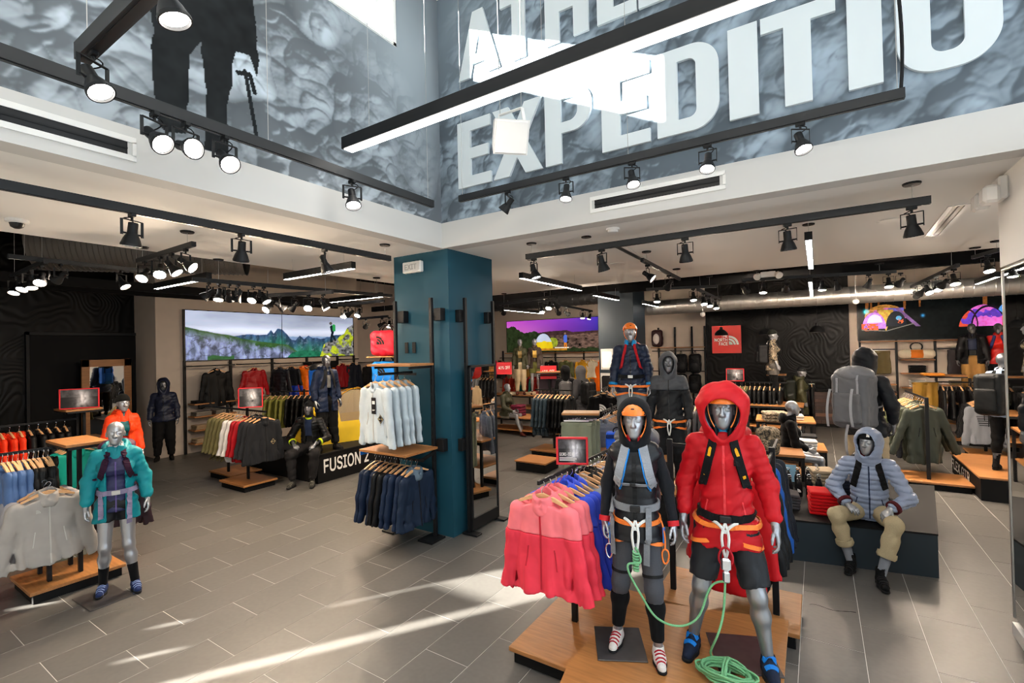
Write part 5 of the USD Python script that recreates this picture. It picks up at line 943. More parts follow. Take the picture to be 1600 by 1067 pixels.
hang_row(V3(-7.05, 2.25, 1.15), V3(-7.45, 2.25, 1.15), [(JK('3b2c34', L=.6, w=.22, hd=.035), 4, 'dark brown jacket')], 'the arm behind the near left shelf')
# dark wall with door, wood framed mirror and shelving
t = struct('door_1', cat_([bbx((-14.40, 3.05, 0), (-14.34, 5.05, 2.95), .01)]), 'black_board'); obj('door_frame', cat_([bbx((-14.40, 3.0, 0), (-14.30, 3.06, 3.02)), bbx((-14.40, 5.04, 0), (-14.30, 5.1, 3.02)), bbx((-14.40, 3.0, 2.95), (-14.30, 5.1, 3.02))]), 'black_metal', t)
P = at_x(168, 650, -13.9); t = thing('leaning_mirror', 'oak framed mirror standing before the black wall at left', 'mirror', (-13.9, P[1], 0), -90)
obj('frame', cat_([bbx((-.46, -.03, 0), (-.32, .03, 2.38)), bbx((.32, -.03, 0), (.46, .03, 2.38)), bbx((-.46, -.03, 2.22), (.46, .03, 2.38)), bbx((-.46, -.03, 0), (.46, .03, .14))]), 'oak', t); obj('mirror_pane', bx((-.32, .0, .14), (.32, .008, 2.22)), 'mirror_glass', t)

# ================================================================ left wall under the mountain screen
WX = XB+.02
def wall_unit(label, o, u, n, ups, bars, shelves, h=2.3):
    """Uprights, bars and shelves on a wall: o on the floor, u along the wall, n out of it; ups: positions; bars, shelves: (from, to, height, reach)."""
    t = thing('garment_shelving', label, 'wall shelving', o); u, n = V3(*u), V3(*n); W = lambda a, r, z: u*a+n*r+V3(0, 0, z)
    for a in ups: obj('upright', hull([W(a+i*.025, r, z) for i in (-1, 1) for r in (.0, .06) for z in (0, h)]), 'black_metal', t)
    for a, b_, z, r in bars: obj('bar', cat_([bar(W(a, r, z), W(b_, r, z), .02, .03)]+[bar(W(q, .03, z), W(q, r, z), .02, .03) for q in (a, b_)]), 'black_metal', t)
    for a, b_, z, r in shelves: obj('shelf', hull([W(q, p, z+k) for q in (a, b_) for p in (.06, r) for k in (0, .03)]), 'oak', t)
    return t
wall_unit('black wall rails and oak shelves under the mountain screen', (WX, 5.5, 0), (0, 1, 0), (1, 0, 0), (.05, 1.15, 2.3, 3.4, 4.5, 5.15), [(.1, 1.1, 2.16, .34), (1.3, 2.2, 2.16, .34), (2.35, 3.35, 2.14, .34), (4.55, 5.1, 2.18, .34)], [(.1, 1.1, 1.21, .4), (.1, 1.1, .90, .4), (.1, 1.1, .57, .4), (.1, 1.1, .24, .4), (4.55, 5.1, 1.2, .36), (2.35, 3.3, .6, .36), (3.45, 4.4, .9, .36), (1.2, 2.25, 1.2, .36)])
def on_left(py, z): return (WX+.34, py, z)
HR = dict(hangers=True)
for (yy, kw, lab) in ((6.15, JK('141517', name='rain_jacket', w=.30, L=.88, hd=.07, out=.10, sleeve=.8, hood=True, zipper='black_rubber'), 'big black jacket hung facing out at the left end of the wall rail'), (7.10, JK('a5131d', 'puff', name='puffer_jacket', w=.27, L=.68, hd=.07, quilt=.045, out=.12, sleeve=.62), 'dark red quilted jacket hung facing out beside the big black jacket'), (10.36, JK('1a2230', name='jacket', w=.27, L=.80, hd=.06, out=.10, sleeve=.72), 'dark navy jacket hung facing out at the right end of the wall rail'), (9.96, JK('8c1420', w=.22, L=.7, hd=.05), 'narrow dark red jacket behind the standing navy mannequin')):
    P = on_left(yy, 2.13); hanging(label=lab, loc=P, rz=90, sd=int(yy*3), **kw); copy_of(HANGER[0], P, 90, 'wooden hanger of the '+' '.join(lab.split()[:6]), 'wooden hangers on the wall rail')
hang_row((WX+.50, 7.75, 2.12), (WX+.50, 8.75, 2.12), [(JK('2a2c33', 'puff', w=.24, L=.75, hd=.09, yoke=None, quilt=.09), 1, 'charcoal jacket'), (JK('2143b0', 'puff', w=.24, L=.85, hd=.08, yoke=cloth('25272d'), yz=-.62), 1, 'charcoal and blue padded jacket'), (JK('ef7f1d', 'puff', w=.25, L=.85, hd=.10, quilt=.12), 1, 'fat orange down jacket'), (JK('23262c', 'puff', w=.25, L=.85, hd=.10, quilt=.12), 1, 'fat black down jacket')], 'the middle wall rail', near='left end', base_rz=20)
for k, (z, c, nm) in enumerate(((1.24, '1b1c1f', 'black'), (.93, '8d877f', 'grey'), (.60, 'b09a80', 'sand'), (.27, 'b5a48c', 'tan'))):
    for j in range(2): folded((WX+.22, 5.83+.45*j, z), 90, 3 if k else 2, cloth(c, 'knit'), f'{nm} folded shirt', f'of the {"left" if j == 0 else "right"} pile on left wall shelf {ORD[k]}', .36, .32, .035)
# board of small gear
t = thing('gear_board', 'black board of orange and white packaged climbing gear on the left wall', 'gear display', (WX+.06, 9.15, 1.2)); obj('board', bx((0, -.4, -.2), (.02, .8, .95)), 'black_board', t)
rg = random.Random(4)
for r_ in range(4):
    for c_ in range(6):
        col = ['f0ece4', 'f07a20', 'e8e4da', 'c8322a', '3a3c40', 'f0ece4'][(r_*3+c_*5) % 6]; y, z = -.3+.19*c_, .65-.26*r_; obj('packet', bbx((.02, y-.06, z-.09), (.05+.02*(c_ % 2), y+.06, z+.08), .01), cloth(col, 'canvas'), t)
for k, (yy, zz, c) in enumerate(((8.72, 1.95, 'e0502a'), (8.75, 1.70, 'e86030'), (9.35, 1.93, 'f07c28'))):
    P = V3(WX+.22, yy, zz); obj('climbing_helmet', snet(both(ell((0, 0, 0), (.11, .13, .11)), plane((0, 0, -.04), (0, 0, -1))), (-.14, -.16, -.1), (.14, .16, .14), .012), cloth(c), smooth=True, label=f'orange climbing helmet, {["topmost", "lower", "right hand"][k]} of three on the gear wall', cat='helmet') if 0 else None
    t = thing('climbing_helmet', f'orange climbing helmet hung {["top left of", "left of", "on"][k]} the gear board', 'helmet', P); obj('shell', snet(cut(both(ell((0, 0, 0), (.11, .13, .11)), plane((0, 0, -.04), (0, 0, -1))), ell((0, 0, -.03), (.095, .115, .1))), (-.14, -.16, -.1), (.14, .16, .14), .011), cloth(c), t, smooth=True); obj('strap', tube(smooth_curve([(.09, 0, -.03), (.05, 0, -.12), (-.05, 0, -.12), (-.09, 0, -.03)], 12), .006, 5), 'black_rubber', t)
t = thing('card_sign', 'red sale card on the wall rail under the fat down jackets', 'sign', (WX+.5, 8.35, 1.22), 90); obj('card', bbx((-.17, 0, 0), (.17, .01, .28), .002), 'red_card', t); text_on('40% OFF', .07, (-.13, -.001, .11), (1, 0, 0), (0, 0, 1), 'print_white', t, .26)
red_sign('red framed night picture card on the dark hoodie rack', V3(*spot(390, 8.6)[:2], 1.47), 50, .40, .36, 9, None)
# dark hoodie rack and the long row of black jackets behind it
b = V3(*at_z(388, 748, .13)[:2], 0)
rack('hoodie rack with oak base in front of the mountain screen', b, (.85, .62), [(0, 0, 1.45), (-.9, .1, 1.45)], [((-1.7, 0, 1.40), (.62, 0, 1.40))]); rb = b
wood_block('low_plinth', 'second low oak plinth behind the hoodie rack base', 'plinth', b+[-1.35, -.05, 0], b+[-.5, .55, .13])
hang_row(b+[.55, 0, 1.37], b+[-.85, 0, 1.37], [(JK('2b2d31', 'knit', name='hoodie', L=.74, w=.27, hd=.06, out=.08, sleeve=.66, hood=True, tag=True, zipper='black_rubber', h=.012), 1, 'charcoal hoodie with black diamond tag'), (JK('36383c', 'knit', name='hoodie', L=.74, w=.26, hd=.05, hood=True), 2, 'dark grey hoodie'), (JK('a81824', name='jacket', L=.76, w=.26, hd=.055), 2, 'red jacket'), (JK('d8d6d4', name='jacket', L=.78, w=.26, hd=.05), 2, 'white jacket'), (JK('77714c', name='jacket', L=.78, w=.26, hd=.05), 4, 'olive jacket')], 'the hoodie rack')
p0, p1 = spot(420, 12.2, 1.42), spot(528, 12.2, 1.42)
rack('long rack of olive and black jackets between the wall and the tent', (p0+p1)/2, (.5, .9), [(0, 0, 1.5)], [((p0-(p0+p1)/2)*[1, 1, 0]+[0, 0, 1.45], (p1-(p0+p1)/2)*[1, 1, 0]+[0, 0, 1.45])])
hang_row(p0, p1, [(JK('8a8a4a', name='jacket', L=.75, w=.25, hd=.06), 4, 'olive green jacket'), (JK('1a1b1d', name='jacket', L=.72, w=.24, hd=.05), 10, 'black jacket')], 'the rack behind the tent', near='left end')
# recess beyond the screen wall: jackets, red and blue duffel bags
wall_unit('black wall rails with jackets in the recess left of the pillar', (XB-.88, 11.2, 0), (0, 1, 0), (1, 0, 0), (.2, 1.6, 3.0), [(.3, 2.9, 2.02, .34), (.3, 2.9, 1.05, .34)], [])
hang_row((XB-.5, 11.7, 2.0), (XB-.5, 13.2, 2.0), [(JK('3c3e42', L=.7, hd=.06), 5, 'grey jacket'), (JK('8a6a48', L=.7, hd=.06), 3, 'brown jacket')], 'the upper recess rail', near='left end')
hang_row((XB-.5, 11.7, 1.02), (XB-.5, 13.2, 1.02), [(JK('c02838', L=.7, hd=.06), 3, 'crimson jacket'), (JK('2c2c2e', L=.7, hd=.06), 5, 'dark jacket')], 'the lower recess rail', near='left end')
def duffel(label, loc, rz, m, r=.19, L=.5, logo=True):
    t = thing('duffel_bag', label, 'bag', loc, rz); f = wrinkled(uni(.03, rbox((0, 0, r), (L/2, r*.92, r), .09)), .012, (8, 8, 8), 2); obj('bag_body', snet(f, (-L/2-.03, -r-.03, -.03), (L/2+.03, r+.03, 2*r+.03), .014), m, t, smooth=True)
    for s in (-1, 1): obj('handle', tube(smooth_curve([(-.12, s*.05, 2*r-.02), (-.08, s*.05, 2*r+.06), (.08, s*.05, 2*r+.06), (.12, s*.05, 2*r-.02)], 12), .012, 6), 'black_rubber', t)
    if logo: q = lay(f, 1, -1, [(-.10, r*.9)], .4, .004)[0][0]; obj('half_dome', placed(extr(dome_logo(.14), .003), q, (1, 0, 0), (0, 0, 1)), 'black_rubber', t)
    return t
ZD = (-4.9, 4.6)
P = at_d(601, 558, 7.4); duffel('red duffel bag on a shelf behind the upright of the teal pillar', at_d(606, 556, 8.2), 20, cloth('e03048'), .22, .5); duffel('bright blue duffel bag under the red one, left of the pillar', at_d(607, 600, 8.2), 20, cloth('2088d8'), .2, .5)
ps = at_d(607, 603, 8.2); t = thing('bag_stand', 'slim black stand carrying the red and blue duffel bags', 'stand', (ps[0], ps[1], 0), 20)
for z, k in ((at_d(606, 556, 8.2)[2], 0), (at_d(607, 600, 8.2)[2], 1)): obj('shelf', bbx((-.3, -.2, z-.025), (.3, .24, z-.002)), 'oak', t)
obj('post', bbx((-.03, .2, 0), (.03, .25, 2.3)), 'black_metal', t)

# ================================================================ tent platform
FX, FY = -7.82, 5.47
t = wood_block('display_platform', 'long black platform lettered FUSION 2 under the yellow tent', 'platform', (-10.3, FY, 0), (FX, 9.0, .54), 'black_board', 'black_board'); text_on('FUSION 2', .24, (1.24-.02+.003, -1.62, .17), (0, 1, 0), (0, 0, 1), 'print_white', t, 1.06)
mat('tent_yellow', lin('e8c416'), .5, var=.06, scale=4, bump=.2); n = {'a': ('translucent_bsdf', dict(color=lin('c9bda0'))), 'b': ('diffuse_bsdf', dict(color=lin('c9bda0'))), 'tr': ('transparent_bsdf', {}), 'm': ('mix_closure', dict(fac=.4)), 'm2': ('mix_closure', dict(fac=.42))}
MAT['tent_net'] = usdkit.material(stage, '/World/Looks/tent_net', n, [('b.BSDF', 'm.closure1'), ('a.BSDF', 'm.closure2'), ('m.closure', 'm2.closure1'), ('tr.BSDF', 'm2.closure2')], surface='m2.closure')
t = thing('tent', 'yellow and pale mesh dome tent pitched on the black platform', 'tent', (-9.0, 7.28, .54), 72)
def tent_z(x, y, L=1.25, Wd=.78, H=1.02): q = np.clip(1-(np.abs(x)/L)**2.2, 0, 1)*np.clip(1-(np.abs(y)/Wd)**1.8, 0, 1); return H*q**.55
def tent_panel(x0, x1, y0, y1, zlo, zhi, n=36):
    gx, gy = np.meshgrid(np.linspace(-1.25, 1.25, 70), np.linspace(-.78, .78, 48)); z = tent_z(gx, gy); V = np.stack([gx.ravel(), gy.ravel(), z.ravel()], 1); i = (np.arange(69)[None]+70*np.arange(47)[:, None]).ravel(); m = trimesh.Trimesh(V, np.concatenate([np.stack([i, i+1, i+71], 1), np.stack([i, i+71, i+70], 1)]), process=False)
    for n_, o_ in (((0, 0, 1), (0, 0, zlo)), ((0, 0, -1), (0, 0, zhi)), ((1, 0, 0), (x0, 0, 0)), ((-1, 0, 0), (x1, 0, 0))): m = trimesh.intersections.slice_mesh_plane(m, n_, o_)
    return m
obj('floor_tub', bbx((-1.2, -.74, 0), (1.2, .74, .02)), 'tent_yellow', t); obj('fly_panel', cat_([tent_panel(-1.3, 1.3, -.8, .8, -.1, .42), tent_panel(-1.3, -.55, -.8, .8, .42, 2), tent_panel(.85, 1.3, -.8, .8, .42, 2)]), 'tent_yellow', t, smooth=True); obj('mesh_panel', tent_panel(-.55, .85, -.8, .8, .42, 2), 'tent_net', t, smooth=True)
mat('pole_gold', lin('d9a41c'), .35, metal=.4)
for k in (-1, 1):
    q = np.linspace(-1, 1, 30); x = q*1.24; y = k*q*.77; obj('tent_pole', tube(np.stack([x, y, tent_z(x*.985, y*.985)*1.0+.03], 1), .011, 7), 'pole_gold', t)
q = np.linspace(-.8, .8, 24); obj('tent_pole', tube(np.stack([0*q+.1, q, tent_z(0*q+.1, q*.9)+.05], 1), .010, 7), 'pole_gold', t); obj('sleeping_pad', wrinkled and snet(wrinkled(rbox((0, 0, .06), (.9, .4, .05), .04), .01), (-1, -.5, -.02), (1, .5, .15), .03), cloth('8a3a28'), t, smooth=True)

# ================================================================ front: coral jackets and the two climbers' platform
b = V3(-1.72, 3.75, 0)
rack('front rack of coral, blue and grey jackets with a low oak base', b, (.72, 1.30), [(-.06, -.08, 1.43)], [((-.02, -.72, 1.455), (-.06, .80, 1.40))], bz=.13)
hang_row(b+[-.02, -.66, 1.43], b+[-.06, .66, 1.38], [(JK('e5485c', name='rain_jacket', yoke=cloth('f0858c'), yz=-.36, L=.66, w=.235, hd=.06, out=.09, sleeve=.60, hood=True, zipper=cloth('c02c40'), h=.009, fold=.012), 1, 'coral two tone rain jacket with hood'), (JK('e5485c', name='rain_jacket', yoke=cloth('f0858c'), yz=-.36, L=.66, w=.235, hd=.05, out=.10, sleeve=.62, hood=True, h=.011), 2, 'plain coral rain jacket'), (JK('3f57cf', name='rain_jacket', yoke=cloth('4d68e0'), L=.66, w=.235, hd=.05, out=.10, sleeve=.62, hood=True, h=.011), 3, 'royal blue rain jacket'), (JK('a9abb0', L=.64, w=.225, hd=.045), 2, 'pale grey jacket'), (JK('17181a', L=.66, w=.235, hd=.045, hood=True), 2, 'black jacket'), (JK('a3a3ae', 'puff', name='puffer_jacket', L=.66, w=.24, hd=.07, quilt=.08, out=.10, fold=.004), 4, 'silver grey quilted jacket')], 'the front coral rack', jitter=5, base_rz=6)
red_sign('red framed grey picture card on the post of the coral rack', b+[-.06, -.06, 1.44], 24, .27, .235, 3, 'GORE-TEX', .06)
# platform of the two climbers
PZ = .27; lo, hi = V3(-1.36, 2.55, 0), V3(-.235, 3.98, PZ)
t = thing('display_platform', 'oak topped platform under the two front climbing mannequins', 'platform', (0, 0, 0)); pl = Polygon([(-1.50, 2.97), (-1.43, 3.99), (-.245, 4.30), (-.225, 2.45), (-1.40, 2.45)])
obj('plinth', moved(extr(pl.buffer(-.025), PZ-.03), (0, 0, 0)), 'slate_paint', t); obj('wooden_top', moved(extr(pl, .03), (0, 0, PZ-.03)), 'oak', t)
rack('rear rack of dark coats behind the red jacketed climber', V3(-.75, 4.72, 0), (1.15, .72), [(.40, -.12, 1.55), (-.45, -.12, 1.55)], [((.40, -.6, 1.5), (.40, .5, 1.5)), ((-.45, -.12, 1.5), (.40, -.12, 1.5))], bz=.14)
hang_row((-.66, 4.36, 1.46), (-.58, 5.25, 1.46), [(JK('c01d28', name='rain_jacket', L=.98, w=.25, hd=.06, out=.08, sleeve=.7, hood=True), 1, 'long red coat'), (JK('15171a', name='rain_jacket', L=1.0, w=.25, hd=.06, out=.10, sleeve=.72, hood=True, h=.016), 3, 'long black coat'), (JK('1d5fa8', name='jacket', L=.92, w=.25, hd=.05, out=.09, sleeve=.7, h=.016), 1, 'bright blue coat'), (JK('1b2230', name='jacket', L=.92, w=.25, hd=.05, out=.09, sleeve=.7, h=.016), 2, 'dark navy coat')], 'the rack behind the red climber', jitter=3, base_rz=-6)
# coiled green rope
mat('rope_green', lin('6fae7c'), .7, var=.3, scale=300, bump=.4)
ctr = at_z(1135, 1058, PZ+.02); rg = random.Random(3); P = []
for k in range(260):
    a = k*2*math.pi/20; lobe = .155+.02*math.sin(k*.37); P.append(ctr+[lobe*math.cos(a)*(1.0+.1*math.sin(k*.11)), .085*math.sin(a)*(1+.25*math.sin(k*.23)), .006+.065*(k/260)*(1-.4*abs(math.cos(a)))+.006*math.sin(k*1.1)])
rope = thing('climbing_rope', 'green climbing rope tied between the two climbers and coiled on the platform', 'rope'); obj('coil', tube(P, .0075, 7), 'rope_green', rope, smooth=True)
obj('wrap', tube([ctr+[.012*math.sin(k*.3)-.0, .095*math.cos(k*.9), .05+.05*math.sin(k*.9)] for k in range(40)], .0075, 7), 'rope_green', rope, smooth=True)
ROPE = rope

# ================================================================ middle: column, tables and racks behind the climbers
a1 = at_x(990, 520, -4.03); struct('pillar', bx((-5.0, a1[1], 0), (-4.03, a1[1]+1.0, 5.0)), 'slate_paint'); COLY = a1[1]
tb = spot(985, 7.0); tb2 = tb.copy()
table('oak display table behind the climbers, holding the blue bag', tb+[-.1, .05, 0], (1.3, .85), .9, 4, .45)
f_ = V3(*spot(962, 6.75)[:2], .90)
t = thing('gear_bag', 'bright blue zipped gear bag on the table left of the orange helmet mannequin', 'bag', f_, 20); fb = wrinkled(rbox((0, 0, .16), (.17, .11, .16), .04), .006, (9, 9, 9)); obj('bag_body', snet(fb, (-.2, -.15, -.02), (.2, .15, .35), .012), cloth('1f66d8'), t, smooth=True); obj('flap', bbx((-.165, -.118, .24), (.165, .10, .30), .012), cloth('17306a'), t); obj('handle', tube(smooth_curve([(-.06, 0, .31), (-.05, 0, .37), (.05, 0, .37), (.06, 0, .31)], 10), .01, 6), 'black_rubber', t)
for k, px in enumerate((936, 958)): folded(V3(*spot(px, 6.75)[:2], .45), 10, 4, cloth('17181a', 'knit'), 'black folded trousers', f'of the {"left" if k == 0 else "right"} pile under the blue bag table', .26, .34, .035)
b = V3(*spot(905, 6.8)[:2], 0); rack('rack with olive trousers under a light wood shelf', b, (.5, .6), [(0, .1, 1.5)], [((-.25, 0, 1.44), (.25, 0, 1.44))], (-.26, -.16, .26, .16, 1.48), rz=20)
def hung_trousers(label, loc, rz, m, L=.85, w=.19, group=None, short=False):
    t = thing('hung_trousers', label, 'trousers', loc, rz, group)
    def f(P):
        z = P[:, 2]; s = np.clip(-z/L, 0, 1); d = 9.
        for sx in (-1, 1): hw = w*.5+(.02 if short else -.012)*s; d = smin(d, (((np.abs(P[:, 0]-sx*w*.5)/hw)**2.4+(np.abs(P[:, 1]-.01*np.sin(P[:, 0]*40+sx))/(.035+.01*s))**2)**.45-1)*.035, .015) if not np.isscalar(d) else (((np.abs(P[:, 0]-sx*w*.5)/hw)**2.4+(np.abs(P[:, 1])/(.035+.01*s))**2)**.45-1)*.035
        return np.maximum(np.maximum(d, z), -L-z)+.008*(meshkit.noise(P*np.float32([9, 9, 6]), 3)-.5)
    obj('legs', snet(f, (-w-.06, -.1, -L-.02), (w+.06, .1, .02), .013), m, t, smooth=True); obj('waistband', bbx((-w, -.03, -.045), (w, .03, .004), .01), m, t); obj('clip_hanger', cat_([bar((-w*.8, 0, .025), (w*.8, 0, .025), .012, .02), tube(smooth_curve([(0, 0, .03), (0, 0, .06), (.02, 0, .075), (.015, 0, .09), (-.01, 0, .09)], 10), .003, 5)]), 'chrome', t)
for i in range(3): hung_trousers(f'{["front", "middle", "rear"][i]} pair of pale olive trousers under the light wood shelf', b+[-.02+.02*i, -.12+.1*i, 1.37], 18, cloth('8b8f7c'), .86, .22)
p0 = spot(940, 7.3, 1.40); hang_row(p0, p0+[-.10, .9, 0], [(JK('7f8692', 'puff', name='puffer_jacket', L=.62, w=.23, hd=.06, quilt=.06), 4, 'steel grey quilted jacket'), (JK('17181a', L=.62, w=.23, hd=.05), 4, 'black jacket')], 'the blue bag rail', base_rz=40)
rack('short rack of steel grey quilted jackets behind the blue bag', p0*[1, 1, 0]+[-.05, .45, 0], (.5, .7), [(0, 0, 1.5)], [((.05, -.5, 1.43), (-.05, .5, 1.43))])
p0 = spot(941, 9.2, 1.60); hanging('black hoodie with white half dome facing out on the middle rack', 'x', 'black_board') if 0 else None
t_ = hanging('hoodie', 'black hoodie with a large white half dome left of the orange helmet mannequin', cloth('17181b', 'knit'), 'hoodie', p0, 20, L=.66, w=.25, hd=.06, hood=True, out=.08, sd=4); q = lay(garment_fn(.25, .66, .06, .56, .03, 4, out=.08), 1, -1, [(-.08, -.42)], .25, .006)[0][0]; obj('half_dome', placed(extr(dome_logo(.14), .003), q, (1, 0, 0), (0, 0, 1)), 'print_white', t_)
copy_of(HANGER[0], p0, 20, 'wooden hanger of the black hoodie with a large half dome', 'hanger of the black half dome hoodie'); rack('rack carrying the black half dome hoodie', p0*[1, 1, 0]+[0, .3, 0], (.5, .6), [(0, 0, 1.7)], [((.05, -.5, 1.62), (-.1, .6, 1.62))])
hang_row(p0+[-.02, .12, 0], p0+[-.08, .6, 0], [(JK('5e6268', 'knit', L=.62, hd=.05), 4, 'grey hoodie')], 'the black half dome hoodie rack', base_rz=20)
p0, p1 = spot(838, 11.1, 1.42), spot(888, 10.7, 1.42); c_ = (p0+p1)/2
rack('rack of dark slate and black jackets left of the olive trousers', c_*[1, 1, 0], (.9, .7), [(0, 0, 1.5)], [((p0-c_)*1.15*[1, 1, 0]+[0, 0, 1.45], (p1-c_)*1.15*[1, 1, 0]+[0, 0, 1.45])]); wood_block('low_plinth', 'low oak step beside the rack of dark slate jackets', 'plinth', V3(*spot(835, 9.6)[:2], 0)-[.35, .3, 0], V3(*spot(835, 9.6)[:2], .2)+[.35, .3, 0])
hang_row(p0, p1, [(JK('41505a', 'puff', name='puffer_jacket', L=.85, w=.24, hd=.07, quilt=.05), 4, 'dark slate quilted jacket'), (JK('191b1e', L=.8, w=.24, hd=.05), 5, 'black jacket')], 'the dark slate rack', near='left end')
hung_trousers('dark plum trousers hung under the sale card before the camping screen', spot(857, 13.2, 1.62), 25, cloth('4a3f48'), .7, .3); 
p_ = spot(857, 13.0); rack('small oak topped stand with a red sale card before the camping screen', p_, (.5, .5), [(0, .1, 1.7)], [((-.3, 0, 1.66), (.3, 0, 1.66))], (-.34, -.2, .34, .2, 1.74), rz=25)
for px, py, D, lab in ((857, 592, 13.0, 'red sale card on the small oak stand under the camping screen'), (788, 585, 14.0, 'red sale card at the pillar edge under the camping screen')):
    P = at_d(px, py, D); t = thing('card_sign', lab, 'sign', P, 28); obj('card', bbx((-.22, 0, 0), (.22, .012, .36), .002), 'red_card', t); text_on('40% OFF', .09, (-.17, -.001, .15), (1, 0, 0), (0, 0, 1), 'print_white', t, .34); obj('stem', bx((-.01, .001, -.25), (.01, .011, 0)), 'black_metal', t)
# far table with the pair of mannequins, bench and piles
pf = spot(822, 15.6); table('long oak table under the pair of far mannequins', pf+[0, .1, 0], (2.4, 1.0), .92, 0, .5, 'display_table')
pb = spot(800, 13.4); table('low oak bench with folded plum clothes under the seated mannequin', pb+[-.1, .3, 0], (1.6, .8), .5, 0, .15)
folded(V3(*spot(807, 13.6)[:2], .5), 0, 4, cloth('7a2c44', 'knit'), 'plum folded sweater', 'of the pile on the low oak bench', .36, .34, .08)
for k, (px, c, nm) in enumerate(((795, 'c8bda8', 'sand'), (829, 'b8a890', 'stone'), (845, 'a04050', 'rose'))): folded(V3(*spot(px, 15.4)[:2], .92), 0, 2, cloth(c, 'knit'), f'{nm} folded shirt', 'on the far mannequin table', .3, .34, .04)
wall_unit('black wall rails and oak ledge under the camping screen', (-11.2, YB-.02, 0), (1, 0, 0), (0, -1, 0), (.15, 1.4, 2.6, 3.8, 4.5), [(.2, 1.3, 2.02, .34), (1.5, 2.5, 2.02, .34), (2.7, 4.4, 2.02, .34)], [(.4, 4.5, 2.18, .28), (.2, 1.3, .8, .4), (1.5, 2.5, .8, .4), (2.7, 4.4, .6, .4)])
for px, c, nm, kw in ((773, 'e02a70', 'pink jacket', {}), (781, '2c2426', 'dark brown jacket', {}), (799, 'cdb898', 'beige jacket', {}), (820, 'b08a3a', 'ochre jacket', {}), (861, '1a1a1b', 'black sweatshirt with a small pale mark', dict(logo='print_white')), (884, '6d7048', 'olive vest', dict(L=.45)), (910, 'd0a024', 'mustard yellow jacket', dict(L=.8, w=.26)), (925, 'd8cdb8', 'cream sweater', dict(L=.6)), (939, 'ee7a1e', 'long bright orange coat', dict(L=1.1, w=.27))):
    P = V3(at_y(px, 560, YB-.36)[0], YB-.36, 2.0); kw = dict(dict(L=.7, w=.24, hd=.06, out=.06), **kw); hanging('jacket', f'{nm} hung facing out under the camping screen', cloth(c), 'jacket', P, 0, sd=px, h=.02, **kw); copy_of(HANGER[0], P, 0, f'wooden hanger of the {nm} under the camping screen', 'wooden hangers under the camping screen')
for px in (800, 822, 836): hang_row((at_y(px, 600, YB-.36)[0]-.25, YB-.36, 1.35), (at_y(px, 600, YB-.36)[0]+.3, YB-.36, 1.35), [(JK({800: 'c04a3a', 822: '3a8a80', 836: 'b83a34'}[px], L=.6, hd=.06, h=.022), 3, {800: 'brick red top', 822: 'sea green top', 836: 'scarlet top'}[px])], 'the low rail under the camping screen', near='left end', hangers=False)
for px, py, lab in ((948, 560, 'pale poster of a backpack on the dark column, upper'), (948, 598, 'dark poster of a backpack on the dark column, lower')):
    P = at_y(px, py, COLY-.02); t = thing('poster', lab, 'poster', P); obj('board', bbx((-.17, 0, -.3), (.17, .02, .26), .003), 'grey_plastic', t); obj('printed_pack', placed(extr(sbox(-.09, -.2, .09, .14).buffer(.05), .002), (0, -.0005, 0), (1, 0, 0), (0, 0, 1)), 'white_plastic' if py < 580 else 'black_board', t)
# hanging backpacks on the back wall
wall_unit('black wall rails for hanging backpacks left of the black wall', (-4.9, YB-.02, 0), (1, 0, 0), (0, -1, 0), (.3, .85, 1.4, 1.8), [(.1, 1.8, 2.2, .12), (.1, 1.8, 1.52, .12)], [(.1, 1.8, 2.30, .3)], 3.0)
bk = None
for r_, py in enumerate((558, 592)):
    for c_, px in enumerate((1044, 1064, 1086)):
        P = V3(at_y(px, py, YB-.3)[0], YB-.3, (2.02, 1.36)[r_]-.56); lab = f'black backpack hung on the back wall, {["upper", "lower"][r_]} row, {["left", "middle", "right"][c_]}'
        if bk is None:
            bk = thing('backpack', lab, 'backpack', P, 0, 'black backpacks on the back wall'); obj('pack_body', snet(wrinkled(rbox((0, 0, .33), (.19, .12, .31), .09), .012, (6, 6, 6)), (-.24, -.17, -.02), (.24, .17, .68), .022), cloth('1a1b1d'), bk, smooth=True); obj('front_pocket', snet(ell((0, -.12, .24), (.14, .06, .16)), (-.18, -.2, .06), (.18, -.03, .42), .02), cloth('26282b'), bk, smooth=True); obj('grab_loop', tube(smooth_curve([(-.03, 0, .63), (0, .04, .74), (.03, 0, .63)], 10), .01, 6), 'black_rubber', bk)
        else: copy_of(bk, P, 0, lab, 'black backpacks on the back wall')
P = V3(at_y(1027, 535, YB-.25)[0], YB-.25, 2.34); t = thing('backpack', 'dark red and white backpack standing on the ledge above the hanging backpacks', 'backpack', P); obj('pack_body', snet(wrinkled(rbox((0, 0, .3), (.19, .13, .29), .1), .012, (6, 6, 6)), (-.24, -.17, -.02), (.24, .17, .62), .022), cloth('3a2024'), t, smooth=True); obj('front_pocket', snet(ell((0, -.12, .28), (.11, .06, .18)), (-.15, -.2, .06), (.15, -.03, .48), .02), cloth('c9c4c0'), t, smooth=True)

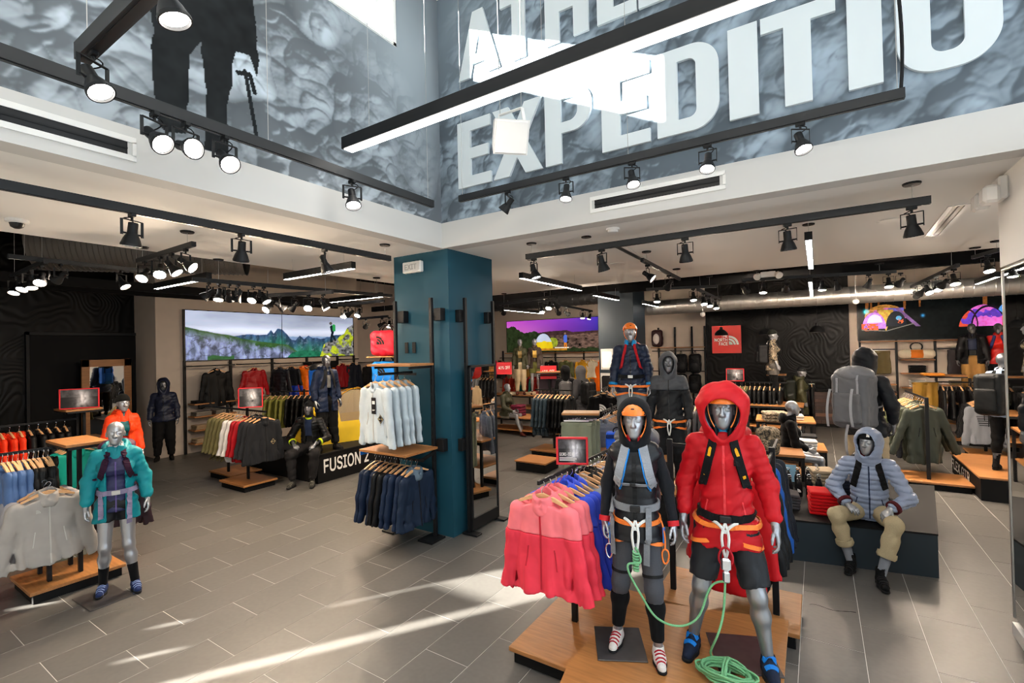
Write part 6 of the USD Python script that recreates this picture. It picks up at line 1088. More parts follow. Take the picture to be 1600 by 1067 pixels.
# ================================================================ right: grey block, bottles, piles, tables, plank wall
blk = Polygon([(-1.0, 6.05), (.985, 6.42), (1.28, 8.5), (-.85, 8.1)])
t = thing('display_block', 'low slate grey block that the quilted jacket mannequin sits on', 'platform'); obj('block_side', moved(extr(blk.buffer(-.004), .43), (0, 0, 0)), 'slate_paint', t); obj('block_top', moved(extr(blk, .02), (0, 0, .43)), 'black_board', t)
BZ = .45
def bottle(label, P, rz, src=[None]):
    if src[0]: return copy_of(src[0], P, rz, label, 'black bottles on the grey block')
    t = src[0] = thing('water_bottle', label, 'bottle', P, rz, 'black bottles on the grey block'); obj('bottle_body', lathe([(0, 0), (.036, 0), (.04, .006), (.04, .15), (.034, .18), (.022, .195), (.022, .2), (0, .2)], 18), cloth('15161a'), t, smooth=40); obj('bottle_cap', lathe([(.026, .198), (.026, .225), (.014, .232), (.014, .25), (0, .25)], 16), 'black_plastic', t, smooth=40); obj('loop', tube(smooth_curve([(-.012, 0, .245), (-.012, 0, .275), (.012, 0, .275), (.012, 0, .245)], 12), .006, 6), 'chrome', t)
    obj('half_dome', placed(extr(dome_logo(.042), .001), (-.02, -.0405, .06), (1, 0, 0), (0, 0, 1)), 'print_white', t)
nB = 0
for r_ in range(2):
    for c_, px in enumerate((1219, 1234, 1249, 1265, 1280)):
        P = at_z(px-2*r_, 775-12*r_, BZ); bottle(f'black steel water bottle, {ORD[c_]} from the left in the {["front", "rear"][r_]} line on the grey block', P, 6*c_-10)
t = thing('price_card', 'pale blue card standing behind the black bottles', 'sign', at_z(1232, 752, BZ)); obj('card', bbx((-.10, 0, 0), (.10, .006, .24), .002), cloth('9cc4dc', 'canvas'), t)
folded(at_z(1231, 790, BZ), 8, 5, cloth('4c4a4e', 'knit'), 'dark grey folded shirt', 'of the pile on the grey block', .24, .30, .035)
folded(at_z(1286, 800, BZ), 8, 7, cloth('c41a22', 'knit'), 'red folded fleece', 'of the pile on the grey block', .29, .30, .038)
folded(at_z(1284, 760, BZ), 20, 5, cloth('a89a86', 'canvas'), 'beige folded trousers', 'of the pile behind the bottles', .30, .30, .05)
folded(at_z(1327, 770, BZ), 12, 5, cloth('2a3040', 'knit'), 'navy folded shirt', 'of the pile behind the seated quilted mannequin', .28, .30, .04)
pt = spot(1224, 7.0); table('small oak topped black table left of the bottles', pt+[-.1, .1, 0], (.62, .55), .82, 6, .55)
t = thing('camo_backpack', 'brown camouflage backpack on the small table beside the red climber', 'backpack', V3(*spot(1196, 6.9)[:2], .82), 30); obj('pack_body', snet(wrinkled(rbox((0, 0, .2), (.15, .11, .2), .08), .012, (8, 8, 8)), (-.19, -.15, -.02), (.19, .15, .42), .015), 'camo', t, smooth=True) if 'camo' in MAT else None
n = {'t': ('texture_coordinate', {}), 'v': ('noise_texture', dict(scale=14, detail=3, distortion=1.2)), 'r': ('rgb_ramp', dict(ramp=[(0, lin('2c2a24')), (.42, lin('2c2a24')), (.43, lin('6b5f4c')), (.52, lin('6b5f4c')), (.53, lin('a3927a')), (.60, lin('a3927a')), (.61, lin('453c30')), (1, lin('453c30'))], interpolate=False)), 'p': ('principled_bsdf', dict(roughness=.75))}
MAT['camo'] = usdkit.material(stage, '/World/Looks/camo', n, [('t.object', 'v.vector'), ('v.fac', 'r.fac'), ('r.color', 'p.base_color')], surface='p.BSDF')
obj('pack_body', snet(wrinkled(rbox((0, 0, .2), (.15, .11, .2), .08), .012, (8, 8, 8)), (-.19, -.15, -.02), (.19, .15, .42), .015), 'camo', t, smooth=True); obj('front_pocket', snet(ell((0, -.11, .15), (.11, .05, .11)), (-.15, -.18, .02), (.15, -.04, .28), .015), 'camo', t, smooth=True); obj('pack_strap', tube(smooth_curve([(-.05, .1, .36), (0, .12, .42), (.05, .1, .36)], 10), .01, 6), 'black_rubber', t)
pt2 = spot(1222, 9.4); table('oak table piled with camouflage clothes behind the seated hoodie mannequin', pt2+[0, .1, 0], (1.0, .8), .92, 4, .4)
folded(V3(*spot(1208, 9.2)[:2], .92), 20, 3, 'camo', 'camouflage folded jacket', 'of the left pile on the camouflage table', .42, .40, .06); folded(V3(*spot(1238, 9.3)[:2], .92), 8, 2, cloth('b8b0a6', 'knit'), 'pale folded shirt', 'of the right pile on the camouflage table', .3, .34, .05)
pt3 = spot(1252, 8.3); table('low oak table with white folded shirts right of the seated hoodie mannequin', pt3+[0, .05, 0], (.62, .7), .62, 4, None)
folded(V3(*spot(1252, 8.2)[:2], .62), 6, 3, cloth('dddbd8', 'knit'), 'white folded shirt', 'of the pile on the low oak table', .36, .38, .05); folded(V3(*spot(1254, 8.35)[:2], .77), 6, 1, cloth('2a2a2c', 'knit'), 'black folded shirt', 'topping the white pile on the low oak table', .34, .30, .04)
pc5 = spot(1209, 11.8); table('tall oak table under the camouflage jacket mannequin', pc5, (1.2, .9), .92, 0, .4)
p0 = spot(1150, 12.2, 1.4); rack('rack of olive and black jackets before the black wall, left of the camouflage mannequin', p0*[1, 1, 0]+[.1, 0, 0], (.8, .6), [(0, 0, 1.5)], [((-.4, 0, 1.43), (1.0, 0, 1.43))]); hang_row(p0+[-.25, 0, 0], p0+[.95, 0, 0], [(JK('7d8060', L=.75, hd=.06, h=.018), 5, 'sage green jacket'), (JK('1a1b1d', L=.75, hd=.05, h=.018), 7, 'black jacket')], 'the rack before the black wall', near='left end')
p0 = spot(1217, 12.6, 1.4); rack('small rack of black jackets between the camouflage and olive mannequins', p0*[1, 1, 0]+[.2, 0, 0], (.6, .5), [(0, 0, 1.5)], [((-.2, 0, 1.43), (.8, 0, 1.43))], (-.5, -.2, -.05, .2, 1.55)); hang_row(p0+[0, 0, 0], p0+[.7, 0, 0], [(JK('17181a', L=.8, hd=.05, h=.018), 7, 'black coat')], 'the small rack between the two mannequins', near='left end')
red_sign('small red card on the rack before the black wall', V3(*spot(1147, 12.1)[:2], 1.46), 0, .42, .32, 12)
p0 = spot(1072, 8.6, 1.38); rack('rack of mixed grey jackets behind the grey hooded climber', p0*[1, 1, 0]+[.1, .2, 0], (.6, .6), [(0, 0, 1.46)], [((-.5, 0, 1.41), (.5, 0, 1.41))]); hang_row(p0+[-.4, .2, 0], p0+[.5, .2, 0], [(JK('8f7a78', L=.7, hd=.05), 3, 'dusty rose jacket'), (JK('6b6b70', L=.7, hd=.05), 4, 'mid grey jacket'), (JK('b8b0a8', L=.7, hd=.05), 3, 'oatmeal jacket')], 'the rack behind the grey hooded climber', near='left end')
# plank clad low wall before the black wall: planks one by one
for i in range(6): mat(f'plank_{i}', lin(('4a3126', '3a2822', '5c3c2c', '2e211c', '6b4a36', '433029')[i]), .6, var=.25, scale=8, stretch=(1, 8, 8))
wl = struct('wall_planks', bx((-3.05, YB-.5, 0), (.85, YB-.12, 1.0)), 'black_board'); rg = random.Random(8)
for r_ in range(9):
    x = -3.05-rg.uniform(0, .5)
    while x < .85:
        w_ = rg.uniform(.45, .95); x0, x1 = max(x, -3.05), min(x+w_, .85); x += w_
        if x1-x0 > .05: obj('plank', bx((x0+.003, YB-.52-rg.uniform(0, .012), .09+.1*r_), (x1-.003, YB-.495, .184+.1*r_)), f'plank_{rg.randrange(6)}', wl)
t = thing('wall_counter', 'long dark counter ledge on the plank clad low wall', 'counter', (-1.3, YB-.32, 1.0)); obj('ledge', bbx((-1.75, -.2, 0), (2.15, .2, .05)), 'black_board', t)
t = thing('counter_box', 'small white box on the dark ledge before the black wall', 'box', (-.2, YB-.35, 1.05)); obj('box_body', bbx((-.1, -.08, 0), (.1, .08, .12), .008), 'white_plastic', t); obj('lid', bbx((-.105, -.085, .12), (.105, .085, .15), .006), 'grey_plastic', t)
# right wall shelving under the night camp screen
wall_unit('black wall rails and oak shelves under the night camp screen', (.95, YB-.02, 0), (1, 0, 0), (0, -1, 0), (.05, .85, 1.65, 2.5, 3.4), [(.1, .8, 2.16, .3), (1.7, 2.45, 2.16, .3)], [(.05, 3.4, 2.36, .25), (.1, .8, 1.20, .36), (.1, .8, .95, .36), (.1, .8, .66, .36), (.1, .8, .4, .36), (.9, 1.6, 1.86, .34), (.9, 1.6, 1.50, .34), (.9, 1.6, 1.12, .34), (1.7, 2.45, 1.2, .34), (2.55, 3.3, 1.86, .34), (2.55, 3.3, 1.5, .34)], 2.5)
for x, c, nm in ((1.40, '6a5f3c', 'olive brown'), (3.03, '3a3234', 'dark plum')): hung_trousers(f'{nm} shorts hung wide open under the night camp screen', (x, YB-.32, 2.12), 0, cloth(c), .62, .24, None, True)
t = thing('duffel_bag', 'cream and orange patterned duffel bag on the top right shelf', 'bag', (2.2, YB-.2, 1.89)); fd = wrinkled(cap((-.26, 0, .14), (.26, 0, .14), .13), .01); obj('bag_body', snet(fd, (-.42, -.16, 0), (.42, .16, .3), .02), cloth('d8cdb8', 'canvas'), t, smooth=True); obj('side_panel', snet(both(bumpy(fd, lambda P: -.004), rbox((.0, -.1, .14), (.13, .09, .11), .01)), (-.2, -.2, 0), (.2, .02, .3), .016), cloth('e08a3a', 'canvas'), t, smooth=True)
for s in (-1, 1): obj('handle', tube(smooth_curve([(-.1, s*.04, .25), (-.06, s*.04, .42), (.06, s*.04, .42), (.1, s*.04, .25)], 12), .012, 6), 'black_rubber', t)
for x, z, c, nm, n_ in ((2.2, 1.53, '17181a', 'black', 4), (2.2, 1.15, 'c9c6c2', 'white', 4), (1.25, .98, 'd8a81e', 'yellow', 1), (1.6, .98, '5a4a44', 'brown', 1), (1.4, .69, '3a3436', 'charcoal', 2), (1.4, .43, '2a2c30', 'slate', 3), (3.0, 1.23, '8a7a5c', 'khaki', 2), (1.4, 1.23, '4a2c26', 'brick', 1)):
    folded((x, YB-.2, z), 0, n_, cloth(c, 'knit'), f'{nm} folded shirt', f'on a shelf under the night camp screen', .34, .28, .05)
# green coat rack
b = V3(1.50, 10.45, 0); rack('rack of long green coats on an oak base right of the seated mannequin', b, (1.0, .75), [(-.02, -.2, 1.47)], [((-.02, -.22, 1.45), (-.12, 1.2, 1.45))], bz=.13)
hang_row((1.46, 10.42, 1.41), (1.34, 11.4, 1.41), [(JK('4a5048', name='rain_jacket', L=.92, w=.27, hd=.08, out=.24, sleeve=.70, hood=True, fold=.02, zipper='black_rubber'), 1, 'dark green hooded coat in front'), (JK('4d5346', name='rain_jacket', L=.92, w=.27, hd=.07, out=.22, sleeve=.7, hood=True), 2, 'dark green hooded coat'), (JK('20242e', L=.92, w=.27, hd=.06, out=.2), 2, 'navy coat'), (JK('5d6448', L=.95, w=.28, hd=.06, out=.22), 3, 'moss green coat')], 'the green coat rack', jitter=6, base_rz=26)
P = spot(1380, 9.2, 1.38); hanging('jacket', 'sand coloured coat half hidden behind the grey backpack mannequin', cloth('b09a7c'), 'coat', spot(1388, 9.4, 1.35), 30, L=.8, w=.25, hd=.06, sd=3)
# platform lettered FLEX GTR, grey hoodie rack
t = wood_block('display_platform', 'oak topped black platform lettered FLEX GTR at the right edge', 'platform', (1.98, 9.75, 0), (3.6, 11.6, .36), 'oak', 'black_board'); text_on('FLEX GTR', .16, (-.795, .90, .10), (0, -1, 0), (0, 0, 1), 'print_white', t, 1.2)
p0 = spot(1535, 9.3, 1.22); rack('short rack of grey hoodies behind the oak platform at right', p0*[1, 1, 0]+[.1, .5, 0], (.6, .5), [(0, 0, 1.5)], [((-.1, -.55, 1.26), (-.05, .5, 1.26))])
t_ = hanging('hoodie', 'light grey hoodie with black printed stripes before the oak platform', cloth('85888e', 'knit'), 'hoodie', p0, 10, L=.74, w=.26, hd=.06, hood=True, out=.05, sleeve=.7, sd=6); gf = garment_fn(.26, .74, .06, .7, .03, 6, out=.05)
for k in range(5): S_, N_ = lay(gf, 1, -1, [(x, -.33-.042*k) for x in np.linspace(-.15+.01*k, .15-.01*k, 9)], .25, .004); obj('printed_stripe', ribbon(S_, N_, .012, .002), 'black_rubber', t_)
for s in (-1, 1): S_, N_ = lay(gf, 1, -1, [(s*.03, z) for z in np.linspace(-.22, -.46-.06*s, 10)], .25, .006); obj('drawstring', ribbon(S_, N_, .012, .005), 'black_rubber', t_)
copy_of(HANGER[0], p0, 10, 'wooden hanger of the grey striped hoodie', 'hanger of the grey striped hoodie'); hang_row(p0+[.02, .15, 0], p0+[.05, .6, 0], [(JK('1c1d20', 'knit', L=.7, w=.25, hd=.05), 4, 'black hoodie')], 'the grey striped hoodie rack', base_rz=10)
p0 = spot(1480, 11.0, 1.38); rack('rack of grey and black tops before the right wall shelves', p0*[1, 1, 0]+[.4, .1, 0], (.9, .5), [(0, .1, 1.5)], [((-.6, 0, 1.41), (1.0, 0, 1.41))], (-.75, -.25, -.1, .25, 1.55)); hang_row(p0+[-.1, .1, 0], p0+[1.3, .1, 0], [(JK('1c1d20', L=.7, hd=.05, h=.02), 5, 'black top'), (JK('9a9a9c', L=.7, hd=.05, h=.02), 5, 'grey top')], 'the rack before the right wall shelves', near='left end')
hung_trousers('mustard trousers hung on the rack before the right wall shelves', p0+[-.42, -.02, .02], 20, cloth('9a7a38'), .6, .26); folded(V3(*spot(1455, 10.95)[:2], 1.58), 10, 1, cloth('c8883a', 'knit'), 'mustard folded sweater', 'on the shelf of the right rear rack', .4, .3, .06)
pr_ = spot(1535, 11.9); table('tall oak table under the tan trousered mannequin at the far right', spot(1541, 11.42), (2.3, .9), .93, 32, .45)
# mirror column at the right edge
struct('column_right', cat_([bx((1.33, 4.95, 0), (2.2, 5.55, ZS)), bx((1.30, 4.3, 3.02), (2.2, 5.55, ZS))]), 'plaster_white'); struct('baseboard_right', bx((1.29, 4.3, 0), (1.33, 5.52, .1)), 'white_plastic')
t = thing('wall_mirror', 'tall mirror at the right edge of the frame on the white column', 'mirror', (1.31, 4.92, 1.56)); obj('mirror_pane', bx((-.012, -.6, -1.4), (-.004, .56, 1.42)), 'mirror_glass', t); obj('mirror_edge', cat_([bbx((-.02, .555, -1.41), (.02, .575, 1.43)), bbx((-.02, -.6, 1.42), (.02, .575, 1.44))]), 'galvanised', t)
# a dark hairline scuff on the floor tiles at the right
q = smooth_curve([at_z(x, y, .0004) for x, y in ((1265, 944), (1283, 947), (1300, 953), (1318, 955), (1338, 957))], 24); obj('scuff', ribbon(q, [(0, 0, 1)]*24, .004+.010*np.linspace(0, 1, 24)*np.abs(np.sin(np.arange(24)*.8)), .0006), 'black_rubber', fl)
# ================================================================ mannequins
def dirz(v): return math.degrees(math.atan2(v[1], v[0]))-90
RIGHT, AWAY = CR[:2]/np.linalg.norm(CR[:2]), CF[:2]/np.linalg.norm(CF[:2])
def vest(J, t, m, hem=.06, loose=.02, quilt=.06, h=.012, name='vest', open_=0, amp=.007):
    ax = (J['chest']-J['pelvis'])/np.linalg.norm(J['chest']-J['pelvis']); f = both(torso_fn(J, loose, .07, hem), plane(J['pelvis']-ax*hem, -ax)); f = cut(quilted(f, quilt, amp, ax) if quilt else f, cap(J['neck']+V3(0, .01, .0), J['neck']+V3(0, .02, .2), .056*J['s']))
    if open_: f = cut(f, rbox((J['pelvis'][0], J['chest'][1]+.3, (J['neck'][2]+J['pelvis'][2])/2-.1), (open_, .29, .6), .01))
    obj(name, snet(f, J['pelvis']-V3(.24, .24, .12+hem), J['neck']+V3(.24, .24, .12), h), m, t, smooth=True); return f
def shirt_front(J, t, m, h=.012, loose=.004, up=.05): 
    f = cut(both(plane(J['chest']+(J['pelvis']-J['chest'])*.35, J['pelvis']-J['chest']), uni(.04, torso_fn(J, loose), cap(J['neck']-V3(0, 0, .06), J['neck']+V3(0, .012, up), .066*J['s'], .060*J['s']))), cap(J['neck']+V3(0, .01, .03), J['neck']+V3(0, .03, .2), .052*J['s'])); obj('shirt', snet(f, J['pelvis']-V3(.22, .2, .1), J['neck']+V3(.22, .2, .14), h), m, t, smooth=True); return f
def chest_logo(f, J, t, m, x=-.10, z=1.33, s=.035): q = lay(f, 1, 1, [(x*J['s'], z*J['s'])], .5, .004); obj('half_dome', placed(extr(dome_logo(s), .0015), q[0][0], (-1, 0, 0), (0, 0, 1)), m, t)
def both_fn(*f): return lambda P: np.minimum.reduce([g(P) for g in f])

# --- front woman: black hooded down vest, grey pack, leggings
L = at_z(1000, 1014, PZ); L[2] = PZ; rz = face_to(L, -.25, 0)
J = pose(True, .96, anR=(.165, -.05, .085), anL=(-.135, .09, .085), knR=(.125, .02, .50), knL=(-.115, .09, .50), elR=(.215, -.05, 1.21), elL=(-.222, -.05, 1.21), wrR=(.235, .02, .96), wrL=(-.26, .03, .965))
t = mannequin('silver mannequin in a black down vest with orange helmet, front left on the oak platform', L, rz)
obj('body', body_mesh(J, hh=.0055, handh=.005, bh=.013, torso=False), 'silver', t, smooth=True)
f1 = coat(J, t, cloth('2b2d32', 'knit'), .10, .012, 2.0, wr=.007, h=.010, collar=False, name='jacket_sleeves', cuff=cloth('c8303a'))
f2 = vest(J, t, cloth('26282d', 'puff'), .11, .028, .085, .009, amp=.010); S_, N_ = lay_dir(f2, V3(0, .5, 0)+V3(0, 0, 1)*np.linspace(1.40, .83, 24)[:, None], V3(0, -1, 0), .5, .003); obj('zipper', ribbon(S_, N_, .03, .008), 'black_rubber', t)
coat_hood = lambda J, t, m, sc=1.0, ow=.078, oh_=.105, oy=.13, h=.008, name='hood', low=.24, wr=.006: _hood(J, t, m, sc, ow, oh_, oy, h, name, low, wr)
def _hood(J, t, m, sc, ow, oh_, oy, h, name, low, wr, turn=0, nod=0, quilt=0, wide=1.0, lining=False, oz=0.0):
    s = J['s']; R, c = head_frame(J, turn, nod); W = lambda *p: c+R@(V3(*p)*s)
    oh = uni(.05, ell(W(0, -.03, .035), V3(.122*wide, .142, .142)*s*sc, R), cap(W(0, -.03, -.08), J['neck']+V3(0, -.005, -.05), .112*s*sc*wide**.6, .118*s)); ins = uni(.04, ell(W(0, -.012, .03), V3(.108*wide, .130, .128)*s*sc, R), cap(W(0, .0, -.05), J['neck']+V3(0, 0, 0), .088*s*wide, .07*s))
    oh = wrinkled(oh, wr); th = max(2.3*h, .015); hd = cut(oh, lambda P: oh(P)+th, uni(.04, ell(W(0, oy, oz), V3(ow, .14, oh_)*s, R), cap(W(0, .12, -.08), W(0, .17, -.30), .075*s, .055*s)), plane(W(0, -.1, -low), (0, 0, 1)))
    if lining: hd = both(hd, plane(W(0, .055, 0), R@V3(0, 1, 0)))
    hd = quilted(hd, quilt, .006) if quilt else hd
    p = obj(name, snet(hd, W(0, -.03, 0)-V3(.22, .25, .34)*s, W(0, 0, 0)+V3(.22, .25, .25)*s, h), m, t, smooth=True); return p
_hood(J, t, cloth('222428', 'knit'), 1.04, .102, .135, .105, .008, 'hood', .24, .005)
helmet(J, t, 'helmet_orange', h=.0055)
co = cut(both(cap(J['neck']-V3(0, 0, .09), J['neck']+V3(0, .02, .055), .085, .068), plane(J['neck']+V3(0, 0, .05), (0, -.4, 1))), cap(J['neck']-V3(0, 0, .3), J['neck']+V3(0, .025, .3), .058), cap(J['neck']+V3(0, .08, .08), J['neck']+V3(0, .12, -.09), .028)); obj('collar', snet(co, J['neck']-V3(.16, .16, .16), J['neck']+V3(.16, .16, .16), .008), cloth('d8303c'), t, smooth=True)
lf = [leg_fn(J, S, .010, 1.97) for S in 'RL']; g = uni(.03, ell(J['pelvis'], V3(.145, .11, .12)*J['s']), *(both(q, plane(J['an'+S]+V3(0, 0, .05), (0, 0, -1))) for q, S in zip(lf, 'RL'))); lo, hi = V3(-.33, -.24, 0), V3(.33, .3, 1.1)
obj('leggings', snet(both(g, plane((0, 0, .40), (0, 0, -1))), lo, hi, .011), cloth('585a60', 'knit'), t, smooth=True); obj('legging_cuff', snet(both(g, plane((0, 0, .40), (0, 0, 1))), lo, hi, .011), cloth('17181b', 'knit'), t, smooth=True)
for S in 'RL': c = J['hip'+S]+(J['kn'+S]-J['hip'+S])*.78; P, N = ring(g, c, J['hip'+S]-J['kn'+S], .002, 28, .16); obj('legging_band', ribbon(P, N, .02, .004, True), 'black_rubber', t)
for S in 'RL': shoe_parts(J, S, t, 'lace', (cloth('ddd8d4', 'canvas'), 'black_rubber', cloth('b02838')), .007)
hf = harness(J, both_fn(f2, g, f1), t, .985, loose_f=g)
for sx, c in ((1, 'b8bcc2'), (-1, 'b8bcc2')):
    q = V3(sx*.17, .06, .86); obj('gear_sling', cat_([tube(smooth_curve([q+[0, 0, .09], q+[sx*.02, .01, 0], q+[sx*.02, .01, -.1]], 10), .006, 6), tube(smooth_curve([q+[sx*.02, .01, -.1], q+[sx*.045, .01, -.14], q+[sx*.02, .01, -.2], q+[-sx*.0, .01, -.14], q+[sx*.02, .01, -.1]], 20), .006, 6)]), 'chrome' if sx > 0 else 'harness_orange', hf)
    obj('quickdraw', bbx(q+[sx*.015-.009, 0, -.06], q+[sx*.015+.009, .012, .05], .003), cloth('2a7ac8'), hf)
backpack('climbing_backpack', 'grey pack with blue edging on the mannequin in the black down vest', L, rz, J, f2, cloth('6d7178'), cloth('9a9da3', 'canvas'), (.17, .13, .30), 1.24, True, cloth('5d6169'), belt=cloth('8d9095', 'canvas'), h=.012, trim=cloth('2a8ad0'), strap_w=.066, buckle='black_plastic')
wp = V3(*L); Rm = trimesh.transformations.rotation_matrix(math.radians(rz), [0, 0, 1])[:3, :3]; bF = wp+Rm@V3(0, .19, .80)
t2 = f2
# hip belt tails of the grey pack hang over the harness
tb_ = thing('pack_strap_tails', 'two grey strap tails hanging from the hip belt of the front left mannequin', 'straps', L, rz)
for sx, z1 in ((.15, .70), (-.08, .66)): S_, N_ = lay_dir(both_fn(f2, g), np.stack([V3(sx*J['s'], .5, z) for z in np.linspace(1.05, z1, 12)]), V3(0, -1, 0), .5, .028); obj('strap_tail', ribbon(S_, N_, .042, .005), cloth('8d9095', 'canvas'), tb_)
foot_plate(at_z(968, 1006, PZ+.001), rz+12, 'grey steel base plate under the front left mannequin', .34, .40)

# --- front man: red hooded jacket, black pack, charcoal shorts
M = at_z(1140, 1030, PZ); M[2] = PZ; rzM = face_to(M, -.1, 0)
J = pose(False, 1.0, anR=(.235, -.03, .085), anL=(-.235, .05, .085), knR=(.165, .05, .50), knL=(-.18, .07, .50), elR=(.255, -.05, 1.20), elL=(-.262, -.05, 1.20), wrR=(.272, .06, .95), wrL=(-.30, .05, .96))
t = mannequin('gunmetal mannequin in a red hooded rain jacket and shorts, front right on the oak platform', M, rzM)
obj('body', body_mesh(J, hh=.0055, handh=.005, bh=.012), 'steel_grey', t, smooth=True)
g = trousers(J, t, cloth('303338'), .86, .024, (.084, .070), .010, .011, 'shorts')
f1 = coat(J, t, cloth('bf1a28'), .165, .034, 1.72, wr=.016, h=.0095, collar=False, zipper=cloth('d84a50'), name='rain_jacket', over=g)
_hood(J, t, cloth('c41c2a'), 1.16, .122, .118, .135, .0075, 'hood', .26, .007, wide=1.24, oz=-.028); _hood(J, t, cloth('8b93a6'), 1.05, .128, .15, .11, .0075, 'hood_lining', .13, 0, wide=1.19, lining=True)
helmet(J, t, 'helmet_orange', h=.0055)
co = cut(both(cap(J['neck']-V3(0, 0, .08), J['neck']+V3(0, .03, .07), .10, .088), plane(J['neck']+V3(0, 0, .03), (0, -.5, 1))), cap(J['neck']-V3(0, 0, .3), J['neck']+V3(0, .03, .3), .068), cap(J['neck']+V3(0, .09, .12), J['neck']+V3(0, .15, -.14), .042)); obj('collar', snet(co, J['neck']-V3(.17, .17, .16), J['neck']+V3(.17, .19, .16), .009), cloth('1c1e22', 'puff'), t, smooth=True)
shirt_front(J, t, cloth('1c9ac4'), .011, .006, .06)
for S in 'RL': shoe_parts(J, S, t, 'strap', (cloth('2a3348', 'canvas'), 'black_rubber', cloth('1f84d0')), .0075)
hf = harness(J, both_fn(f1, g), t, .965, loose_f=g); obj('belay_device', cat_([bbx((-.03, .20, .70), (.03, .235, .78), .012), bbx((-.022, .205, .62), (.022, .235, .70), .012)]), 'chrome', hf); obj('carabiner', tube(smooth_curve([(0, .21, .85), (.04, .215, .80), (.03, .215, .74), (0, .21, .72), (-.03, .215, .74), (-.04, .215, .80), (0, .21, .85)], 24), .007, 6), cloth('b02030'), hf)
chest_logo(f1, J, t, 'black_rubber', -.06, 1.36, .04)
backpack('climbing_backpack', 'black pack with yellow webbing on the mannequin in the red jacket', M, rzM, J, f1, cloth('b01826'), cloth('1a1b1e', 'canvas'), (.17, .13, .30), 1.22, True, cloth('a81624'), belt=cloth('1a1b1e', 'canvas'), h=.013, chest=False, buckle='black_plastic', belt_z=1.015)
mk = thing('strap_marks', 'yellow webbing tabs on the black pack straps of the red jacketed mannequin', 'webbing', M, rzM)
for sx in (-1, 1):
    P, N = ring(f1, (sx*.112, 0, 1.30), (1, 0, .24*sx), .018, 60, .42, .35, 4.2)
    for a_, b_ in ((26, 31), (44, 48)): obj('webbing_tab', ribbon(P[a_:b_]+V3(sx*.0, 0, 0), N[a_:b_], .02, .006), cloth('e0a81e'), mk)
foot_plate(at_z(1160, 1022, PZ+.001), rzM+14, 'grey steel base plate under the red jacketed mannequin', .40, .44)
RmM = trimesh.transformations.rotation_matrix(math.radians(rzM), [0, 0, 1])[:3, :3]; bM = M+RmM@V3(0, .225, .63); top_ = bF
obj('strand', tube(smooth_curve([bF, bF+[0, -.02, -.10], at_d(985, 880, 3.22), at_d(1002, 930, 3.2), at_d(1030, 968, 3.18), at_d(1062, 978, 3.16), at_d(1090, 965, 3.14), at_d(1112, 915, 3.14), bM-[.01, 0, 0]], 90), .0075, 8), 'rope_green', ROPE, smooth=True)
knt = [bF+[.017*math.cos(k*1.05), .017*math.sin(k*1.05), -.02-.0032*k] for k in range(44)]; obj('knot', tube(knt, .0078, 7), 'rope_green', ROPE, smooth=True)
obj('strand', tube(smooth_curve([bM+[.012, 0, 0], at_d(1134, 900, 3.16), at_d(1131, 950, 3.12), at_d(1118, 1000, 3.08), at_z(1122, 1032, PZ+.03), at_z(1150, 1044, PZ+.025), ctr+[.10, .03, .03]], 60), .0075, 8), 'rope_green', ROPE, smooth=True)

# --- teal jacket woman at left
L = at_z(184, 925, 0); L[2] = .008; rz = face_to(L, -.3, -.2)
J = pose(True, .965, anR=(.125, -.07, .085), anL=(-.15, .04, .085), elR=(.225, -.03, 1.20), elL=(-.235, -.03, 1.2), wrR=(.245, .06, .96), wrL=(-.265, .06, .96))
t = mannequin('bald silver mannequin in an open teal jacket and shorts at the left', L, rz)
obj('body', body_mesh(J, hh=.0065, handh=.0055, bh=.013), 'silver', t, smooth=True)
shirt_front(J, t, cloth('dcd8d8', 'knit'), .012, .004, .075); fv = vest(J, t, cloth('37395f', 'puff'), .08, .008, .045, .010, amp=.005); 
g = trousers(J, t, cloth('26272b'), .36, .014, (.092, .082), .008, .012, 'shorts')
f1 = coat(J, t, cloth('178c96'), .17, .042, 1.78, wr=.012, h=.0105, hood='down', open_=.075, collar=.02, name='rain_jacket', over=g)
S_, N_ = lay_dir(fv, V3(0, .5, 0)+V3(0, 0, 1)*np.linspace(1.36, .85, 20)[:, None], V3(0, -1, 0), .5, .003); obj('zipper', ribbon(S_, N_, .012, .006), cloth('6a5a90'), t)
for S in 'RL': sock(J, S, t, cloth('1a1a1c', 'knit'), .97, .52); shoe_parts(J, S, t, 'lace', (cloth('2e3d66', 'canvas'), 'black_rubber', cloth('8898c0')), .0085, rise=.02)
backpack('hiking_backpack', 'plum hiking pack with lavender hip belt on the teal jacket mannequin', L, rz, J, both_fn(f1, fv), cloth('4a2040'), cloth('3d2038', 'canvas'), (.16, .13, .28), 1.25, True, cloth('562648'), belt=cloth('8f88a0', 'canvas'), h=.014, chest=False, buckle='grey_plastic')
tl = thing('pack_strap_tails', 'two lavender strap tails hanging from the hip belt of the teal mannequin', 'straps', L, rz)
for sx, z1 in ((.11, .80), (-.10, .74)): S_, N_ = lay_dir(both_fn(f1, fv, g), np.stack([V3(sx, .5, z) for z in np.linspace(1.04, z1, 12)]), V3(0, -1, 0), .5, .02); obj('strap_tail', ribbon(S_, N_, .045, .005), cloth('8f88a0', 'canvas'), tl)
foot_plate(at_z(160, 934, .001), rz+22, 'dark steel base plate on the floor under the teal mannequin', .34, .46)

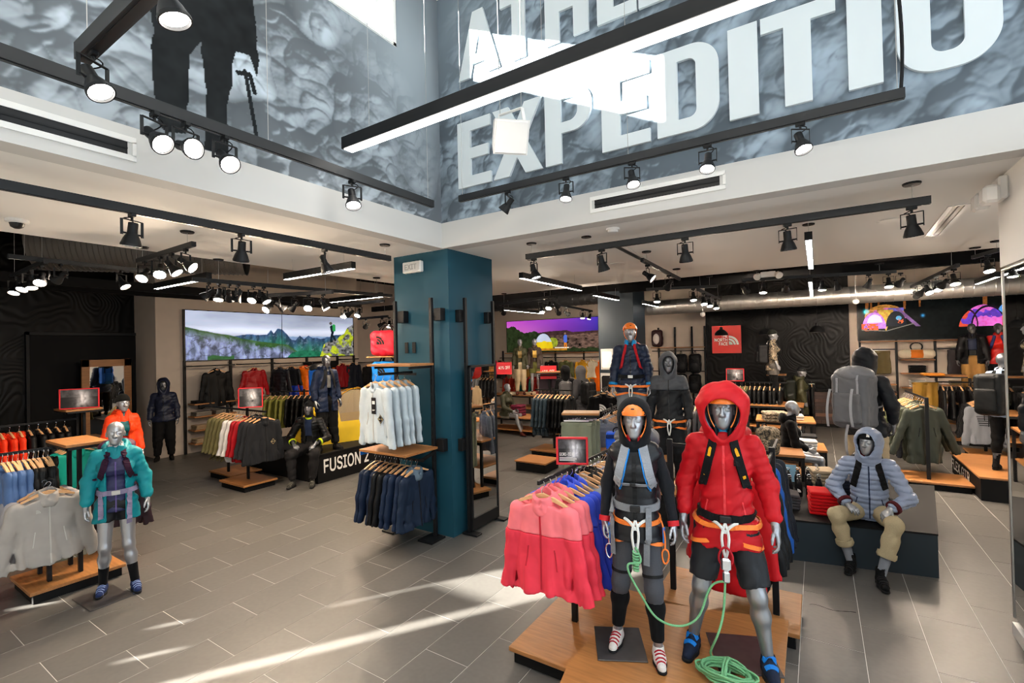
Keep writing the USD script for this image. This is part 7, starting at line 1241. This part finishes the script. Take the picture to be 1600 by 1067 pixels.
# --- seated man in the pale quilted jacket on the grey block
L = V3(.44, 6.62, 0); rz = face_to(L, .15, 0)
SIT = lambda zs, **k: dict(dict(pelvis=(0, 0, zs+.11), waist=(0, .03, zs+.27), chest=(0, .05, zs+.47), neck=(0, .06, zs+.68), head=(0, .11, zs+.85), shR=(.19, .05, zs+.61), shL=(-.19, .05, zs+.61), hipR=(.10, .03, zs+.09), hipL=(-.10, .03, zs+.09)), **k)
J = pose(False, 1.0, **SIT(.45, knR=(.30, .44, .57), knL=(-.19, .50, .57), anR=(.18, .42, .09), anL=(-.06, .66, .09), elR=(.33, .10, .80), elL=(-.33, .22, .78), wrR=(.20, .30, .665), wrL=(-.17, .40, .70)))
t = mannequin('seated gunmetal mannequin in a pale blue quilted hooded jacket on the grey block', L, rz)
obj('body', body_mesh(J, -.35, -.12, hh=.007, bh=.015, handh=.0055, hands={'R': ((-.55, .8, -.25), (-.1, -.2, -1), (-.7, -.6, .2)), 'L': ((.65, .25, -.75), (-.2, -.6, -.6), (.3, .9, .2))}), 'steel_grey', t, smooth=True)
f1 = coat(J, t, cloth('919db4', 'puff'), .08, .034, 1.86, quilt=.055, amp=.016, wr=.010, h=.010, collar=False, zipper=cloth('33415c'), name='puffer_jacket', cuff=cloth('5a2028', 'knit'))
_hood(J, t, cloth('919db4', 'puff'), 1.08, .095, .118, .125, .009, 'hood', .22, .006, -.35, -.12, quilt=.05); bb = beanie(J, t, cloth('1b1c1f', 'knit'), -.35, -.12)
R, c = head_frame(J, -.35, -.12); obj('half_dome', placed(extr(dome_logo(.03), .002), c+R@V3(-.02, .104, .078), R@V3(-1, -.25, 0), R@V3(0, -.3, 1)), 'print_white', bb)
co = cut(both(cap(J['neck']-V3(0, 0, .08), J['neck']+V3(0, .03, .07), .09, .08), plane(J['neck']+V3(0, 0, .07), (0, -.5, 1))), cap(J['neck']-V3(0, 0, .3), J['neck']+V3(0, .03, .3), .062), cap(J['neck']+V3(0, .09, .1), J['neck']+V3(0, .14, -.12), .03)); obj('collar', snet(co, J['neck']-V3(.17, .17, .16), J['neck']+V3(.17, .19, .16), .010), cloth('6a2028', 'knit'), t, smooth=True)
g = trousers(J, t, cloth('b3a78c', 'canvas'), 1.62, .018, (.084, .060), .007, .012, cuff=cloth('b3a78c', 'canvas'))
for S in 'RL': sock(J, S, t, cloth('8a8f98', 'knit'), .98, .66); shoe_parts(J, S, t, 'lace', (cloth('17181a', 'canvas'), 'black_rubber', cloth('26272a')), .009, rise=.05)
backpack('daypack', 'black daypack worn by the seated quilted jacket mannequin', L, rz, pose(False, 1.0), lambda P: f1(P+np.float32([0, .05, -.41])), cloth('17181a'), cloth('1d1e21', 'canvas'), (.15, .11, .24), 1.22, False, chest=False, h=.016, pocket=False) if 0 else None
t3 = thing('daypack', 'black daypack with straps on the seated quilted jacket mannequin', 'backpack', L, rz); c = J['chest']+V3(0, -.30, -.02); obj('pack_body', snet(wrinkled(rbox(c, (.16, .12, .24), .08), .01), c-.3, c+.3, .016), cloth('17181a'), t3, smooth=True)
for sx in (-1, 1): P, N = ring(f1, J['chest']+V3(sx*.122, 0, -.02), (1, 0, .22*sx), .007, 38, .42, .3, 4.1); obj('shoulder_strap', ribbon(P, N, .06, .016), cloth('1b1c1f', 'canvas'), t3)

# --- tall man seen from behind with the grey trekking pack
L = spot(1350, 5.95, BZ); rz = dirz(RIGHT*.86+AWAY*.5)
J = pose(False, 1.0, elR=(.29, -.04, 1.2), elL=(-.29, -.04, 1.2), anR=(.16, -.06, .085), anL=(-.16, .06, .085))
t = mannequin('gunmetal mannequin seen from behind in a dark hooded jacket and sand shorts on the block', L, rz)
obj('body', body_mesh(J, -.15, .05, hh=.010, bh=.014, handh=.0065), 'gunmetal', t, smooth=True); g = trousers(J, t, cloth('b6a78c', 'canvas'), .92, .030, (.095, .078), .010, .013, 'shorts'); f1 = coat(J, t, cloth('24272d'), .16, .042, 1.72, wr=.012, h=.012, collar=False, name='rain_jacket', over=g); _hood(J, t, cloth('23262c'), 1.08, .09, .115, .13, .011, 'hood', .25, .010)
[shoe_parts(J, S, t, 'lace', (cloth('3a3a3c', 'canvas'), 'black_rubber'), .012) for S in 'RL']
backpack('trekking_backpack', 'big grey trekking pack with pale straps on the mannequin seen from behind', L, rz, J, f1, cloth('74767a'), cloth('a9abb0', 'canvas'), (.20, .17, .33), 1.26, True, cloth('83858a'), belt=cloth('3a3c40', 'canvas'), h=.012, chest=False, strap_w=.065)
tk = thing('pack_strap_tails', 'long pale strap tails hanging off the big grey trekking pack', 'straps', L, rz)
for x, y, z0_, z1_ in ((-.16, -.56, 1.40, .95), (.10, -.60, 1.42, .98), (.0, -.50, .98, .62)): obj('strap_tail', ribbon(smooth_curve([(x, y+.05, z0_), (x*1.05, y-.01, (z0_+z1_)/2), (x*1.1, y+.02, z1_)], 10), [(0, -1, 0)]*10, .028, .004), cloth('a9abb0', 'canvas'), tk)

# --- figures further back: (label, place, rz, sex, layers)
def simple(label, loc, rz, fem=False, s=1.0, skin='silver', top='2a2c30', kind='shell', quilt=0, hem=.12, upto=1.95, loose=.028, hood=None, bottom='2b2d31', blen=1.9, bname='trousers', bloose=.03, shoes='2a2a2c', hat=None, turn=0.0, nod=0.0, split=None, inner=None, open_=0.0, collar=True, q=1.0, zipper=None, J=None, jname='jacket', hood_m=None, socks=None, lining=None, cuff=None):
    J = J or pose(fem, s); t = mannequin(label, loc, rz); obj('body', body_mesh(J, turn, nod, hh=.0095*q, bh=.017*q, handh=.0075*min(q, 1.3)), skin, t, smooth=True)
    if inner: shirt_front(J, t, cloth(inner), .016*q, .010, .055)
    g = trousers(J, t, cloth(bottom, 'canvas'), blen, bloose, (.09, .07), .009, .015*q, bname)
    f = coat(J, t, cloth(top, kind), hem, loose, upto, quilt=quilt, wr=.012, h=.013*q, hood='down' if hood == 'down' else None, collar=collar if hood != 'up' else False, open_=open_, split=split, zipper=zipper, name=jname, lining=lining, cuff=cuff, over=g)
    if hood == 'up': _hood(J, t, cloth(hood_m or top, kind), 1.04, .088, .112, .13, .011*q, 'hood', .24, .006, turn, nod)
    for S in 'RL':
        if socks: sock(J, S, t, cloth(socks, 'knit'), .98, .6)
        shoe_parts(J, S, t, 'lace', (cloth(shoes, 'canvas'), 'black_rubber'), .012*q, rise=.04)
    if hat: hat(J, t, turn, nod)
    return t, J, f, g
B_ = lambda c: (lambda J, t, a, b: beanie(J, t, cloth(c, 'knit'), a, b, .011))
# orange helmet climber on the table, with harness and red pack
L = spot(985, 7.0, .90); rz = face_to(L, -.6, 0)
t, J, f, g = simple('mannequin with orange helmet in a navy down jacket, standing on the oak table', L, rz, False, 1.0, 'silver', '22304a', 'puff', .065, .10, 1.93, .036, None, '7e8286', .80, 'shorts', .034, '8a5a38', lambda J, t, a, b: helmet(J, t, 'helmet_orange', a, b, h=.007), .18, -.08, None, '1c8ac0', .0, False, .85, 'black_plastic', None, 'down_jacket', cuff=cloth('1c8ac0'))
co = cut(both(cap(J['neck']-V3(0, 0, .09), J['neck']+V3(0, .02, .06), .098, .085), plane(J['neck']+V3(0, 0, .06), (0, -.4, 1))), cap(J['neck']-V3(0, 0, .3), J['neck']+V3(0, .03, .3), .062), cap(J['neck']+V3(0, .09, .1), J['neck']+V3(0, .14, -.10), .032)); obj('collar', snet(co, J['neck']-V3(.17, .17, .16), J['neck']+V3(.17, .19, .16), .010), cloth('1c94c8'), t, smooth=True)
harness(J, both_fn(f, g), t, .955, loose_f=g); backpack('climbing_backpack', 'black and red pack on the orange helmet mannequin', L, rz, J, f, cloth('c8322e'), cloth('b82c34', 'canvas'), (.16, .12, .26), 1.24, True, strap_w=.036, belt=cloth('1b1c1f', 'canvas'), h=.018, chest=False)
# grey hooded climber
L = spot(1043, 6.75, .45); rz = face_to(L, -.3, 0); wood_block('display_plinth', 'low oak plinth under the grey hooded climber', 'plinth', L-[.45, .4, .45], L+[.45, .4, 0])
t, J, f, g = simple('gunmetal mannequin in a two tone grey hooded jacket and harness, behind the front pair', L, rz, False, 1.0, 'gunmetal', '26282c', 'shell', 0, .12, 1.9, .038, 'up', '26282b', 1.9, 'trousers', .03, '2a2a2c', None, .1, -.05, (.02, cloth('5a5d62')), 'c8402e', 0, True, .85, 'black_plastic', None, 'rain_jacket', '606368')
harness(J, both_fn(f, g), t, .93, loose_f=g)
# hooded navy figure by the left wall
L = at_z(257, 719, 0); rz = face_to(L, 0, -1)
simple('gunmetal mannequin in a navy hooded down jacket by the left wall', L, rz, False, 1.02, 'gunmetal', '262c44', 'puff', .07, .08, 1.9, .036, 'up', '201f20', 1.93, 'trousers', .036, '1e1c1b', q=1.35, inner='1a1a1c', zipper='black_plastic')
# orange jacket and beanie behind the teal mannequin
L = spot(190, 7.5); rz = dirz(RIGHT*.75-AWAY*.55)
t, J, f, g = simple('mannequin in an orange jacket and dark beanie, behind the teal one', L, rz, True, 1.0, 'silver', 'ee5222', 'shell', 0, .15, 1.9, .04, 'down', '26262a', 1.9, 'trousers', .03, '222', B_('1c1d1c'), .0, 0, None, '1a6a70', .05, True, 1.1, None, None, 'rain_jacket') if 0 else simple('mannequin in an orange jacket and dark beanie, behind the teal one', L, rz, True, 1.0, 'silver', 'ee5222', 'shell', 0, .15, 1.9, .04, 'down', '26262a', 1.9, 'trousers', .03, '222222', B_('1c1d1c'), .0, 0, None, '1a6a70', .05, True, 1.1, None, None, 'rain_jacket')
# tent platform: standing and seated
L = spot(508, 9.35, .54); rz = dirz(RIGHT*.80-AWAY*.60)
J = pose(False, 1.0, anR=(.13, -.10, .085), anL=(-.13, .10, .085))
t, J, f, g = simple('gunmetal mannequin in a long navy parka standing on the tent platform', L, rz, False, 1.0, 'gunmetal', '25334e', 'shell', 0, .22, 1.75, .046, 'down', '17181a', 1.93, 'trousers', .036, '2c2a28', None, -.15, .12, None, '8a8a88', .045, True, 1.1, None, J, 'parka')
backpack('trekking_backpack', 'blue trekking pack on the parka mannequin by the tent', L, rz, J, f, cloth('1f6ac0'), cloth('2a2c30', 'canvas'), (.16, .14, .28), 1.30, True, cloth('17181a'), h=.022, chest=False)
L = V3(-8.22, 5.62, 0); rz = dirz(V3(.62, -.78, 0))
J = pose(False, .97, **SIT(.56, knR=(.24, .46, .60), knL=(-.20, .47, .60), anR=(.20, .46, .09), anL=(-.16, .48, .09), elR=(.37, .06, .86), elL=(-.34, .10, .84), wrR=(.22, .30, .755), wrL=(-.18, .36, .76)))
t = mannequin('seated gunmetal mannequin in a black down jacket and beanie at the tent platform corner', L, rz)
obj('body', body_mesh(J, 0, -.08, hh=.009, bh=.018, handh=.0075, hands={'R': ((-.55, .75, -.35), (-.1, -.3, -1), (-.7, -.6, .2)), 'L': ((.45, .5, -.75), (.2, -.8, -.6), (.8, .3, .2))}), 'gunmetal', t, smooth=True)
shirt_front(J, t, cloth('26334e', 'knit'), .014, .014, .02); f = coat(J, t, cloth('17181a', 'puff'), .05, .036, 1.6, quilt=.055, amp=.009, wr=.008, h=.013, collar=False, open_=.06, name='down_jacket', cuff=cloth('b8d02a')); trousers(J, t, cloth('2b2a2c', 'canvas'), 1.9, .03, (.09, .07), .01, .015); bb = beanie(J, t, cloth('17181a', 'knit'), 0, -.08)
obj('face_mask', snet(both(cap(J['head']+V3(0, .0, -.06), J['neck']+V3(0, .0, -.02), .082, .07), plane(J['head']+V3(0, 0, -.03), (0, 0, 1))), J['neck']-.14, J['head']+.14, .011), cloth('26282c', 'knit'), t, smooth=True); obj('collar', snet(cut(cap(J['neck']-V3(0, 0, .05), J['neck']+V3(0, .02, .04), .08, .074), cap(J['neck']-V3(0, 0, .2), J['neck']+V3(0, .02, .2), .055)), J['neck']-.16, J['neck']+.16, .012), cloth('b4cc2a'), t, smooth=True)
for S in 'RL': shoe_parts(J, S, t, 'lace', (cloth('4a4844', 'canvas'), 'black_rubber', cloth('7a7a70')), .011, rise=.05)
# pair on the far table, and the bench sitter
for px, lab, top, bot, bl, inn in ((812, 'left hand far mannequin on the long oak table, in an olive jacket', '4a4a34', 'b8a88c', 1.9, 'a08a5c'), (835, 'right hand far mannequin on the long oak table, in brown jacket and olive shorts', '4c4038', '6a6a3c', .55, 'd0b060')):
    L = spot(px, 15.3, .92); simple(lab, L, face_to(L, 0, 0), True, .98, 'silver', top, 'shell', 0, .12, 1.9, .04, None, bot, bl, 'shorts' if bl < 1 else 'trousers', .03, '5a2c20', None, .2, 0, None, inn, .06, True, 1.7)
L = spot(786, 13.5); J = pose(True, .97, **SIT(.5, knR=(.12, .46, .56), knL=(-.14, .44, .56), anR=(.12, .62, .09), anL=(-.12, .5, .09), elR=(.28, .14, .82), elL=(-.28, .14, .82), wrR=(.14, .34, .70), wrL=(-.14, .34, .70)))
simple('seated far mannequin in an olive top on the low bench beside the pillar', L, dirz(RIGHT*.85-AWAY*.5), True, .97, 'silver', '4a4a3a', 'shell', 0, .05, 1.9, .035, None, '8a8478', .5, 'shorts', .03, '5a2c20', None, 0, 0, q=1.6, J=J)
# two seen from behind with packs
for px, D, top, hm, lab, pk, dv in ((882, 12.6, '17181a', '17181a', 'mannequin in a black hooded jacket seen from behind before the camping screen', '6a6a6c', AWAY*.9+RIGHT*.1), (906, 12.2, '4a4a4d', '5a5a5c', 'mannequin in a grey hooded jacket seen from behind before the camping screen', '1b1c1e', AWAY*.8-RIGHT*.6)):
    L = spot(px, D); rz = dirz(dv); t, J, f, g = simple(lab, L, rz, False, 1.03, 'gunmetal', top, 'knit', 0, .2, 1.75, .04, 'up', '303034', 1.9, 'trousers', .03, q=1.6, hood_m=hm)
    backpack('daypack', f'{"grey" if pk == "6a6a6c" else "black"} daypack on the {"black" if pk == "6a6a6c" else "grey"} hooded mannequin seen from behind', L, rz, J, f, cloth(pk), cloth(pk, 'canvas'), (.17, .14, .27), 1.22, False, h=.026, chest=False)
# camouflage mannequin on the tall table, olive parka, seated hoodie
L = spot(1206, 11.8, .92); rz = dirz(RIGHT*.97-AWAY*.25); J = pose(True, .98)
t = mannequin('mannequin in profile with a camouflage jacket and dark beanie on the tall table', L, rz); obj('body', body_mesh(J, -.1, 0, hh=.011, bh=.02, handh=.008), 'silver', t, smooth=True)
f = coat(J, t, 'camo', .14, .042, 1.35, wr=.014, h=.017, name='jacket'); trousers(J, t, cloth('66625e', 'canvas'), .5, .035, (.09, .08), .01, .018, 'shorts'); g = trousers(J, t, cloth('17181a', 'knit'), 1.55, .008, (.088, .058), .004, .018, 'leggings'); beanie(J, t, cloth('2a2c26', 'knit'), -.1, 0, .013); [shoe_parts(J, S, t, 'lace', (cloth('d8d8d8', 'canvas'), 'print_white'), .016) for S in 'RL']
backpack('daypack', 'black pack with a white edge on the camouflage mannequin', L, rz, J, f, cloth('17181a'), cloth('17181a', 'canvas'), (.15, .13, .26), 1.24, False, h=.024, chest=False, trim='print_white')
L = spot(1249, 12.0); rz = dirz(RIGHT*.9-AWAY*.4)
t, J, f, g = simple('mannequin in a long olive parka and peaked cap, in profile by the plank wall', L, rz, True, .97, 'silver', '45442f', 'shell', 0, .32, 1.9, .05, 'down', '17181a', 1.9, 'trousers', .02, '1c1c1e', lambda J, t, a, b: cap_hat(J, t, cloth('1b1c1f'), a, b), .0, 0, q=1.5, jname='parka')
backpack('daypack', 'dark green pack on the olive parka mannequin', L, rz, J, f, cloth('1f241c'), cloth('1f241c', 'canvas'), (.15, .13, .28), 1.24, False, h=.026, chest=False)
L = spot(1223, 7.55); rz = dirz(RIGHT*.93-AWAY*.35); J = pose(True, .97, **SIT(.58, knR=(.11, .46, .64), knL=(-.11, .44, .66), anR=(.11, .56, .12), anL=(-.11, .40, .12), elR=(.25, .10, .90), elL=(-.25, .10, .90), wrR=(.16, .30, .80), wrL=(-.16, .32, .80)))
t, J, f, g = simple('seated bald silver mannequin in a black hoodie with white drawstrings', L, rz, True, .97, 'silver', '17181b', 'knit', 0, .06, 1.7, .036, 'down', '9a9088', .35, 'shorts', .028, '1c1c1e', None, -.1, 0, q=1.0, J=J, jname='hoodie'); chest_logo(f, J, t, 'print_white', .02, 1.05, .06) if 0 else None
for sx in (-1, 1): S_, N_ = lay_dir(f, np.stack([V3(sx*.045, .6, z) for z in np.linspace(J['neck'][2]-.06, J['chest'][2]-.12, 10)]), V3(0, -1, 0), .7, .006); obj('drawstring', ribbon(S_, N_, .022, .006), 'print_white', t)
q = lay_dir(f, np.array([[.02, .6, J['chest'][2]]]), V3(0, -1, 0), .7, .006)[0][0]; obj('half_dome', placed(extr(dome_logo(.09), .002), q, (-1, 0, 0), (0, 0, 1)), 'print_white', t)
table('low oak bench under the seated black hoodie mannequin', L, (.5, .5), .57, 35)
# right edge: pale blue shirt with the black pack, tan trousers, red down jacket
L = at_z(1572, 736, .36); rz = dirz(RIGHT*.9+AWAY*.3)
t, J, f, g = simple('mannequin in a pale blue shirt and black trousers at the right edge', L, rz, True, 1.0, 'gunmetal', 'a9bcd6', 'shell', 0, .12, 1.7, .04, None, '17181a', 1.6, 'trousers', .015, '1c1c1e', None, 0, 0, q=1.1, jname='shirt', socks='26272a')
backpack('daypack', 'tall black roll top pack on the pale blue shirt mannequin', L, rz, J, f, cloth('1b1f22'), cloth('1b1f22', 'canvas'), (.18, .17, .32), 1.20, False, h=.018, chest=False)
L = spot(1519, 11.55, .93); t, J, f, g = simple('dark mannequin in a black jacket and tan trousers on the far right table', L, face_to(L, 0, 0), False, 1.0, 'gunmetal', '17181a', 'shell', 0, .10, 1.9, .04, None, 'a5824f', 1.9, 'trousers', .032, '3a2a20', None, .2, 0, None, '26304a', .075, True, 1.5)
L = spot(1560, 11.3, .93); t, J, f, g = simple('mannequin in a red down jacket beside the mirror on the far right table', L, face_to(L, 0, 0), True, 1.0, 'gunmetal', 'c8281e', 'puff', .06, .10, 1.9, .036, None, '1c1d20', 1.9, 'trousers', .03, '2a2a2c', None, 0, 0, q=1.5, jname='down_jacket')
backpack('daypack', 'navy daypack with blue straps on the red down jacket mannequin', L, face_to(L, 0, 0), J, f, cloth('26304e'), cloth('3a4a80', 'canvas'), (.15, .11, .24), 1.24, False, h=.024, chest=False)
